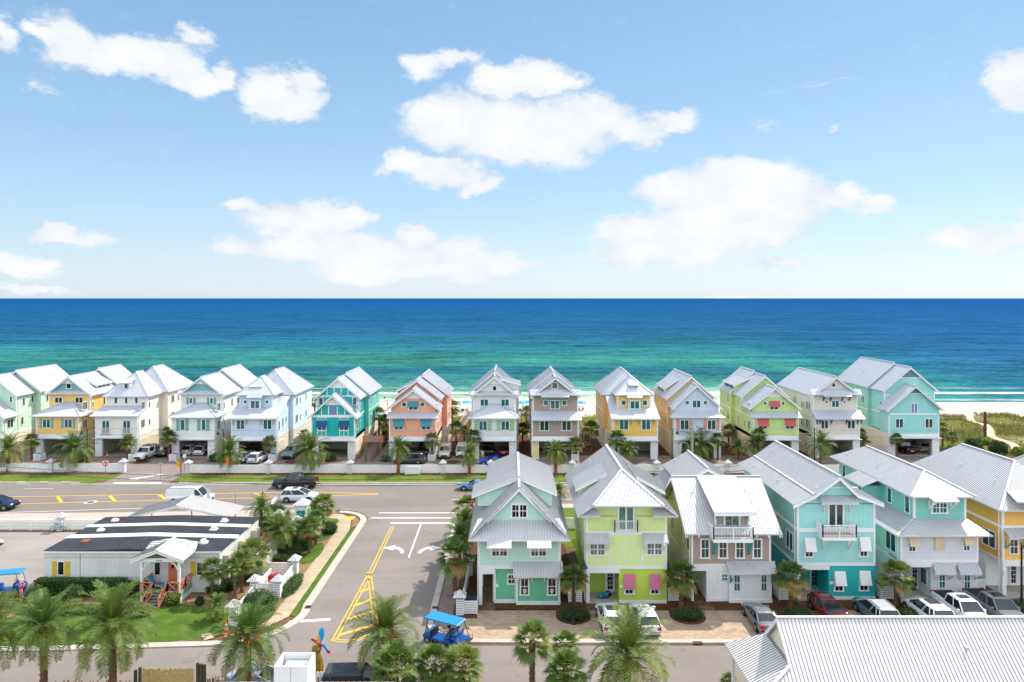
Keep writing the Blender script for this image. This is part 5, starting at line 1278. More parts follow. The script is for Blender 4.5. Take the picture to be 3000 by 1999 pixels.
def grass_mat(name, a, b_, c_):
    m = bpy.data.materials.new(name); m.use_nodes = True; nt = m.node_tree; b = nt.nodes['Principled BSDF']
    geo = nd(nt, 'ShaderNodeNewGeometry')
    n = nd(nt, 'ShaderNodeTexNoise', i_Scale=.8, i_Detail=6.0); ln(nt, geo.outputs['Position'], n.inputs[0]); n2 = nd(nt, 'ShaderNodeTexNoise', i_Scale=14.0, i_Detail=4.0); ln(nt, geo.outputs['Position'], n2.inputs[0])
    ln(nt, ramp(nt, mth(nt, 'ADD', mth(nt, 'MULTIPLY', n.outputs['Fac'], .65), mth(nt, 'MULTIPLY', n2.outputs['Fac'], .35)), [(.35, a), (.5, b_), (.66, c_)]), b.inputs['Base Color'])
    b.inputs['Roughness'].default_value = .9; b.inputs['Specular IOR Level'].default_value = .1
    bp = nd(nt, 'ShaderNodeBump'); bp.inputs['Distance'].default_value = .05; ln(nt, n2.outputs['Fac'], bp.inputs['Height']); ln(nt, bp.outputs[0], b.inputs['Normal'])
    return m
M_GRASS = grass_mat('lawn_grass', (.04, .09, .014), (.062, .12, .017), (.11, .155, .028)); M_VERGE = grass_mat('verge_grass', (.068, .112, .014), (.098, .145, .018), (.145, .172, .034))
M_MULCH = mat('red_brown_mulch', (140, 98, 72), rough=.95, k=.36, var=.28, vscale=5, bump='n', spec=.1)
M_MULCH2 = mat('pine_straw_mulch', (178, 142, 114), rough=.95, k=.52, var=.22, vscale=4, bump='n', spec=.1)
M_WALK = mat('sidewalk_concrete', (205, 188, 160), rough=.9, k=.62, var=.10, vscale=.8, spec=.2)
M_KERB = mat('kerb_concrete', (205, 198, 186), rough=.9, k=.66, var=.10, vscale=1.2, spec=.2)
M_WL = mat('white_road_paint', (240, 238, 232), rough=.8, k=.72, var=.16, vscale=6, spec=.2); M_YL = mat('yellow_road_paint', (240, 184, 64), rough=.8, k=.78, var=.14, vscale=5, spec=.2)

def sheet(name, pts, z, m, st=True):
    mb = MB(); mb.face([(p[0], p[1], z) for p in pts]); o = mb.build(name, m); struct(o); return o
def rect(name, x0, x1, y0, y1, z, m): return sheet(name, [(x0, y0), (x1, y0), (x1, y1), (x0, y1)], z, m)
def arc(cx, cy, r, a0, a1, n=10): return [(cx + r * math.cos(R(a0 + (a1 - a0) * k / n)), cy + r * math.sin(R(a0 + (a1 - a0) * k / n))) for k in range(n + 1)]

XL, XR = -17.6, -7.05     # cross street edges
# main road (with turning mouth)
sheet('road', [(-160, 82.0), (-40, 86.2), (-24, 87.2), (160, 90.2), (160, 99.4), (-160, 99.9)], .004, M_ASPH)
# cross street incl. corner radii
left_c = arc(XL - 4.2, 82.2, 4.2, 0, 90, 8)[::1]
sheet('road', [(XL, 52.9), (XR, 52.9), (XR, 84)] + arc(XR + 3.5, 84, 3.5, 180, 90, 8) + [(-3.5, 88.3), (-22, 87.5)] + arc(XL - 4.2, 82.8, 4.2, 90, 0, 8), .010, M_ASPH2)
sheet('road', [(-60, 45.0), (60, 45.0), (60, 53.0), (-5.5, 53.0)] + arc(-5.5, 54.6, 1.6, -90, -180, 5) + [(XR, 54.6), (XR, 56), (XL, 56), (XL, 58)] + arc(XL - 5.6, 58.4, 5.6, 0, -85, 10) + [(-60, 51.6)], .015, M_ASPH2)
# frontage asphalt, drive mouth and parking lot
rect('road', -59.8, -50.2, 99.2, 105.4, .012, M_ASPH2)
rect('road', -130, 100, 105.4, 109.0, .008, M_ASPH2)
rect('parking_lot', -95, -43.6, 62.4, 78.9, .008, M_LOT); sheet('parking_lot', [(-95, 55), (-47.5, 55), (-43.6, 62.4), (-95, 62.4)], .008, M_LOT)
# pavers
rect('pavers', -130, 100, 109.0, 116.2, .010, M_PAVEB); rect('pavers', -130, 74.5, 116.2, 124, .006, M_PAVEB)
rect('pavers', -5.0, 60, 53.55, 59.0, .010, M_PAVE); sheet('pavement', [(-6.55, 56.5), (-5.05, 54.5), (-5.05, 78), (-6.55, 78)], .012, M_PAVEB)
# verges
for a, b in ((-140, -61.5), (-48.5, 90)): rect('grass_verge', a, b, 99.55, 104.8, .012, M_VERGE)
sheet('grass_verge', [(-61.5, 100.6), (-59.9, 101.5), (-59.9, 104.8), (-61.5, 104.8)], .012, M_VERGE); sheet('grass_verge', [(-50.2, 103.8), (-50.0, 101.8), (-48.5, 100.3), (-48.5, 104.8), (-50.0, 104.8)], .012, M_VERGE)
rect('mulch_bed', -49, 90, 104.0, 105.3, .018, M_MULCH); rect('mulch_bed', -140, -60.5, 104.3, 105.3, .018, M_MULCH)
sheet('sidewalk', [(-130, 83.2), (-45, 86.2), (-23, 87.3), (-23, 83.9), (-45, 82.9), (-130, 79.8)], .020, mat('pink_grey_concrete', (206, 190, 178), rough=.9, k=.62, var=.1))
sheet('grass_verge', [(-130, 79.6), (-45, 82.7), (-22, 83.7), (-20.5, 82), (-21.0, 80), (-130, 79.0)], .014, M_VERGE)
rect('sidewalk', -3, 90, 87.9, 89.6, .020, mat('pink_grey_concrete', (206, 190, 178))); rect('grass_verge', -4.5, 90, 74, 87.6, .014, M_VERGE)
# left of the cross street: sidewalk, grass strip, gutter
walk = [(-20.3, 55.5), (-18.9, 57.8), (-18.9, 79.5), (-19.6, 83.4), (-21.2, 85.2), (-23, 85.4), (-23, 83.9), (-21.8, 83.4), (-20.6, 80.5), (-20.3, 78)]
sheet('sidewalk', walk, .06, M_WALK)
mb = MB()
for k in range(16): mb.box(-20.3, -18.9, 57.5 + k * 1.5, 57.52 + k * 1.5, .05, .066)
struct(mb.build('sidewalk_joint', mat('joint_grey', (120, 112, 98))))  # plain grey strips mark the slab joints
sheet('grass_strip', [(-18.9, 58), (-18.35, 57.8), (-18.35, 80.6), (-18.9, 80)], .064, M_GRASS)
rect('tactile_paving', -20.35, -19.3, 83.1, 84.2, .068, mat('yellow_tactile', (245, 205, 40), bump='n'))
sheet('mulch_bed', [(-18.9, 80.2), (-18.35, 80.8), (-18.35, 82.4), (-19.4, 84.4), (-19.4, 83.2)], .064, M_MULCH2)
def kerbline(pts, w, h, name='kerb', m=None):
    """low kerb following pts, w wide to the left of travel"""
    mb = MB()
    P = [Vector((p[0], p[1], 0)) for p in pts]
    nrm = []
    for k in range(len(P)):
        d = (P[min(k + 1, len(P) - 1)] - P[max(k - 1, 0)]).normalized(); nrm.append(Vector((-d.y, d.x, 0)))
    U = Vector((0, 0, h)); D = Vector((0, 0, -.05))
    for k in range(len(P) - 1):
        a, b = P[k], P[k + 1]; c, e = b + nrm[k + 1] * w, a + nrm[k] * w
        mb.face([a + U, b + U, c + U, e + U]); mb.face([a + D, b + D, b + U, a + U]); mb.face([e + U, c + U, c + D, e + D])
    o = mb.build(name, m or M_KERB); struct(o); return o
kerbline([(-60, 51.5)] + [(-45, 51.9), (-36, 52.1), (-28, 52.6)] + arc(XL - 5.6, 58.6, 5.8, -75, 0, 10) + [(XL, 60), (XL, 70), (XL, 80.5)] + arc(XL - 4.2, 82.2, 4.2, 0, 88, 8), .72, .11)
kerbline([(XR + 3.5, 87.6)] + arc(XR + 3.5, 84, 3.5, 95, 180, 8) + [(XR, 70), (XR, 57)] + arc(XR + 3.6, 57, 3.6, 180, 270, 10) + [(2, 53.3), (20, 53.3), (60, 53.3)], .55, .12)
kerbline([(-48.6, 99.5), (90, 99.5)], .3, .12); kerbline([(-140, 99.6), (-63, 99.6)], .3, .12)
# lawn in front of the office, flower beds
sheet('lawn', [(-60, 52.3), (-28, 53.4), (-22.8, 54.6), (-20.6, 55.9), (-22.4, 57.6), (-25.5, 59.2), (-29.5, 60.3), (-33, 58.6), (-46, 57.2), (-52, 55.6), (-60, 55.2)], .05, M_GRASS)
sheet('mulch_bed', [(-60, 52.1), (-28, 53.0), (-20.3, 55.5), (-20.3, 80), (-24.6, 80.6), (-24.6, 62.5), (-43.7, 62.5), (-48, 55.4), (-60, 55.2)], .024, M_MULCH2)
for cx, cy, rx, ry in ((-21.1, 72.2, .95, 3.0), (-21.6, 77.6, 1.1, 2.0), (-21.3, 58.2, 1.0, 1.8), (-21.7, 82.2, .8, 1.3)):
    sheet('lawn', [(cx + rx * math.cos(t * .3927), cy + ry * math.sin(t * .3927)) for t in range(16)], .07, M_GRASS)
rect('mulch_bed', -5.0, -2.95, 57.5, 78, .020, M_MULCH); 
for a, b in ((-2.9, 5.3), (5.8, 14.6), (15.0, 23.9), (24.2, 33.2), (33.6, 42.8), (43.2, 58)):
    sheet('mulch_bed', [(a + (2.6 if a > 5 and a < 44 else 1.4), 59.0), (b, 59.0), (b, 60.9), (a + (2.6 if a > 5 and a < 44 else 1.4), 60.9)], .022, M_MULCH)
for x in (5.2, 14.9, 24.1, 33.7, 43.0):
    sheet('mulch_bed', [(x - 1.2, 60.5)] + arc(x, 57.9, 1.5, 180, 360, 10) + [(x + 1.2, 60.5), (x + .5, 75), (x - .5, 75)], .026, M_MULCH)
for k in range(5): sheet('mulch_bed', [(0, 0)] * 0 + [(v[0], v[1]) for v in arc((-75.8, -61, -36.2, -9.6, 13)[k], 112.5, 1.3, 0, 360, 14)[:-1]], .020, M_MULCH)
for a, b in ((-71.8, -71.2 + .4), (-62.0, -57.6), (-50, -47.2), (-38.6, -33.8), (-12.4, -7.3), (1, 3.2), (11.3, 16.6), (24.7, 27.2), (35.4, 40.4), (48.5, 51), (59, 64.2)):
    rect('mulch_bed', a, b, 117, 136, .016, M_MULCH)

# road markings
def strip(mb, p, q, w, z):
    p = Vector((p[0], p[1], 0)); q = Vector((q[0], q[1], 0)); d = (q - p).normalized(); n = Vector((-d.y, d.x, 0)) * w / 2
    mb.face([(a.x, a.y, z) for a in (p - n, q - n, q + n, p + n)])
mb = MB(); z = .022
strip(mb, (-64, 99.15), (90, 98.5), .14, z); strip(mb, (-70, 85.25), (-47, 87.75), .14, z); strip(mb, (-47, 87.75), (-24, 88.7), .14, z); strip(mb, (-8, 91.5), (90, 91.7), .14, z)
for k in range(4): strip(mb, (-76 + k * 3.3, 100.3), (-74.8 + k * 3.3, 100.3), .14, z)
for k in range(3): strip(mb, (-72 + k * 4.6, 99.2), (-69.9 + k * 4.6, 99.2), .14, z)
strip(mb, (-69, 96.6), (-65, 96.8), .12, z)
strip(mb, (-58.2, 99.7), (-51.2, 99.7), .5, z); strip(mb, (-57.5, 87.4), (-57.5, 87.4001), .1, z)
for y, w in ((85.8, .28), (83.8, .28)): strip(mb, (XL + .9 if y > 85 else XL + .3, y), (XR - .2, y), w, z)
strip(mb, (-14.6, 81.9), (XR - .1, 81.9), .55, z)
strip(mb, (-10.87, 81.6), (-10.75, 71.0), .17, z)
strip(mb, (-20.3 + 1.7, 56.9), (-15.25, 57.35), .42, z)
mb.face([(L3.G(950, 385).x, L3.G(950, 385).y, z), (L3.G(985, 385).x, L3.G(985, 385).y, z), (L3.G(1028, 300).x, L3.G(1028, 300).y, z), (L3.G(985, 300).x, L3.G(985, 300).y, z)])
struct(mb.build('road_marking', M_WL))
def arrow(cx, cy, s, m=1):
    """turn arrow drawn flat on the street"""
    mb = MB(); pts = []
    out = arc(0, 0, 1.25, 0, 90, 8); inn = arc(0, 0, .85, 90, 0, 8)
    P = [(m * x, y * 1.5) for x, y in out + inn]
    mb.face([(cx - m * .0 + p[0] * s, cy + p[1] * s, .024) for p in P])
    h = [(0, 2.35), (-1.25, 1.57), (0, .8)]
    mb.face([(cx + m * a * s, cy + b * s, .026) for a, b in h])
    return struct(mb.build('turn_arrow', M_WL))
arrow(-12.7, 72.2, 1.0, 1); arrow(-8.75, 72.2, 1.0, -1)
mb = MB(); z = .022
strip(mb, (-72, 92.45), (-47, 94.0), .2, z); strip(mb, (-47, 94.0), (-28, 95.0), .2, z); strip(mb, (-28, 95.0), (-18.4, 94.2), .2, z)
strip(mb, (-70, 89.0), (-47, 91.2), .2, z); strip(mb, (-47, 91.2), (-28, 92.8), .2, z); strip(mb, (-28, 92.8), (-18.4, 94.0), .2, z)
strip(mb, (-8, 95.2), (90, 95.1), .12, z); strip(mb, (-8, 95.45), (90, 95.35), .12, z)
for x in (-62.2, -55.3, -48.6, -42.6, -35.6, -29.0):
    f = (x + 72) / 44; strip(mb, (x, 92.9 + 1.9 * f), (x + 2.6, 89.7 + 2.6 * f), .42, z)
# centre island of the cross street
def g3(c, x, y): p = c.G(x, y); return (p.x, p.y)
O = [g3(L3, 2335, 640), g3(L3, 2080, 1170), g3(L3, 1870, 1560)]
for off in (0, .32):
    A = [(p[0] + off, p[1]) for p in O]
    strip(mb, A[0], A[1], .12, z); strip(mb, A[1], A[2], .12, z)
apex = g3(L3, 2090, 1165); bl = g3(L4, 1655, 1090); brr = g3(L4, 2240, 960)
strip(mb, O[2], bl, .12, z); strip(mb, (O[2][0] + .32, O[2][1]), (bl[0] + .32, bl[1] + .25), .12, z)
for off in (0, -.32):
    strip(mb, (apex[0] + off + .1, apex[1]), (brr[0] + off - .35, brr[1]), .12, z)
n0 = None
for k in range(11):
    t = k / 10; x = bl[0] + (brr[0] - bl[0]) * t; y = bl[1] + (brr[1] - bl[1]) * t - .95 * math.sin(math.pi * t)
    if n0:
        strip(mb, n0, (x, y), .12, z + .001); strip(mb, (n0[0], n0[1] + .32), (x, y + .32), .12, z + .001)
    n0 = (x, y)
for (a, b, c_, d_) in ((1985, 1395, 2090, 1350), (1905, 1555, 2112, 1475)): strip(mb, g3(L3, a, b), g3(L3, c_, d_), .36, z + .002)
for (a, b, c_, d_) in ((1830, 848, 2150, 742), (1730, 1028, 2240, 880)): strip(mb, g3(L4, a, b), g3(L4, c_, d_), .36, z + .002)
struct(mb.build('road_marking', M_YL))
# small arrow on the drive mouth
mb = MB(); P = [(-55.8, 103.2), (-54.2, 104.6), (-53.9, 104.4), (-55.3, 103.0), (-54.7, 102.9), (-56.2, 101.6), (-57.4, 102.2)]
strip(mb, (-56, 102.2), (-53.6, 104.6), .4, .024); mb.face([(-57.4, 101.8, .025), (-55.6, 101.6, .025), (-55.8, 103.2, .025)]); struct(mb.build('turn_arrow', M_WL))

def ring(name, c, r, m, label=None, z=.03):
    mb = MB(); n = 20; mb.face([(c[0] + r * math.cos(2 * math.pi * k / n), c[1] + r * math.sin(2 * math.pi * k / n), z) for k in range(n)])
    return mb.build(name, m)
M_IRON = mat('cast_iron', (96, 88, 84), rough=.7, k=.6, bump='n')
p = L1.G(1040, 362); t = thing('manhole', 'iron manhole cover with pale collar in the hatched median', 'manhole cover', (p.x, p.y, 0)); 
mb = MB((p.x, p.y, 0)); mb.lathe((p.x, p.y, 0), [(.8, .02), (.8, .03), (.0001, .031)], 24); mb.build('collar', M_KERB, t); mb = MB((p.x, p.y, 0)); mb.lathe((p.x, p.y, 0), [(.42, .032), (.42, .04), (.0001, .041)], 20); mb.build('cover', M_IRON, t)
p = L2.G(2155, 1320); o = ring('manhole', (p.x, p.y), .42, mat('worn_iron', (150, 138, 132), k=.6), z=.024); tag(o, 'round manhole cover in the near street left of the bamboo screen', 'manhole cover')
def grate(p, w, dd, lab):
    t = thing('drain_grate', lab, 'drain', (p.x, p.y, 0), group='storm drains'); mb = MB(); mb.box(-w / 2, w / 2, -dd / 2, dd / 2, .115, .122); mb.build('frame', M_IRON, t)
    mb = MB(); n = 8
    for k in range(n): mb.box(-w / 2 + .04 + k * w / n, -w / 2 + .04 + k * w / n + .05, -dd / 2 + .03, dd / 2 - .03, .122, .135)
    mb.build('grating', mat('dark_slots', (50, 42, 40)), t)
grate(L2.G(1035, 1222), .75, .5, 'rusty storm drain in the kerb beside the office lawn'); grate(L4.G(1380, 715), .5, .6, 'storm drain in the kerb where the grass strip ends')
grate(N16.G(1740, 1127), .75, .4, 'storm drain in the kerb of the tan driveway'); grate(N11.G(685, 722), .5, .5, 'dark storm drain in the kerb left of the mint cottage')
o = sheet('utility_slab', [tuple(L4.G(*q)[:2]) for q in ((155, 1035), (185, 1098), (300, 1065), (270, 1005))], .09, M_WALK); o['kind'] = 'thing'; tag(o, 'square concrete slab set in the lawn beside the traffic cones', 'slab')
o = sheet('path', [tuple(L2.G(*q)[:2]) for q in ((75, 655), (215, 670), (410, 520), (395, 455))], .03, M_KERB)
# ------------------------------------------------------------------ fences
def fence(label, pts, posts, h=1.3, gap=(), cap_d=.95, gates=(), group=None):
    """slatted white fence along pts (x, y); posts = capped posts"""
    t = thing('slat_fence', label, 'fence', (pts[0][0], pts[0][1], 0), group=group); org = (pts[0][0], pts[0][1], 0)
    for (a, b) in zip(pts, pts[1:]):
        A = Vector((*a, 0)); B = Vector((*b, 0)); d = (B - A); L = d.length; d.normalize(); n = Vector((-d.y, d.x, 0))
        mb = MB(org); k = .1
        while k < h - .12:
            mb.bar(A + Vector((0, 0, k + .075)), B + Vector((0, 0, k + .075)), .035, .122); k += .172
        mb.bar(A + Vector((0, 0, h - .03)), B + Vector((0, 0, h - .03)), .12, .06)
        m = max(1, round(L / 2.4))
        for i in range(m + 1):
            p = A.lerp(B, i / m); mb.box(p.x - .05, p.x + .05, p.y - .05, p.y + .05, 0, h - .06)
        mb.build('fence_panel', M_WHITE, t)
    for (x, y) in posts:
        mb = MB(org); w = .31; hh = h + .32
        mb.m = 1; mb.box(x - w + .05, x + w - .05, y - w + .05, y + w - .05, 0, hh); mb.m = 0  # dark core paints in the shade seen between the slats
        k = .06
        while k < hh - .16:
            mb.box(x - w, x + w, y - w, y + w, k, k + .145); k += .2
        mb.box(x - w - .02, x + w + .02, y - w - .02, y + w + .02, hh, hh + .07)
        o = mb.build('post', [M_WHITE, M_DARK], t)
        c = MB(org); e = w + .24; z = hh + .07; ap = (x, y, z + .5)
        cs = [(x - e, y - e, z), (x + e, y - e, z), (x + e, y + e, z), (x - e, y + e, z)]
        for i in range(4): roof_face(c, [cs[i], cs[(i + 1) % 4], ap], th=.03, rib=.22, ribh=.02)
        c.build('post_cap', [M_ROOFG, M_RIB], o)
    return t
F = 105.2
fx = lambda c, x: c.X(x, F)
fence('white slatted roadside fence left of the driveway mouth, along the frontage lane', [(-130, 105.9), (-60.0, 105.9)], [(fx(CA, 550), 105.9), (fx(CA, 1388), 105.9)], group='roadside fences')
fence('long white slatted roadside fence right of the driveway mouth, before the orange beach house', [(fx(CA, 2160), F), (fx(CC, 345), F), (90, F)],
      [(fx(CA, 2162), F), (fx(CB, 733), F), (fx(CB, 1670), F), (fx(CC, 775), F), (fx(CC, 1322), F), (fx(CD, 300), F), (fx(CD, 1270), F), (fx(CD, 2088), F), (60, F), (75, F)], group='roadside fences')
X0, X1 = CC.X(340, 104.4), CC.X(508, 104.4)
mb = MB()
for k in range(6): mb.box(X0, X1, 104.35, 104.4, .1 + k * .18, .25 + k * .18); mb.box(X1 - .03, X1, 104.4, 105.1, .1 + k * .18, .25 + k * .18); mb.box(X0, X0 + .03, 104.4, 105.1, .1 + k * .18, .25 + k * .18)
mb.box(X0, X1, 104.3, 104.45, 1.15, 1.25); mb.box(X0, X0 + .1, 104.32, 104.42, 0, 1.15); mb.box(X1 - .1, X1, 104.32, 104.42, 0, 1.15)
tag(mb.build('slat_enclosure', M_WHITE), 'small white slatted box enclosure on the road side of the long fence', 'enclosure')
fence('white slatted fence between parking lot and main road, with bicycle leaning on it', [(-75, 79.3), (-44, 79.4), (-27.6, 80.5)], [(L1.X(700, 79.3), 79.3), (-27.5, 80.5)])
fence('white slatted fence beside the cross street behind the palms', [(-27.5, 80.5), (-24.7, 78.2), (-24.6, 70.5), (-24.5, 66.3)], [(-24.7, 78.2), (-24.6, 70.5), (-24.5, 66.3)])
fence('white slatted fence enclosure holding the red pipework', [(-23.2, 61.6), (-21.1, 61.6), (-21.1, 66.3), (-24.3, 66.3)], [(-23.2, 61.5), (-21.1, 61.5), (-21.1, 66.3)])
fence('short white slatted partition inside the pipework enclosure', [(-22.95, 61.9), (-22.95, 65.0)], [])
fence('white slatted fence running down to the lawn from the enclosure', [(-23.1, 61.2), (-23.0, 56.4)], [(-23.0, 56.4)])
fence('white slatted fence behind the mint cottage along the main road', [(-4.3, 79.8), (30, 80.0), (60, 80)], [(12, 79.9), (24, 80), (35, 80)])
fence('short slatted fence with two capped posts beside the mint cottage', [(-4.15, 66.5), (-4.3, 58.3)], [(-4.15, 66.5), (-4.45, 58.3)], h=1.25)
# bins behind slats
def binbox(x, y, lab, w=1.2, dd=1.3):
    t = thing('bin_enclosure', lab, 'bin enclosure', (x, y, 0), group='slatted bin enclosures'); mb = MB(); k = .08
    while k < 1.1:
        mb.box(-w / 2, w / 2, -dd / 2, -dd / 2 + .04, k, k + .14); mb.box(-w / 2, -w / 2 + .04, -dd / 2 + .04, dd / 2, k, k + .14); mb.box(w / 2 - .04, w / 2, -dd / 2 + .04, dd / 2, k, k + .14); k += .19
    for a in (-w / 2, w / 2 - .09):
        mb.box(a, a + .09, -dd / 2 - .03, -dd / 2 + .06, 0, 1.2)
    mb.build('slats', M_WHITE, t); mb = MB(); mb.box(-w * .3, w * .3, -dd * .3, dd * .35, .05, 1.0); mb.prism([(-dd * .35, 1.0), (dd * .4, 1.0), (dd * .4, 1.1), (-dd * .35, 1.05)], 'x', -w * .33, w * .33)
    mb.build('bin', mat('dark_bin', (40, 46, 60), rough=.4), t)
for (x, y, lab) in ((-3.55, 58.9, 'white slatted bin enclosure beside the mint cottage, with a dark bin'), (5.6, 61.2, 'white slatted bin enclosure between the mint and lime cottages'), (14.5, 61.4, 'white slatted bin enclosure between the lime and taupe cottages'),
                    (24.4, 61.6, 'white slatted bin enclosure between the taupe and aqua cottages'), (33.6, 61.8, 'white slatted bin enclosure between the aqua and grey cottages'), (42.9, 63.4, 'white slatted bin enclosure between the grey and mustard cottages'),
                    (CA.X(425, 113), 113.6, 'white slatted bin enclosure left of the yellow beach house'), (CA.X(1525, 113), 113.4, 'white slatted bin enclosure left of the boxy white SUV'), (CA.X(1990, 113), 113.4, 'white slatted bin enclosure right of the black SUV'),
                    (CB.X(775, 113), 113.4, 'white slatted bin enclosure at the corner of the light blue beach house'), (CC.X(645, 113), 113.4, 'white slatted bin enclosure at the corner of the orange beach house'), (CC.X(2295, 113), 113.6, 'white slatted bin enclosure at the corner of the brown beach house')):
    binbox(x, y, lab)

# ------------------------------------------------------------------ white office building
ow = mat('office_board_paint', (222, 222, 220), rough=.6, k=.85, bump='v', var=.07, vscale=.8)
y0, y1 = 62.7, 72.3; x0, x1 = -43.0, -26.85; zt = 3.72
h = House('office_building', 'low white office building with black roof, white roof strips and yellow shutters', (x0 + x1) / 2, y0); h.glass = M_BLACKG
h.wall(x0, x1, y0, y1, .55, zt, ow); h.mb('skirting', mat('white_lap_paint', (222, 222, 220), bump='h')).box(x0 - .03, x1 + .03, y0 - .03, y1 + .03, .0, .56)
xm = (x0 + x1) / 2; rk = mat('black_roof_membrane', (44, 46, 54), rough=.7, k=.8, var=.3, vscale=.7)
for (a, b) in ((y0 - .12, 65.95), (66.85, 69.15), (69.9, y1 + .12)):
    mb = MB(h.org); mb.prism([(x0 - .12, zt), (x1 + .12, zt), (x1 + .12, zt + .06), (xm, zt + .28), (x0 - .12, zt + .06)], 'y', a, b); mb.build('roof', rk, h.root)
for (a, b) in ((65.96, 66.84), (69.16, 69.89)):
    mb = MB(h.org); mb.prism([(x0 - .16, zt), (x1 + .16, zt), (x1 + .16, zt + .12), (xm, zt + .34), (x0 - .16, zt + .12)], 'y', a, b); mb.build('roof_strip', M_WHITE, h.root)
mb = MB(h.org); mb.box(x0 - .16, x1 + .16, y0 - .15, y0 - .121, zt - .1, zt + .06); mb.build('fascia', M_WHITE, h.root)
st = mat('office_seam_stain', (120, 120, 118), rough=.8)
mb = MB(h.org); mb.box(L1.X(918, y0), L1.X(924, y0), y0 - .012, y0 - .001, .6, 3.6); mb.box(x0, x1, y0 - .012, y0 - .001, L1.Z(998, y0), L1.Z(994, y0)); mb.build('wall_seam', st, h.root)
h.win('F', y0, L2.X(662, y0), L2.X(742, y0), L2.Z(340, y0), L2.Z(178, y0), n=1, tr=.06, mun=False)
ysh = mat('yellow_shutter', (216, 188, 62), var=.05)
for c, a, b in ((L2, 599, 662), (L2, 741, 802), (L2, 2194, 2254), (L3, 175, 222)):
    X0, X1 = c.X(a, y0), c.X(b, y0); mb = MB(h.org); zb, z1_ = L2.Z(346, y0), L2.Z(178, y0); mb.box(X0, X1, y0 - .05, y0 - .001, zb, z1_)
    for zz in (zb + .2, z1_ - .35): mb.box(X0 + .02, X1 - .02, y0 - .075, y0 - .05, zz, zz + .14)
    mb.build('shutter', ysh, h.root)
h.win('F', y0, L2.X(2258, y0), L3.X(175, y0), L2.Z(342, y0), L2.Z(186, y0), n=1, tr=.06)
h.win('F', y0, L2.X(1772, y0), L2.X(1848, y0), L2.Z(338, y0), L2.Z(186, y0), n=1, tr=.06)
o = MB(h.org); o.box(L2.X(1936, y0), L2.X(2034, y0), y0 - .05, y0 - .001, .95, L2.Z(186, y0)); o = o.build('door', mat('orange_door', (222, 128, 84)), h.root)
m_ = MB(h.org); m_.box(L2.X(1972, y0), L2.X(2006, y0), y0 - .06, y0 - .05, L2.Z(258, y0), L2.Z(215, y0)); m_.build('door_glass', M_BLACKG, o)
for (x, y, s) in ((1320, 604, 'a'), (1155, 697, 'b'), (2340, 805, 'd')):
    d = {'a': 71, 'b': 68, 'd': 64.5}[s]; X = L1.X(x, d); mb = MB(h.org); mb.lathe((X, d, zt + .1), [(.4, 0), (.4, .1), (.3, .22), (.12, .3), (.0001, .32)], 10); mb.build('roof_vent', mat('pale_vent', (222, 214, 208)), h.root)
mb = MB(h.org); mb.box(L1.X(945, 65), L1.X(1030, 65), 64.6, 65.3, zt + .1, zt + .24); mb.build('skylight', mat('rusty_lid', (150, 84, 66)), h.root)
for x, y in ((1330, 63.4), (1430, 63.8), (1470, 64.3), (1495, 63.5)):
    X = L1.X(x, y); mb = MB(h.org); mb.lathe((X, y, zt + .12), [(.2, 0), (.06, .02), (.06, .2), (.0001, .2)], 8); mb.build('roof_pipe', mat('rusty_pipe', (150, 96, 80)), h.root)
for x, y, c in ((300, 68.3, L3), (180, 64.7, L3), (420, 70.8, L3)):
    X = c.X(x, y); mb = MB(h.org); mb.box(X - .35, X + .35, y - .35, y + .35, zt + .12, zt + .2); mb.box(X - .2, X + .2, y - .2, y + .2, zt + .2, zt + .42); mb.build('roof_vent', M_WHITE, h.root)
acm = mat('beige_ac_unit', (196, 190, 168), bump='h')
for y in (63.4, 67.0, 70.2):
    mb = MB(h.org); mb.box(x1, x1 + .55, y, y + 1.1, .7, 3.1); mb.build('air_conditioner', acm, h.root)
h.finish()
# porch of the office
d = 60.6; px0, px1 = L2.X(1608, d), L2.X(2065, d); xc = L2.X(1835, d)
h = House('porch', 'gabled white porch with orange railings and steps at the office door', xc, d); h.glass = M_BLACKG
zp = L2.Z(185, d)
for x in (px0, px1 - .2):
    h.mb('post', M_WHITE).box(x, x + .2, d, d + .2, 0, zp)
h.mb('beam', M_WHITE).box(px0 - .05, px1 + .05, d - .02, d + .18, zp - .02, zp + .3)
for x, s in ((px0 + .2, 1), (px1 - .2, -1)):
    b = MB(h.org); b.bar((x, d + .1, zp - .75), (x + s * .3, d + .1, zp - .25), .1); b.bar((x + s * .3, d + .1, zp - .25), (x + s * .75, d + .1, zp), .1); b.build('bracket', M_WHITE, h.root)
zr = L2.Z(100, d - .3) + .35; ze = L2.Z(165, d) + .1
X0, X1 = L2.X(1510, d), L2.X(2120, d); xr = L2.X(1818, d)
h.roof([[(X0, y0 - .0, ze), (X0, d - .3, ze), (xr, d - .3, zr), (xr, y0 + .9, zr)], [(X1, d - .3, ze), (X1, y0, ze), (xr, y0 + .9, zr), (xr, d - .3, zr)]], caps=[((xr, d - .3, zr), (xr, y0 + .9, zr))])
h.roof([[(X0 + .2, y0 + .9, zr - .4), (X0, y0, ze), (xr, y0 + .8, zr)], [(X1, y0, ze), (X1 - .2, y0 + .9, zr - .4), (xr, y0 + .8, zr)]], name='roof_tail')
h.fascia([(X0, ze - .1), (xr, zr - .1), (X1, ze - .1)], d - .28, h=.2)
h.mb('gable_panel', mat('brown_gable', (120, 104, 84))).prism([(X0 + .6, zp + .3), (X1 - .6, zp + .3), (xr, zr - .25)], 'y', d + .02, d + .06)
h.mb('deck', mat('grey_deck', (92, 84, 80))).box(px0 - .1, px1 + .1, d - .1, y0 - .04, .7, .82)
h.mb('deck_skirt', mat('teal_deck_edge', (100, 186, 170))).box(px1 + .02, px1 + .12, d - .05, y0 - .05, .5, .86)
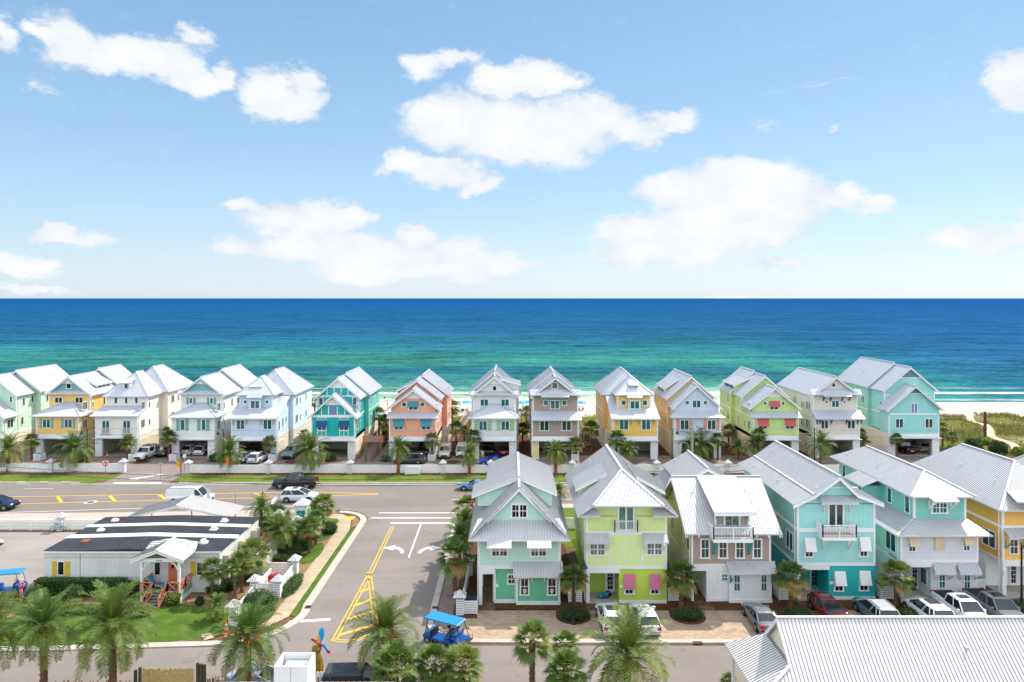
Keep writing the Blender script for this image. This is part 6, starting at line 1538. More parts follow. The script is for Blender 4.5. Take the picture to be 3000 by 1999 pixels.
h.mb('deck_skirt', M_WHITE).box(px1 + .0, px1 + .1, d - .05, y0 - .05, 0, .5)
orr = mat('orange_rail', (222, 130, 100))
def xrail(a, b, z0=.82, hh=.95, z1=None):
    r = MB(h.org); A = Vector((*a, z0)); B = Vector((*b, z0 if z1 is None else z1)); U = Vector((0, 0, hh))
    for z in (.08, hh): r.bar(A + U * (z / hh), B + U * (z / hh), .1, .07)
    for p in (A, B): r.bar(p, p + U * 1.05, .11)
    r.bar(A + Vector((0, 0, .1)), B + U, .05); r.bar(A + U, B + Vector((0, 0, .1)), .05); r.build('railing', orr, h.root)
xs0, xs1 = L2.X(1762, d), L2.X(1918, d)
xrail((px0 + .1, d), (xs0, d)); xrail((xs1, d), (px1 - .15, d)); xrail((px0, y0 - .1), (px0 + .02, d + .2)); xrail((px1, d + .2), (px1, (d + y0) / 2)); xrail((px1, (d + y0) / 2), (px1, y0 - .1))
xrail((xs0, d), (xs0 - .25, d - 1.3), .82, .95, -.0); xrail((xs1, d), (xs1 - .1, d - 1.3), .82, .95, 0.)
for k in range(5): h.mb('step', mat('teal_step', (96, 170, 160)) if k == 4 else mat('grey_step', (132, 128, 126))).box(xs0 + .05, xs1 - .05, d - 1.3 + k * .26, d - 1.0 + k * .26, .06 + k * .16, .13 + k * .16)
h.mb('sign_board', mat('pale_blue_sign', (120, 176, 196))).box(L2.X(1792, d), L2.X(1860, d), d - .04, d - .021, L2.Z(178, d), L2.Z(164, d))
h.finish()
# lounge chair
p = (L2.X(1815, 61.6), 61.6, .82); t = thing('deck_chair', 'white deck chair with turquoise cushion and red ball on the office porch', 'chair', p, R(-20))
fr = MB(); fr.bar((-.55, -.25, .35), (.75, -.25, .35), .05); fr.bar((-.55, .25, .35), (.75, .25, .35), .05); fr.bar((-.55, -.25, .35), (-1.0, -.25, .95), .05); fr.bar((-.55, .25, .35), (-1.0, .25, .95), .05); fr.build('frame', M_WHITE, t)
for x in (-.5, .7):
    for y in (-.25, .25): MB().bar((x, y, 0), (x, y, .35), .05).build('leg', M_WHITE, t)
tq_ = mat('turquoise_cushion', (40, 160, 190)); MB().box(-.55, .75, -.27, .27, .38, .43).build('seat', tq_, t)
b = MB(); b.prism([(-.55, .4), (-1.02, 1.02), (-1.07, .98), (-.6, .36)], 'y', -.27, .27); b.build('backrest', tq_, t)
tag(MB().ell((L2.X(1830, 61.55), 61.5, 1.39), (.14, .14, .14)).build('ball', mat('red_ball', (230, 70, 50)), smooth=True), 'red ball on the turquoise deck chair', 'ball')
# pavilion behind the office
h = House('shelter', 'open shelter with low white metal gable roof behind the office', -36, 75)
zr, ze = 4.66, 3.45; xr = -36.1
h.roof([[(-41.4, 77.4, ze), (-41.4, 73.5, ze), (xr, 73.5, zr), (xr, 77.4, zr)], [(-30.3, 73.5, ze), (-30.3, 77.4, ze), (xr, 77.4, zr), (xr, 73.5, zr)]], caps=[((xr, 73.5, zr), (xr, 77.4, zr))], m=M_ROOF)
h.fascia([(-41.4, ze - .1), (xr, zr - .1), (-30.3, ze - .1)], 73.52, h=.15)
lo = h.mb('louvre_gable', M_WHITE); k = 3.1
while k < 4.4:
    w = (4.4 - k) / 1.3 * 5.0; lo.box(xr - w, xr + w, 77.0, 77.04, k, k + .1); k += .17
for x in (-40.6, -36.1, -31.2):
    for y in (73.9, 77): h.mb('post', M_WHITE).box(x - .08, x + .08, y - .08, y + .08, 0, ze - .1)
h.mb('beam', M_WHITE).box(-41, -30.8, 73.85, 73.97, ze - .35, ze - .12); h.finish()
# compass sign kiosk
d = 82; X = -25.2
t = thing('sign_kiosk', 'white sign kiosk with green-blue compass panel and pyramid metal roof', 'sign', (X, d, 0)); org = (X, d, 0)
mb = MB(org)
for a in (-1, 1):
    for b in (-1, 1): mb.box(X + a * .68 - .08, X + a * .68 + .08, d + b * .68 - .08, d + b * .68 + .08, 0, 2.35)
mb.build('post', M_WHITE, t); mb = MB(org); mb.box(X - .7, X + .7, d - .7, d + .7, 1.75, 2.36); mb.box(X - .8, X + .8, d - .8, d + .8, 0, .65); mb.build('box', M_WHITE, t)
c = MB(org); e = .95; cs = [(X - e, d - e, 2.36), (X + e, d - e, 2.36), (X + e, d + e, 2.36), (X - e, d + e, 2.36)]
for i in range(4): roof_face(c, [cs[i], cs[(i + 1) % 4], (X, d, 3.05)], th=.04, rib=.3, ribh=.02)
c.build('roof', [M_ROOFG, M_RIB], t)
gm2 = bpy.data.materials.new('green_blue_panel'); gm2.use_nodes = True; nt = gm2.node_tree; tc = nd(nt, 'ShaderNodeTexCoord'); sp = nd(nt, 'ShaderNodeSeparateXYZ'); ln(nt, tc.outputs['Generated'], sp.inputs[0])
f = mth(nt, 'ADD', mth(nt, 'MULTIPLY', sp.outputs[0], .45), mth(nt, 'MULTIPLY', sp.outputs[2], .55)); ln(nt, ramp(nt, f, [(.2, (0, .38, .07)), (.9, (0, .16, .36))]), nt.nodes['Principled BSDF'].inputs['Base Color'])
pn = MB(org); pn.box(X - .5, X + .5, d - .74, d - .701, .72, 1.72); pn = pn.build('compass_panel', gm2, t)
st = MB(org); cz = 1.25
for k in range(8):
    a = k * math.pi / 4; r = .34 if k % 2 == 0 else .2; w = .045 if k % 2 == 0 else .05
    tip = (X + r * math.sin(a), d - .75, cz + r * math.cos(a)); l = (X + w * math.sin(a + 1.57), d - .75, cz + w * math.cos(a + 1.57)); q = (X - w * math.sin(a + 1.57), d - .75, cz - w * math.cos(a + 1.57)); st.face([l, tip, q])
st.build('compass_rose', mat('pale_compass', (200, 240, 226)), pn)
pn = MB(org); pn.box(X + .701, X + .74, d - .5, d + .5, .72, 1.72); pn.build('side_panel', mat('green_panel', (20, 160, 60)), t)
# ------------------------------------------------------------------ vegetation
def leaf_material(name, rough=.5, trans=.27):
    m = bpy.data.materials.new(name); m.use_nodes = True; nt = m.node_tree; nt.nodes.clear()
    at = nd(nt, 'ShaderNodeVertexColor', layer_name='tint'); p = nd(nt, 'ShaderNodeBsdfPrincipled', i_Roughness=rough); p.inputs['Specular IOR Level'].default_value = .35
    ln(nt, at.outputs[0], p.inputs['Base Color']); t = nd(nt, 'ShaderNodeBsdfTranslucent'); ln(nt, at.outputs[0], t.inputs[0])
    ms = nd(nt, 'ShaderNodeMixShader'); ms.inputs[0].default_value = trans; ln(nt, p.outputs[0], ms.inputs[1]); ln(nt, t.outputs[0], ms.inputs[2])
    o = nd(nt, 'ShaderNodeOutputMaterial'); ln(nt, ms.outputs[0], o.inputs[0]); return m
M_LEAF = leaf_material('palm_leaf')
def mixc(a, b, t): return tuple(a[k] + (b[k] - a[k]) * t for k in range(3))
GRN = (.055, .118, .018); GRN2 = (.14, .22, .032); YEL = (.40, .36, .06); DRY = (.38, .27, .13); DEEP = (.05, .11, .025)
class LB:
    def __init__(s): s.v = []; s.f = []; s.c = []
    def add(s, pts, col):
        i = len(s.v); s.v += [tuple(p) for p in pts]; s.c += [(*col, 1)] * len(pts); s.f.append(tuple(range(i, i + len(pts))))
    def mesh(s, name, m=None):
        me = bpy.data.meshes.new(name); me.from_pydata(s.v, [], s.f)
        a = me.color_attributes.new('tint', 'FLOAT_COLOR', 'POINT'); a.data.foreach_set('color', [x for c in s.c for x in c])
        me.materials.append(m or M_LEAF); return me
    def obj(s, name, parent=None, m=None, loc=None):
        o = bpy.data.objects.new(name, s.mesh(name, m)); COL.objects.link(o); o.parent = parent
        if loc is not None: o.location = loc
        return o
def frond(lb, rng, az, el, L, col, n=32, droop=1.0, w=.235):
    """feather leaf from the origin"""
    p = Vector((0, 0, 0)); seg = 9; pts = [p.copy()]; e = el
    side_w = rng.uniform(-.12, .12); a = az
    for k in range(seg):
        d = Vector((math.cos(a) * math.cos(e), math.sin(a) * math.cos(e), math.sin(e))); p = p + d * L / seg; pts.append(p.copy())
        e -= droop * (.10 + .045 * k) * (1.0 if e > -1.2 else 0); a += side_w / seg
    def at(t):
        k = min(int(t * seg), seg - 1); f = t * seg - k; q = pts[k].lerp(pts[k + 1], f); return q, (pts[k + 1] - pts[k]).normalized()
    for k in range(seg):
        d = (pts[k + 1] - pts[k]).normalized(); s_ = d.cross(Vector((0, 0, 1))).normalized() * (.022 * (1 - k / seg) + .006)
        lb.add([pts[k] - s_, pts[k] + s_, pts[k + 1] + s_ * .8, pts[k + 1] - s_ * .8], mixc(col, YEL, .5))
    for k in range(n):
        t = .13 + .87 * k / n; q, d = at(t); sd = d.cross(Vector((0, 0, 1)))
        if sd.length < .05: sd = Vector((1, 0, 0))
        sd.normalize(); up = sd.cross(d).normalized()
        ll = L * w * (math.sin(math.pi * (.12 + .80 * t)) ** .7) * rng.uniform(.85, 1.1)
        for sg in (-1, 1):
            tip = q + (d * .75 + sd * sg * 1.0 + up * rng.uniform(.15, .42)).normalized() * ll + Vector((0, 0, -ll * rng.uniform(.02, .18)))
            c = mixc(col, GRN2 if rng.random() < .5 else DEEP, rng.uniform(0, .4)); wd = d * (.019 + .008 * L / 2.6)
            mid = q.lerp(tip, .5) + up * ll * .06
            lb.add([q - wd * .6, q + wd * .6, mid + wd, mid - wd], c); lb.add([mid - wd, mid + wd, tip], c)
def date_crown(seed, L=2.6, nf=34, yellow=.15, fruit=False, wind=(0, 0)):
    rng = random.Random(seed); lb = LB()
    for k in range(nf):
        t = k / nf; az = k * 2.39996 + rng.uniform(-.2, .2); el = R(84 - 116 * t ** 1.05 + rng.uniform(-7, 7))
        c = mixc(GRN, YEL, max(0, t - .45) * 1.0 * rng.random() + yellow * rng.random())
        if t > .9 and rng.random() < .35: c = mixc(c, DRY, .8)
        frond(lb, rng, az, el, L * rng.uniform(.82, 1.05), c, droop=.42 + .62 * t)
    return lb.mesh('crown')
def fan_leaf(lb, rng, az, el, L, rad, col, n=22):
    d = Vector((math.cos(az) * math.cos(el), math.sin(az) * math.cos(el), math.sin(el)))
    droopv = Vector((0, 0, -L * .12)); base = d * L * .80 + droopv * .3; sd = d.cross(Vector((0, 0, 1)))
    if sd.length < .05: sd = Vector((1, 0, 0))
    sd.normalize(); up = sd.cross(d).normalized()
    lb.add([sd * .012, -sd * .012, base - sd * .012, base + sd * .012], mixc(col, YEL, .3))
    fw = (d * .85 - up * .35 * rng.uniform(.2, 1)).normalized(); up2 = sd.cross(fw).normalized()
    for k in range(n):
        a = R(-128 + 256 * k / (n - 1)); di = (fw * math.cos(a) + sd * math.sin(a)).normalized()
        r = rad * (.72 + .28 * math.cos(a * .5)) * rng.uniform(.9, 1.06); cup = up2 * r * .10 * abs(math.sin(a))
        q = base + di * r * .55 + cup; tip = base + di * r + cup + Vector((0, 0, -r * rng.uniform(.05, .35)))
        w = di.cross(up2).normalized() * rad * .058; c = mixc(col, GRN2 if rng.random() < .4 else DEEP, rng.uniform(0, .4))
        lb.add([base - w * .25, base + w * .25, q + w, q - w], c); lb.add([q - w, q + w, tip], c)
def fan_crown(seed, L=1.3, nf=30, yellow=.1, skirt=.2):
    rng = random.Random(seed); lb = LB()
    for k in range(nf):
        t = k / nf; az = k * 2.39996 + rng.uniform(-.25, .25); el = R(80 - 125 * t + rng.uniform(-8, 8))
        c = mixc(GRN, YEL, yellow * rng.random() + max(0, t - .6) * .6 * rng.random())
        if t > 1 - skirt and rng.random() < .6: c = mixc(c, (.42, .27, .10), .85)
        fan_leaf(lb, rng, az, el, L * rng.uniform(.85, 1.1), L * .60, c)
    return lb.mesh('crown')
DATE = [date_crown(k, nf=38 + 2 * k, yellow=y) for k, y in ((1, .1), (2, .45), (3, .2), (4, .3))]
FAN = [fan_crown(k + 20, yellow=y, skirt=s) for k, (y, s) in enumerate(((.1, .12), (.35, .1), (.15, .35), (.5, .2)))]
FAN_BUSHY = [fan_crown(60, nf=42, yellow=.25, skirt=.05), fan_crown(61, nf=40, yellow=.5, skirt=.25)]
M_BARK = mat('palm_bark', (158, 118, 92), rough=.95, k=.5, var=.35, vscale=7, bump='n', spec=.1)
M_BARKR = mat('red_palm_bark', (176, 112, 74), rough=.95, k=.6, var=.3, vscale=7, bump='n', spec=.1)
M_FRUIT = mat('orange_dates', (226, 120, 40), rough=.6, k=.8, var=.3, vscale=12)
def palm(label, x, y, zc, mesh, scale, group=None, r=.17, m=None, fruit=False, lean=0.0, boots=True, z0=0.0, rz=0.0, cat='palm tree'):
    t = thing('palm_tree', label, cat, (x, y, z0), 0, group); h = zc - z0
    rng = random.Random(int(abs(x * 37 + y * 91)))
    mb = MB(); n = max(4, int(h / .16)); pts = []; rad = []
    for k in range(n + 1):
        f = k / n; pts.append((lean * f * f, .06 * math.sin(f * 4), h * f)); rad.append(r * (1.25 - .35 * f if f < .15 else 1.0) * (1.0 + .10 * (k % 2)) * (1.25 if f > .86 else 1))
    mb.tube(pts, rad, 10)
    if boots:
        for k in range(int(h / .07)):
            f = .25 + .75 * (k * .07 / h)
            if f > 1: break
            a = k * 2.4; z = h * f; rr = r * (1.0 + .15 * f); c, s_ = math.cos(a), math.sin(a); lx = lean * f * f
            mb.face([(lx + c * rr - s_ * .05, s_ * rr + c * .05, z - .1), (lx + c * rr + s_ * .05, s_ * rr - c * .05, z - .1), (lx + c * (rr + .09), s_ * (rr + .09), z + .10)])
    mb.build('trunk', m or M_BARK, t)
    c = bpy.data.objects.new('crown', mesh); COL.objects.link(c); c.parent = t; c.location = (lean, 0, h); c.rotation_euler = (0, 0, rz or rng.uniform(0, 6.28)); c.scale = (scale,) * 3
    if fruit:
        for k in range(4):
            mb = MB()
            a = rng.uniform(0, 6.28) if k else -1.2
            cx, cy, cz = math.cos(a) * .75, math.sin(a) * .75, h + .02
            for j in range(26): mb.ell((cx + rng.gauss(0, .10), cy + rng.gauss(0, .10), cz + rng.gauss(0, .13)), (.06, .06, .07), 6, 4)
            mb.build('fruit', M_FRUIT, t)
    return t
def pp(label, u, vb, vc, mesh, rpx, base_r, zbase=0.0, d=None, **k):
    """palm from the photograph: trunk foot (u, vb) on the ground, crown centre row vc, crown radius rpx; base_r = crown mesh radius"""
    dd = d or GD(vb, zbase); return palm(label, PX(u, dd), dd, PZ(vc, dd), mesh, rpx * dd / FPX / base_r, **k)
DR, FR = 1.85, 1.45
G1 = 'date palms in the foreground'
pp('tall date palm in front of the office lawn, left of a bigger one', 127, 0, 1838, DATE[0], 92, DR, d=44, group=G1, r=.2)
pp('big date palm in front of the office porch steps', 329, 0, 1836, DATE[2], 108, DR, d=44, group=G1, r=.22)
pp('date palm cut by the left edge, only its drooping fronds in view', -38, 0, 1850, DATE[3], 92, DR, d=44, group=G1, r=.2)
pp('date palm with orange fruit beside the traffic cones', 726, 0, 1872, DATE[0], 98, DR, d=46.2, group=G1, r=.2, fruit=True)
pp('date palm with orange fruit over the yellow road hatching', 1127, 0, 1856, DATE[2], 94, DR, d=47.2, group=G1, r=.2, fruit=True)
pp('big yellow-green date palm in front of the two white cars', 1838, 0, 1924, DATE[1], 118, DR, d=43, group=G1, r=.22)
G2 = 'cabbage palms at the bottom edge'
pp('cabbage palm standing alone on the near street edge, brown scaly trunk', 1559, 0, 1878, FAN[1], 60, FR, d=44, group=G2, r=.17)
pp('small cabbage palm right of the one with the scaly trunk', 1656, 0, 1890, FAN[1], 44, FR, d=45, group=G2, r=.13)
pp('bushy cabbage palm at the bottom edge under the small one', 1658, 0, 1970, FAN_BUSHY[0], 62, FR, d=42, group=G2)
pp('bushy cabbage palm below the front of the golf cart', 1272, 0, 1948, FAN_BUSHY[0], 58, FR, d=43.8, group=G2)
pp('yellowing cabbage palm below the rear of the golf cart', 1355, 0, 1958, FAN_BUSHY[1], 64, FR, d=43.2, group=G2)
pp('dark green cabbage palm beside the dark jeep', 1160, 0, 1962, FAN_BUSHY[0], 72, FR, d=43.2, group=G2)
pp('low palm tuft at the right edge of the foreground pavilion post', 2135, 0, 1998, FAN[1], 26, FR, d=47.5, group=G2)
G3 = 'palms in the bed between office and cross street'
pp('cabbage palm in front of the right hand yellow shutter of the office', 621, 1760, 1668, FAN[0], 36, FR, group=G3, r=.13)
pp('slim cabbage palm by the office corner, second from the yellow shutter', 689, 1763, 1662, FAN[0], 27, FR, group=G3, lean=-.35, r=.11)
pp('yellow-green cabbage palm by the office corner, third from the yellow shutter', 708, 1737, 1648, FAN[1], 40, FR, group=G3, r=.13)
pp('large cabbage palm between office corner and pipework enclosure', 740, 1692, 1628, FAN[3], 50, FR, group=G3, r=.16)
pp('date palm behind the office next to the main road fence', 765, 1569, 1490, DATE[0], 36, DR, group=G3, r=.16)
pp('large windswept date palm rising from the dark round shrub', 819, 1631, 1556, DATE[2], 48, DR, group=G3, r=.18)
pp('small young palm just left of the sign kiosk', 843, 1560, 1515, DATE[0], 19, DR, group=G3, r=.1)
pp('grey-green date palm inside the bed, hidden half behind the windswept one', 850, 1604, 1560, DATE[3], 28, DR, group=G3, r=.14)
pp('dark cabbage palm on the lower green lawn disc', 907, 1622, 1545, FAN[2], 35, FR, group=G3, r=.17)
pp('cabbage palm above the middle lawn disc', 925, 1597, 1524, FAN[0], 32, FR, group=G3, r=.16)
pp('cabbage palm with yellow dead fronds nearest the main road corner', 946, 1565, 1484, FAN_BUSHY[1], 37, FR, group=G3, r=.16)
pp('young date palm on the office lawn beside the lowest fence post', 634, 1818, 1775, DATE[2], 32, DR, group=G3, r=.14)
G4 = 'palms along the side of the mint cottage'
pp('cabbage palm beside the slatted post left of the mint cottage', 1333, 1753, 1636, FAN[2], 54, FR, group=G4, r=.2)
pp('feathery palm second in the row left of the mint cottage', 1346, 1690, 1572, DATE[0], 44, DR, group=G4, r=.16)
pp('bright palm third in the row left of the mint cottage', 1362, 1638, 1535, DATE[2], 40, DR, group=G4, r=.16)
pp('cabbage palm fourth in the row left of the mint cottage, by the stop sign', 1369, 1580, 1492, FAN[3], 42, FR, group=G4, r=.16)
pp('thin palm peeping out behind the right eave of the mint cottage', 1637, 1520, 1440, DATE[3], 24, DR, group=G4, r=.12)
G5 = 'cabbage palms between the near cottages'
pp('cabbage palm with dry skirt behind the lamp, between mint and lime cottages', 1681, 1800, 1698, FAN[2], 44, FR, group=G5, r=.17)
pp('cabbage palm between the lime and taupe cottages', 1996, 1781, 1692, FAN[2], 50, FR, group=G5, r=.18)
pp('cabbage palm between the taupe and aqua cottages', 2318, 1787, 1694, FAN[2], 50, FR, group=G5, r=.19)
pp('ragged cabbage palm between the aqua and grey cottages', 2626, 1776, 1690, FAN[3], 50, FR, group=G5, r=.16)
G6 = 'palms on the verge along the roadside fence'
for lab, u, vb, vc, me, r_ in (('verge palm at the far left end of the roadside fence', 23, 1383, 1318, DATE[1], 44), ('verge palm left of the do not enter sign', 219, 1379, 1318, DATE[0], 50),
                               ('windblown verge palm behind the orange sign', 672, 1384, 1326, DATE[0], 42), ('verge palm in front of the turquoise beach house', 909, 1386, 1322, DATE[2], 48),
                               ('verge palm in front of the orange beach house', 1166.5, 1388, 1314, DATE[0], 34), ('verge palm in front of the grey beach house garage', 1375, 1389, 1332, DATE[1], 32),
                               ('verge palm in front of the brown beach house', 1628, 1390, 1326, DATE[1], 34)):
    pp(lab, u, vb, vc, me, r_, DR, group=G6, r=.22, m=M_BARKR)
G7 = 'palms in front of the beach houses'
for lab, u, vb, vc, me, r_, br_ in (('small fan palm left of the yellow beach house', 92, 1346, 1292, FAN[1], 23, FR), ('small fan palm in front of the cream beach house garage', 374, 1346, 1296, FAN[1], 24, FR),
                               ('small fan palm between the cream and pale cream beach houses', 494, 1346, 1284, FAN[0], 25, FR), ('small dark fan palm behind the one between the cream houses', 488, 1330, 1266, FAN[0], 16, FR),
                               ('small fan palm at the light blue beach house garage', 789, 1348, 1298, FAN[1], 23, FR), ('dark fan palm between the light blue and turquoise beach houses', 892, 1318, 1274, FAN[2], 17, FR),
                               ('fan palm at the corner of the orange beach house', 1266, 1348, 1290, FAN[1], 25, FR), ('fan palm in front of the left pier of the grey beach house', 1387, 1348, 1282, FAN[0], 26, FR),
                               ('fan palm at the right pier of the brown beach house', 1687, 1350, 1302, FAN[1], 25, FR), ('bent palm in front of the golden beach house', 1806, 1350, 1288, FAN[0], 28, FR),
                               ('feather palm right of the golden beach house corner', 1838, 1360, 1320, DATE[0], 30, DR), ('feather palm covering the powder blue beach house garage', 2044, 1350, 1306, DATE[0], 46, DR),
                               ('fan palm at the right pier of the powder blue beach house', 2103, 1349, 1288, FAN[0], 22, FR), ('dark fan palm between the powder blue and lime beach houses', 2135, 1310, 1266, FAN[2], 24, FR),
                               ('feather palm left of the lime beach house garage', 2162, 1345, 1310, DATE[1], 24, DR), ('fan palm in front of the left pier of the lime beach house', 2223, 1345, 1276, FAN[0], 24, FR),
                               ('feather palm covering the left pier of the lime beach house', 2208, 1350, 1306, DATE[2], 30, DR), ('feather palm behind the lamp at the beige beach house', 2404, 1365, 1305, DATE[0], 38, DR),
                               ('bushy bright green palm between the beige and aqua beach houses', 2522, 1330, 1300, FAN_BUSHY[0], 26, FR), ('fan palm in front of the left pier of the aqua beach house', 2627, 1342, 1288, FAN[0], 20, FR),
                               ('dark fan palm hard behind the beige beach house corner', 2530, 1306, 1272, FAN[2], 18, FR)):
    pp(lab, u, vb, vc, me, r_, br_, group=G7, r=.16)
G8 = 'palms between the beach houses near the dune'
for lab, u, vb, vc, me, r_ in (('dune palm close behind the orange beach house', 1325, 1275, 1196, FAN[3], 26), ('dark palm behind the orange beach house in the shade', 1336, 1325, 1258, FAN[2], 26),
                               ('reddish dune palm left of the grey beach house', 1360, 1315, 1262, FAN[3], 16), ('dune palm left of the turquoise sign walkway', 1110, 1300, 1216, FAN[3], 24),
                               ('dark palm right of the beach walkway sign', 1131, 1305, 1240, FAN[2], 26), ('round dune palm just left of the brown beach house', 1542, 1252, 1206, FAN[3], 18),
                               ('slim palm between the grey and brown beach houses', 1531, 1305, 1258, FAN[0], 22), ('dark palm between the brown and golden beach houses', 1733, 1320, 1258, FAN[2], 27),
                               ('short dark palm nearer the brown beach house wall', 1716, 1300, 1272, FAN[2], 18), ('palm at the dune edge right of the aqua beach house', 2762, 1310, 1255, FAN[3], 20),
                               ('low dark palm in the scrub right of the aqua beach house', 2790, 1318, 1282, FAN[2], 20), ('dune palm left of the light blue beach house staircase', 922, 1262, 1180, FAN[3], 16)):
    pp(lab, u, vb, vc, me, r_, FR, group=G8, r=.14)

# ---- shrubs: many small leaf faces spread through the volume
M_LEAF2 = leaf_material('shrub_leaf', .6, .25)
def leafcloud(lb, rng, c, r, n, size, cols, box=False, shell=.55):
    for _ in range(n):
        while True:
            p = Vector((rng.uniform(-1, 1), rng.uniform(-1, 1), rng.uniform(-1, 1)))
            if box: break
            if p.length <= 1: break
        if box:
            ax = rng.choice((0, 1, 1, 2, 2)); p[ax] = rng.choice((-1, 1)) * rng.uniform(.8, 1) if ax != 2 else rng.uniform(.8, 1)
        else: p = p.normalized() * (shell + (1 - shell) * rng.random()) * (1 + .10 * math.sin(7 * p.x + 5 * p.z))
        q = Vector((c[0] + p.x * r[0], c[1] + p.y * r[1], c[2] + p.z * r[2]))
        if q.z < .02: continue
        n1 = Vector((rng.gauss(0, 1), rng.gauss(0, 1), rng.gauss(0, 1))).normalized(); n2 = n1.cross(Vector((rng.gauss(0, 1), rng.gauss(0, 1), 1))).normalized()
        s_ = size * rng.uniform(.6, 1.3); col = mixc(cols[0], cols[1], rng.random())
        if len(cols) > 2 and rng.random() < .15: col = cols[2]
        lb.add([q - n1 * s_, q - n2 * s_ * .5, q + n1 * s_, q + n2 * s_ * .5], col)
M_CORE = mat('shrub_core', (40, 58, 24), rough=.95, k=.6, var=.2)
def shrub(name, label, c, r, n, size, cols, cat='shrub', group=None, box=False, core=.82):
    rng = random.Random(int(abs(c[0] * 17 + c[1] * 31))); t = thing(name, label, cat, (c[0], c[1], 0), group=group); lb = LB(); leafcloud(lb, rng, (0, 0, c[2]), r, n, size, cols, box)
    lb.obj('foliage', t, M_LEAF2); mb = MB()
    if box: mb.box(-r[0] * .9, r[0] * .9, -r[1] * .8, r[1] * .8, .02, c[2] + r[2] * .85)
    else: mb.ell((0, 0, c[2] - .05), tuple(v * core for v in r), 12, 8)
    mb.build('branches', M_CORE, t); return t
HG = ((.035, .09, .018), (.07, .15, .03), (.16, .24, .05)); DK = ((.02, .055, .014), (.045, .10, .022), (.08, .14, .03)); YG = ((.10, .16, .02), (.22, .27, .045), (.30, .30, .05))
p = L2.X; 
shrub('hedge', 'clipped dark green hedge along the office wall left of the porch', ((p(380, 61.6) + p(1410, 61.6)) / 2, 62.05, .75), ((p(1410, 61.6) - p(380, 61.6)) / 2, .42, .75), 9000, .075, HG, 'hedge', box=True)
shrub('hedge', 'short clipped hedge piece touching the porch post', ((p(1430, 61.2) + p(1600, 61.2)) / 2, 61.3, .75), (1.25, .5, .75), 2200, .075, DK, 'hedge', box=True)
for lab, x, y, r_ in (('left of the two round clipped bushes before the office hedge', 515, 600, .83), ('right of the two round clipped bushes before the office hedge', 937, 610, .84)):
    q = L2.G(x, y); shrub('round_bush', lab, (q.x - .3, 60.6, r_ * .92), (r_, r_, r_ * .9), 3600, .06, HG, 'bush', 'round clipped bushes')
for lab, x, y, r_, cols, c in (('spiky grass clump right of the porch steps', 1975, 680, (.7, .6, .6), YG, L2), ('small dark bush on the straw bed right of the porch', 2300, 680, (.4, .4, .35), DK, L2), ('large loose green shrub below the pipework enclosure', 815, 740, (1.7, 1.2, 1.0), HG, L4),
                               ('low bush with orange leaves at the mulch edge', 960, 660, (.6, .5, .35), YG, L4), ('tall sedge clump by the office right corner', 465, 490, (1.2, .8, .6), DK, L4), ('green clump beside the office wall corner', 330, 530, (1.0, .7, .45), HG, L4),
                               ('round dark bush beside the young lawn palm', 140, 670, (.4, .4, .4), DK, L4), ('dark round shrub under the windswept date palm', 1170, 985, (1.45, 1.1, .75), DK, L3), ('yellow-green low ground shrub behind the enclosure fence', 1070, 1020, (1.7, .7, .4), YG, L3),
                               ('long strappy green clump on the street side of the enclosure', 1205, 1350, (.75, 2.3, .5), HG, L3), ('round green shrub by the sidewalk near the main road', 1630, 715, (.95, .9, .75), HG, L3), ('wide fine green shrub under the lawn disc palms', 1290, 900, (1.6, 1.0, .6), HG, L3),
                               ('dark shrub mass in the middle of the palm bed', 1290, 780, (1.3, 1.4, 1.3), DK, L3), ('shrub behind the slatted fence next to the kiosk', 1000, 480, (1.4, .8, .6), HG, L3), ('shrub against the fence behind the office', 900, 660, (1.6, 1.2, .9), DK, L3),
                               ('yellow-green shrub right of the sign kiosk', 1420, 480, (.9, .8, .7), YG, L3)):
    q = c.G(x, y); shrub('shrub', lab, (q.x, q.y, r_[2] * .8), r_, int(1500 * (r_[0] + r_[1])), .07, cols, 'shrub', 'shrubs in the beds around the office')
rngy = random.Random(5)
for k, (x, y, w) in enumerate(((120, 720, 2.2), (440, 760, 1.8), (900, 770, 2.0), (620, 700, 1.2), (1350, 760, 1.6), (1600, 800, 1.3), (60, 640, 1.4))):
    q = L2.G(x, y); shrub('shrub', ('yellow-green low shrub behind the far left date palm', 'yellow-green low shrub behind the tall left date palm', 'yellow-green low shrub between the two date palms', 'yellow-green low shrub in front of the left round bush', 'yellow-green low shrub behind the big date palm', 'yellow-green low shrub left of the porch path slab', 'yellow-green shrub at the left edge by the path')[k],
          (q.x, q.y, .35), (w, .8, .45), int(2200 * w), .06, YG, 'shrub', 'yellow-green shrubs by the office lawn')
for k, (x, lab) in enumerate(((5.2, 'dark round shrub ring under the palm between mint and lime cottages'), (14.9, 'dark round shrub under the palm between lime and taupe cottages'), (24.1, 'dark round shrub under the palm between taupe and aqua cottages'), (33.7, 'dark shrub under the palm between aqua and grey cottages'), (43.2, 'low shrub strip by the lamp at the mustard cottage'))):
    shrub('shrub', lab, (x, 57.6 + (0 if k != 4 else 1.2), .42), (1.35, .95, .5), 3000, .06, DK, 'shrub', 'shrubs at the foot of the cottage palms')
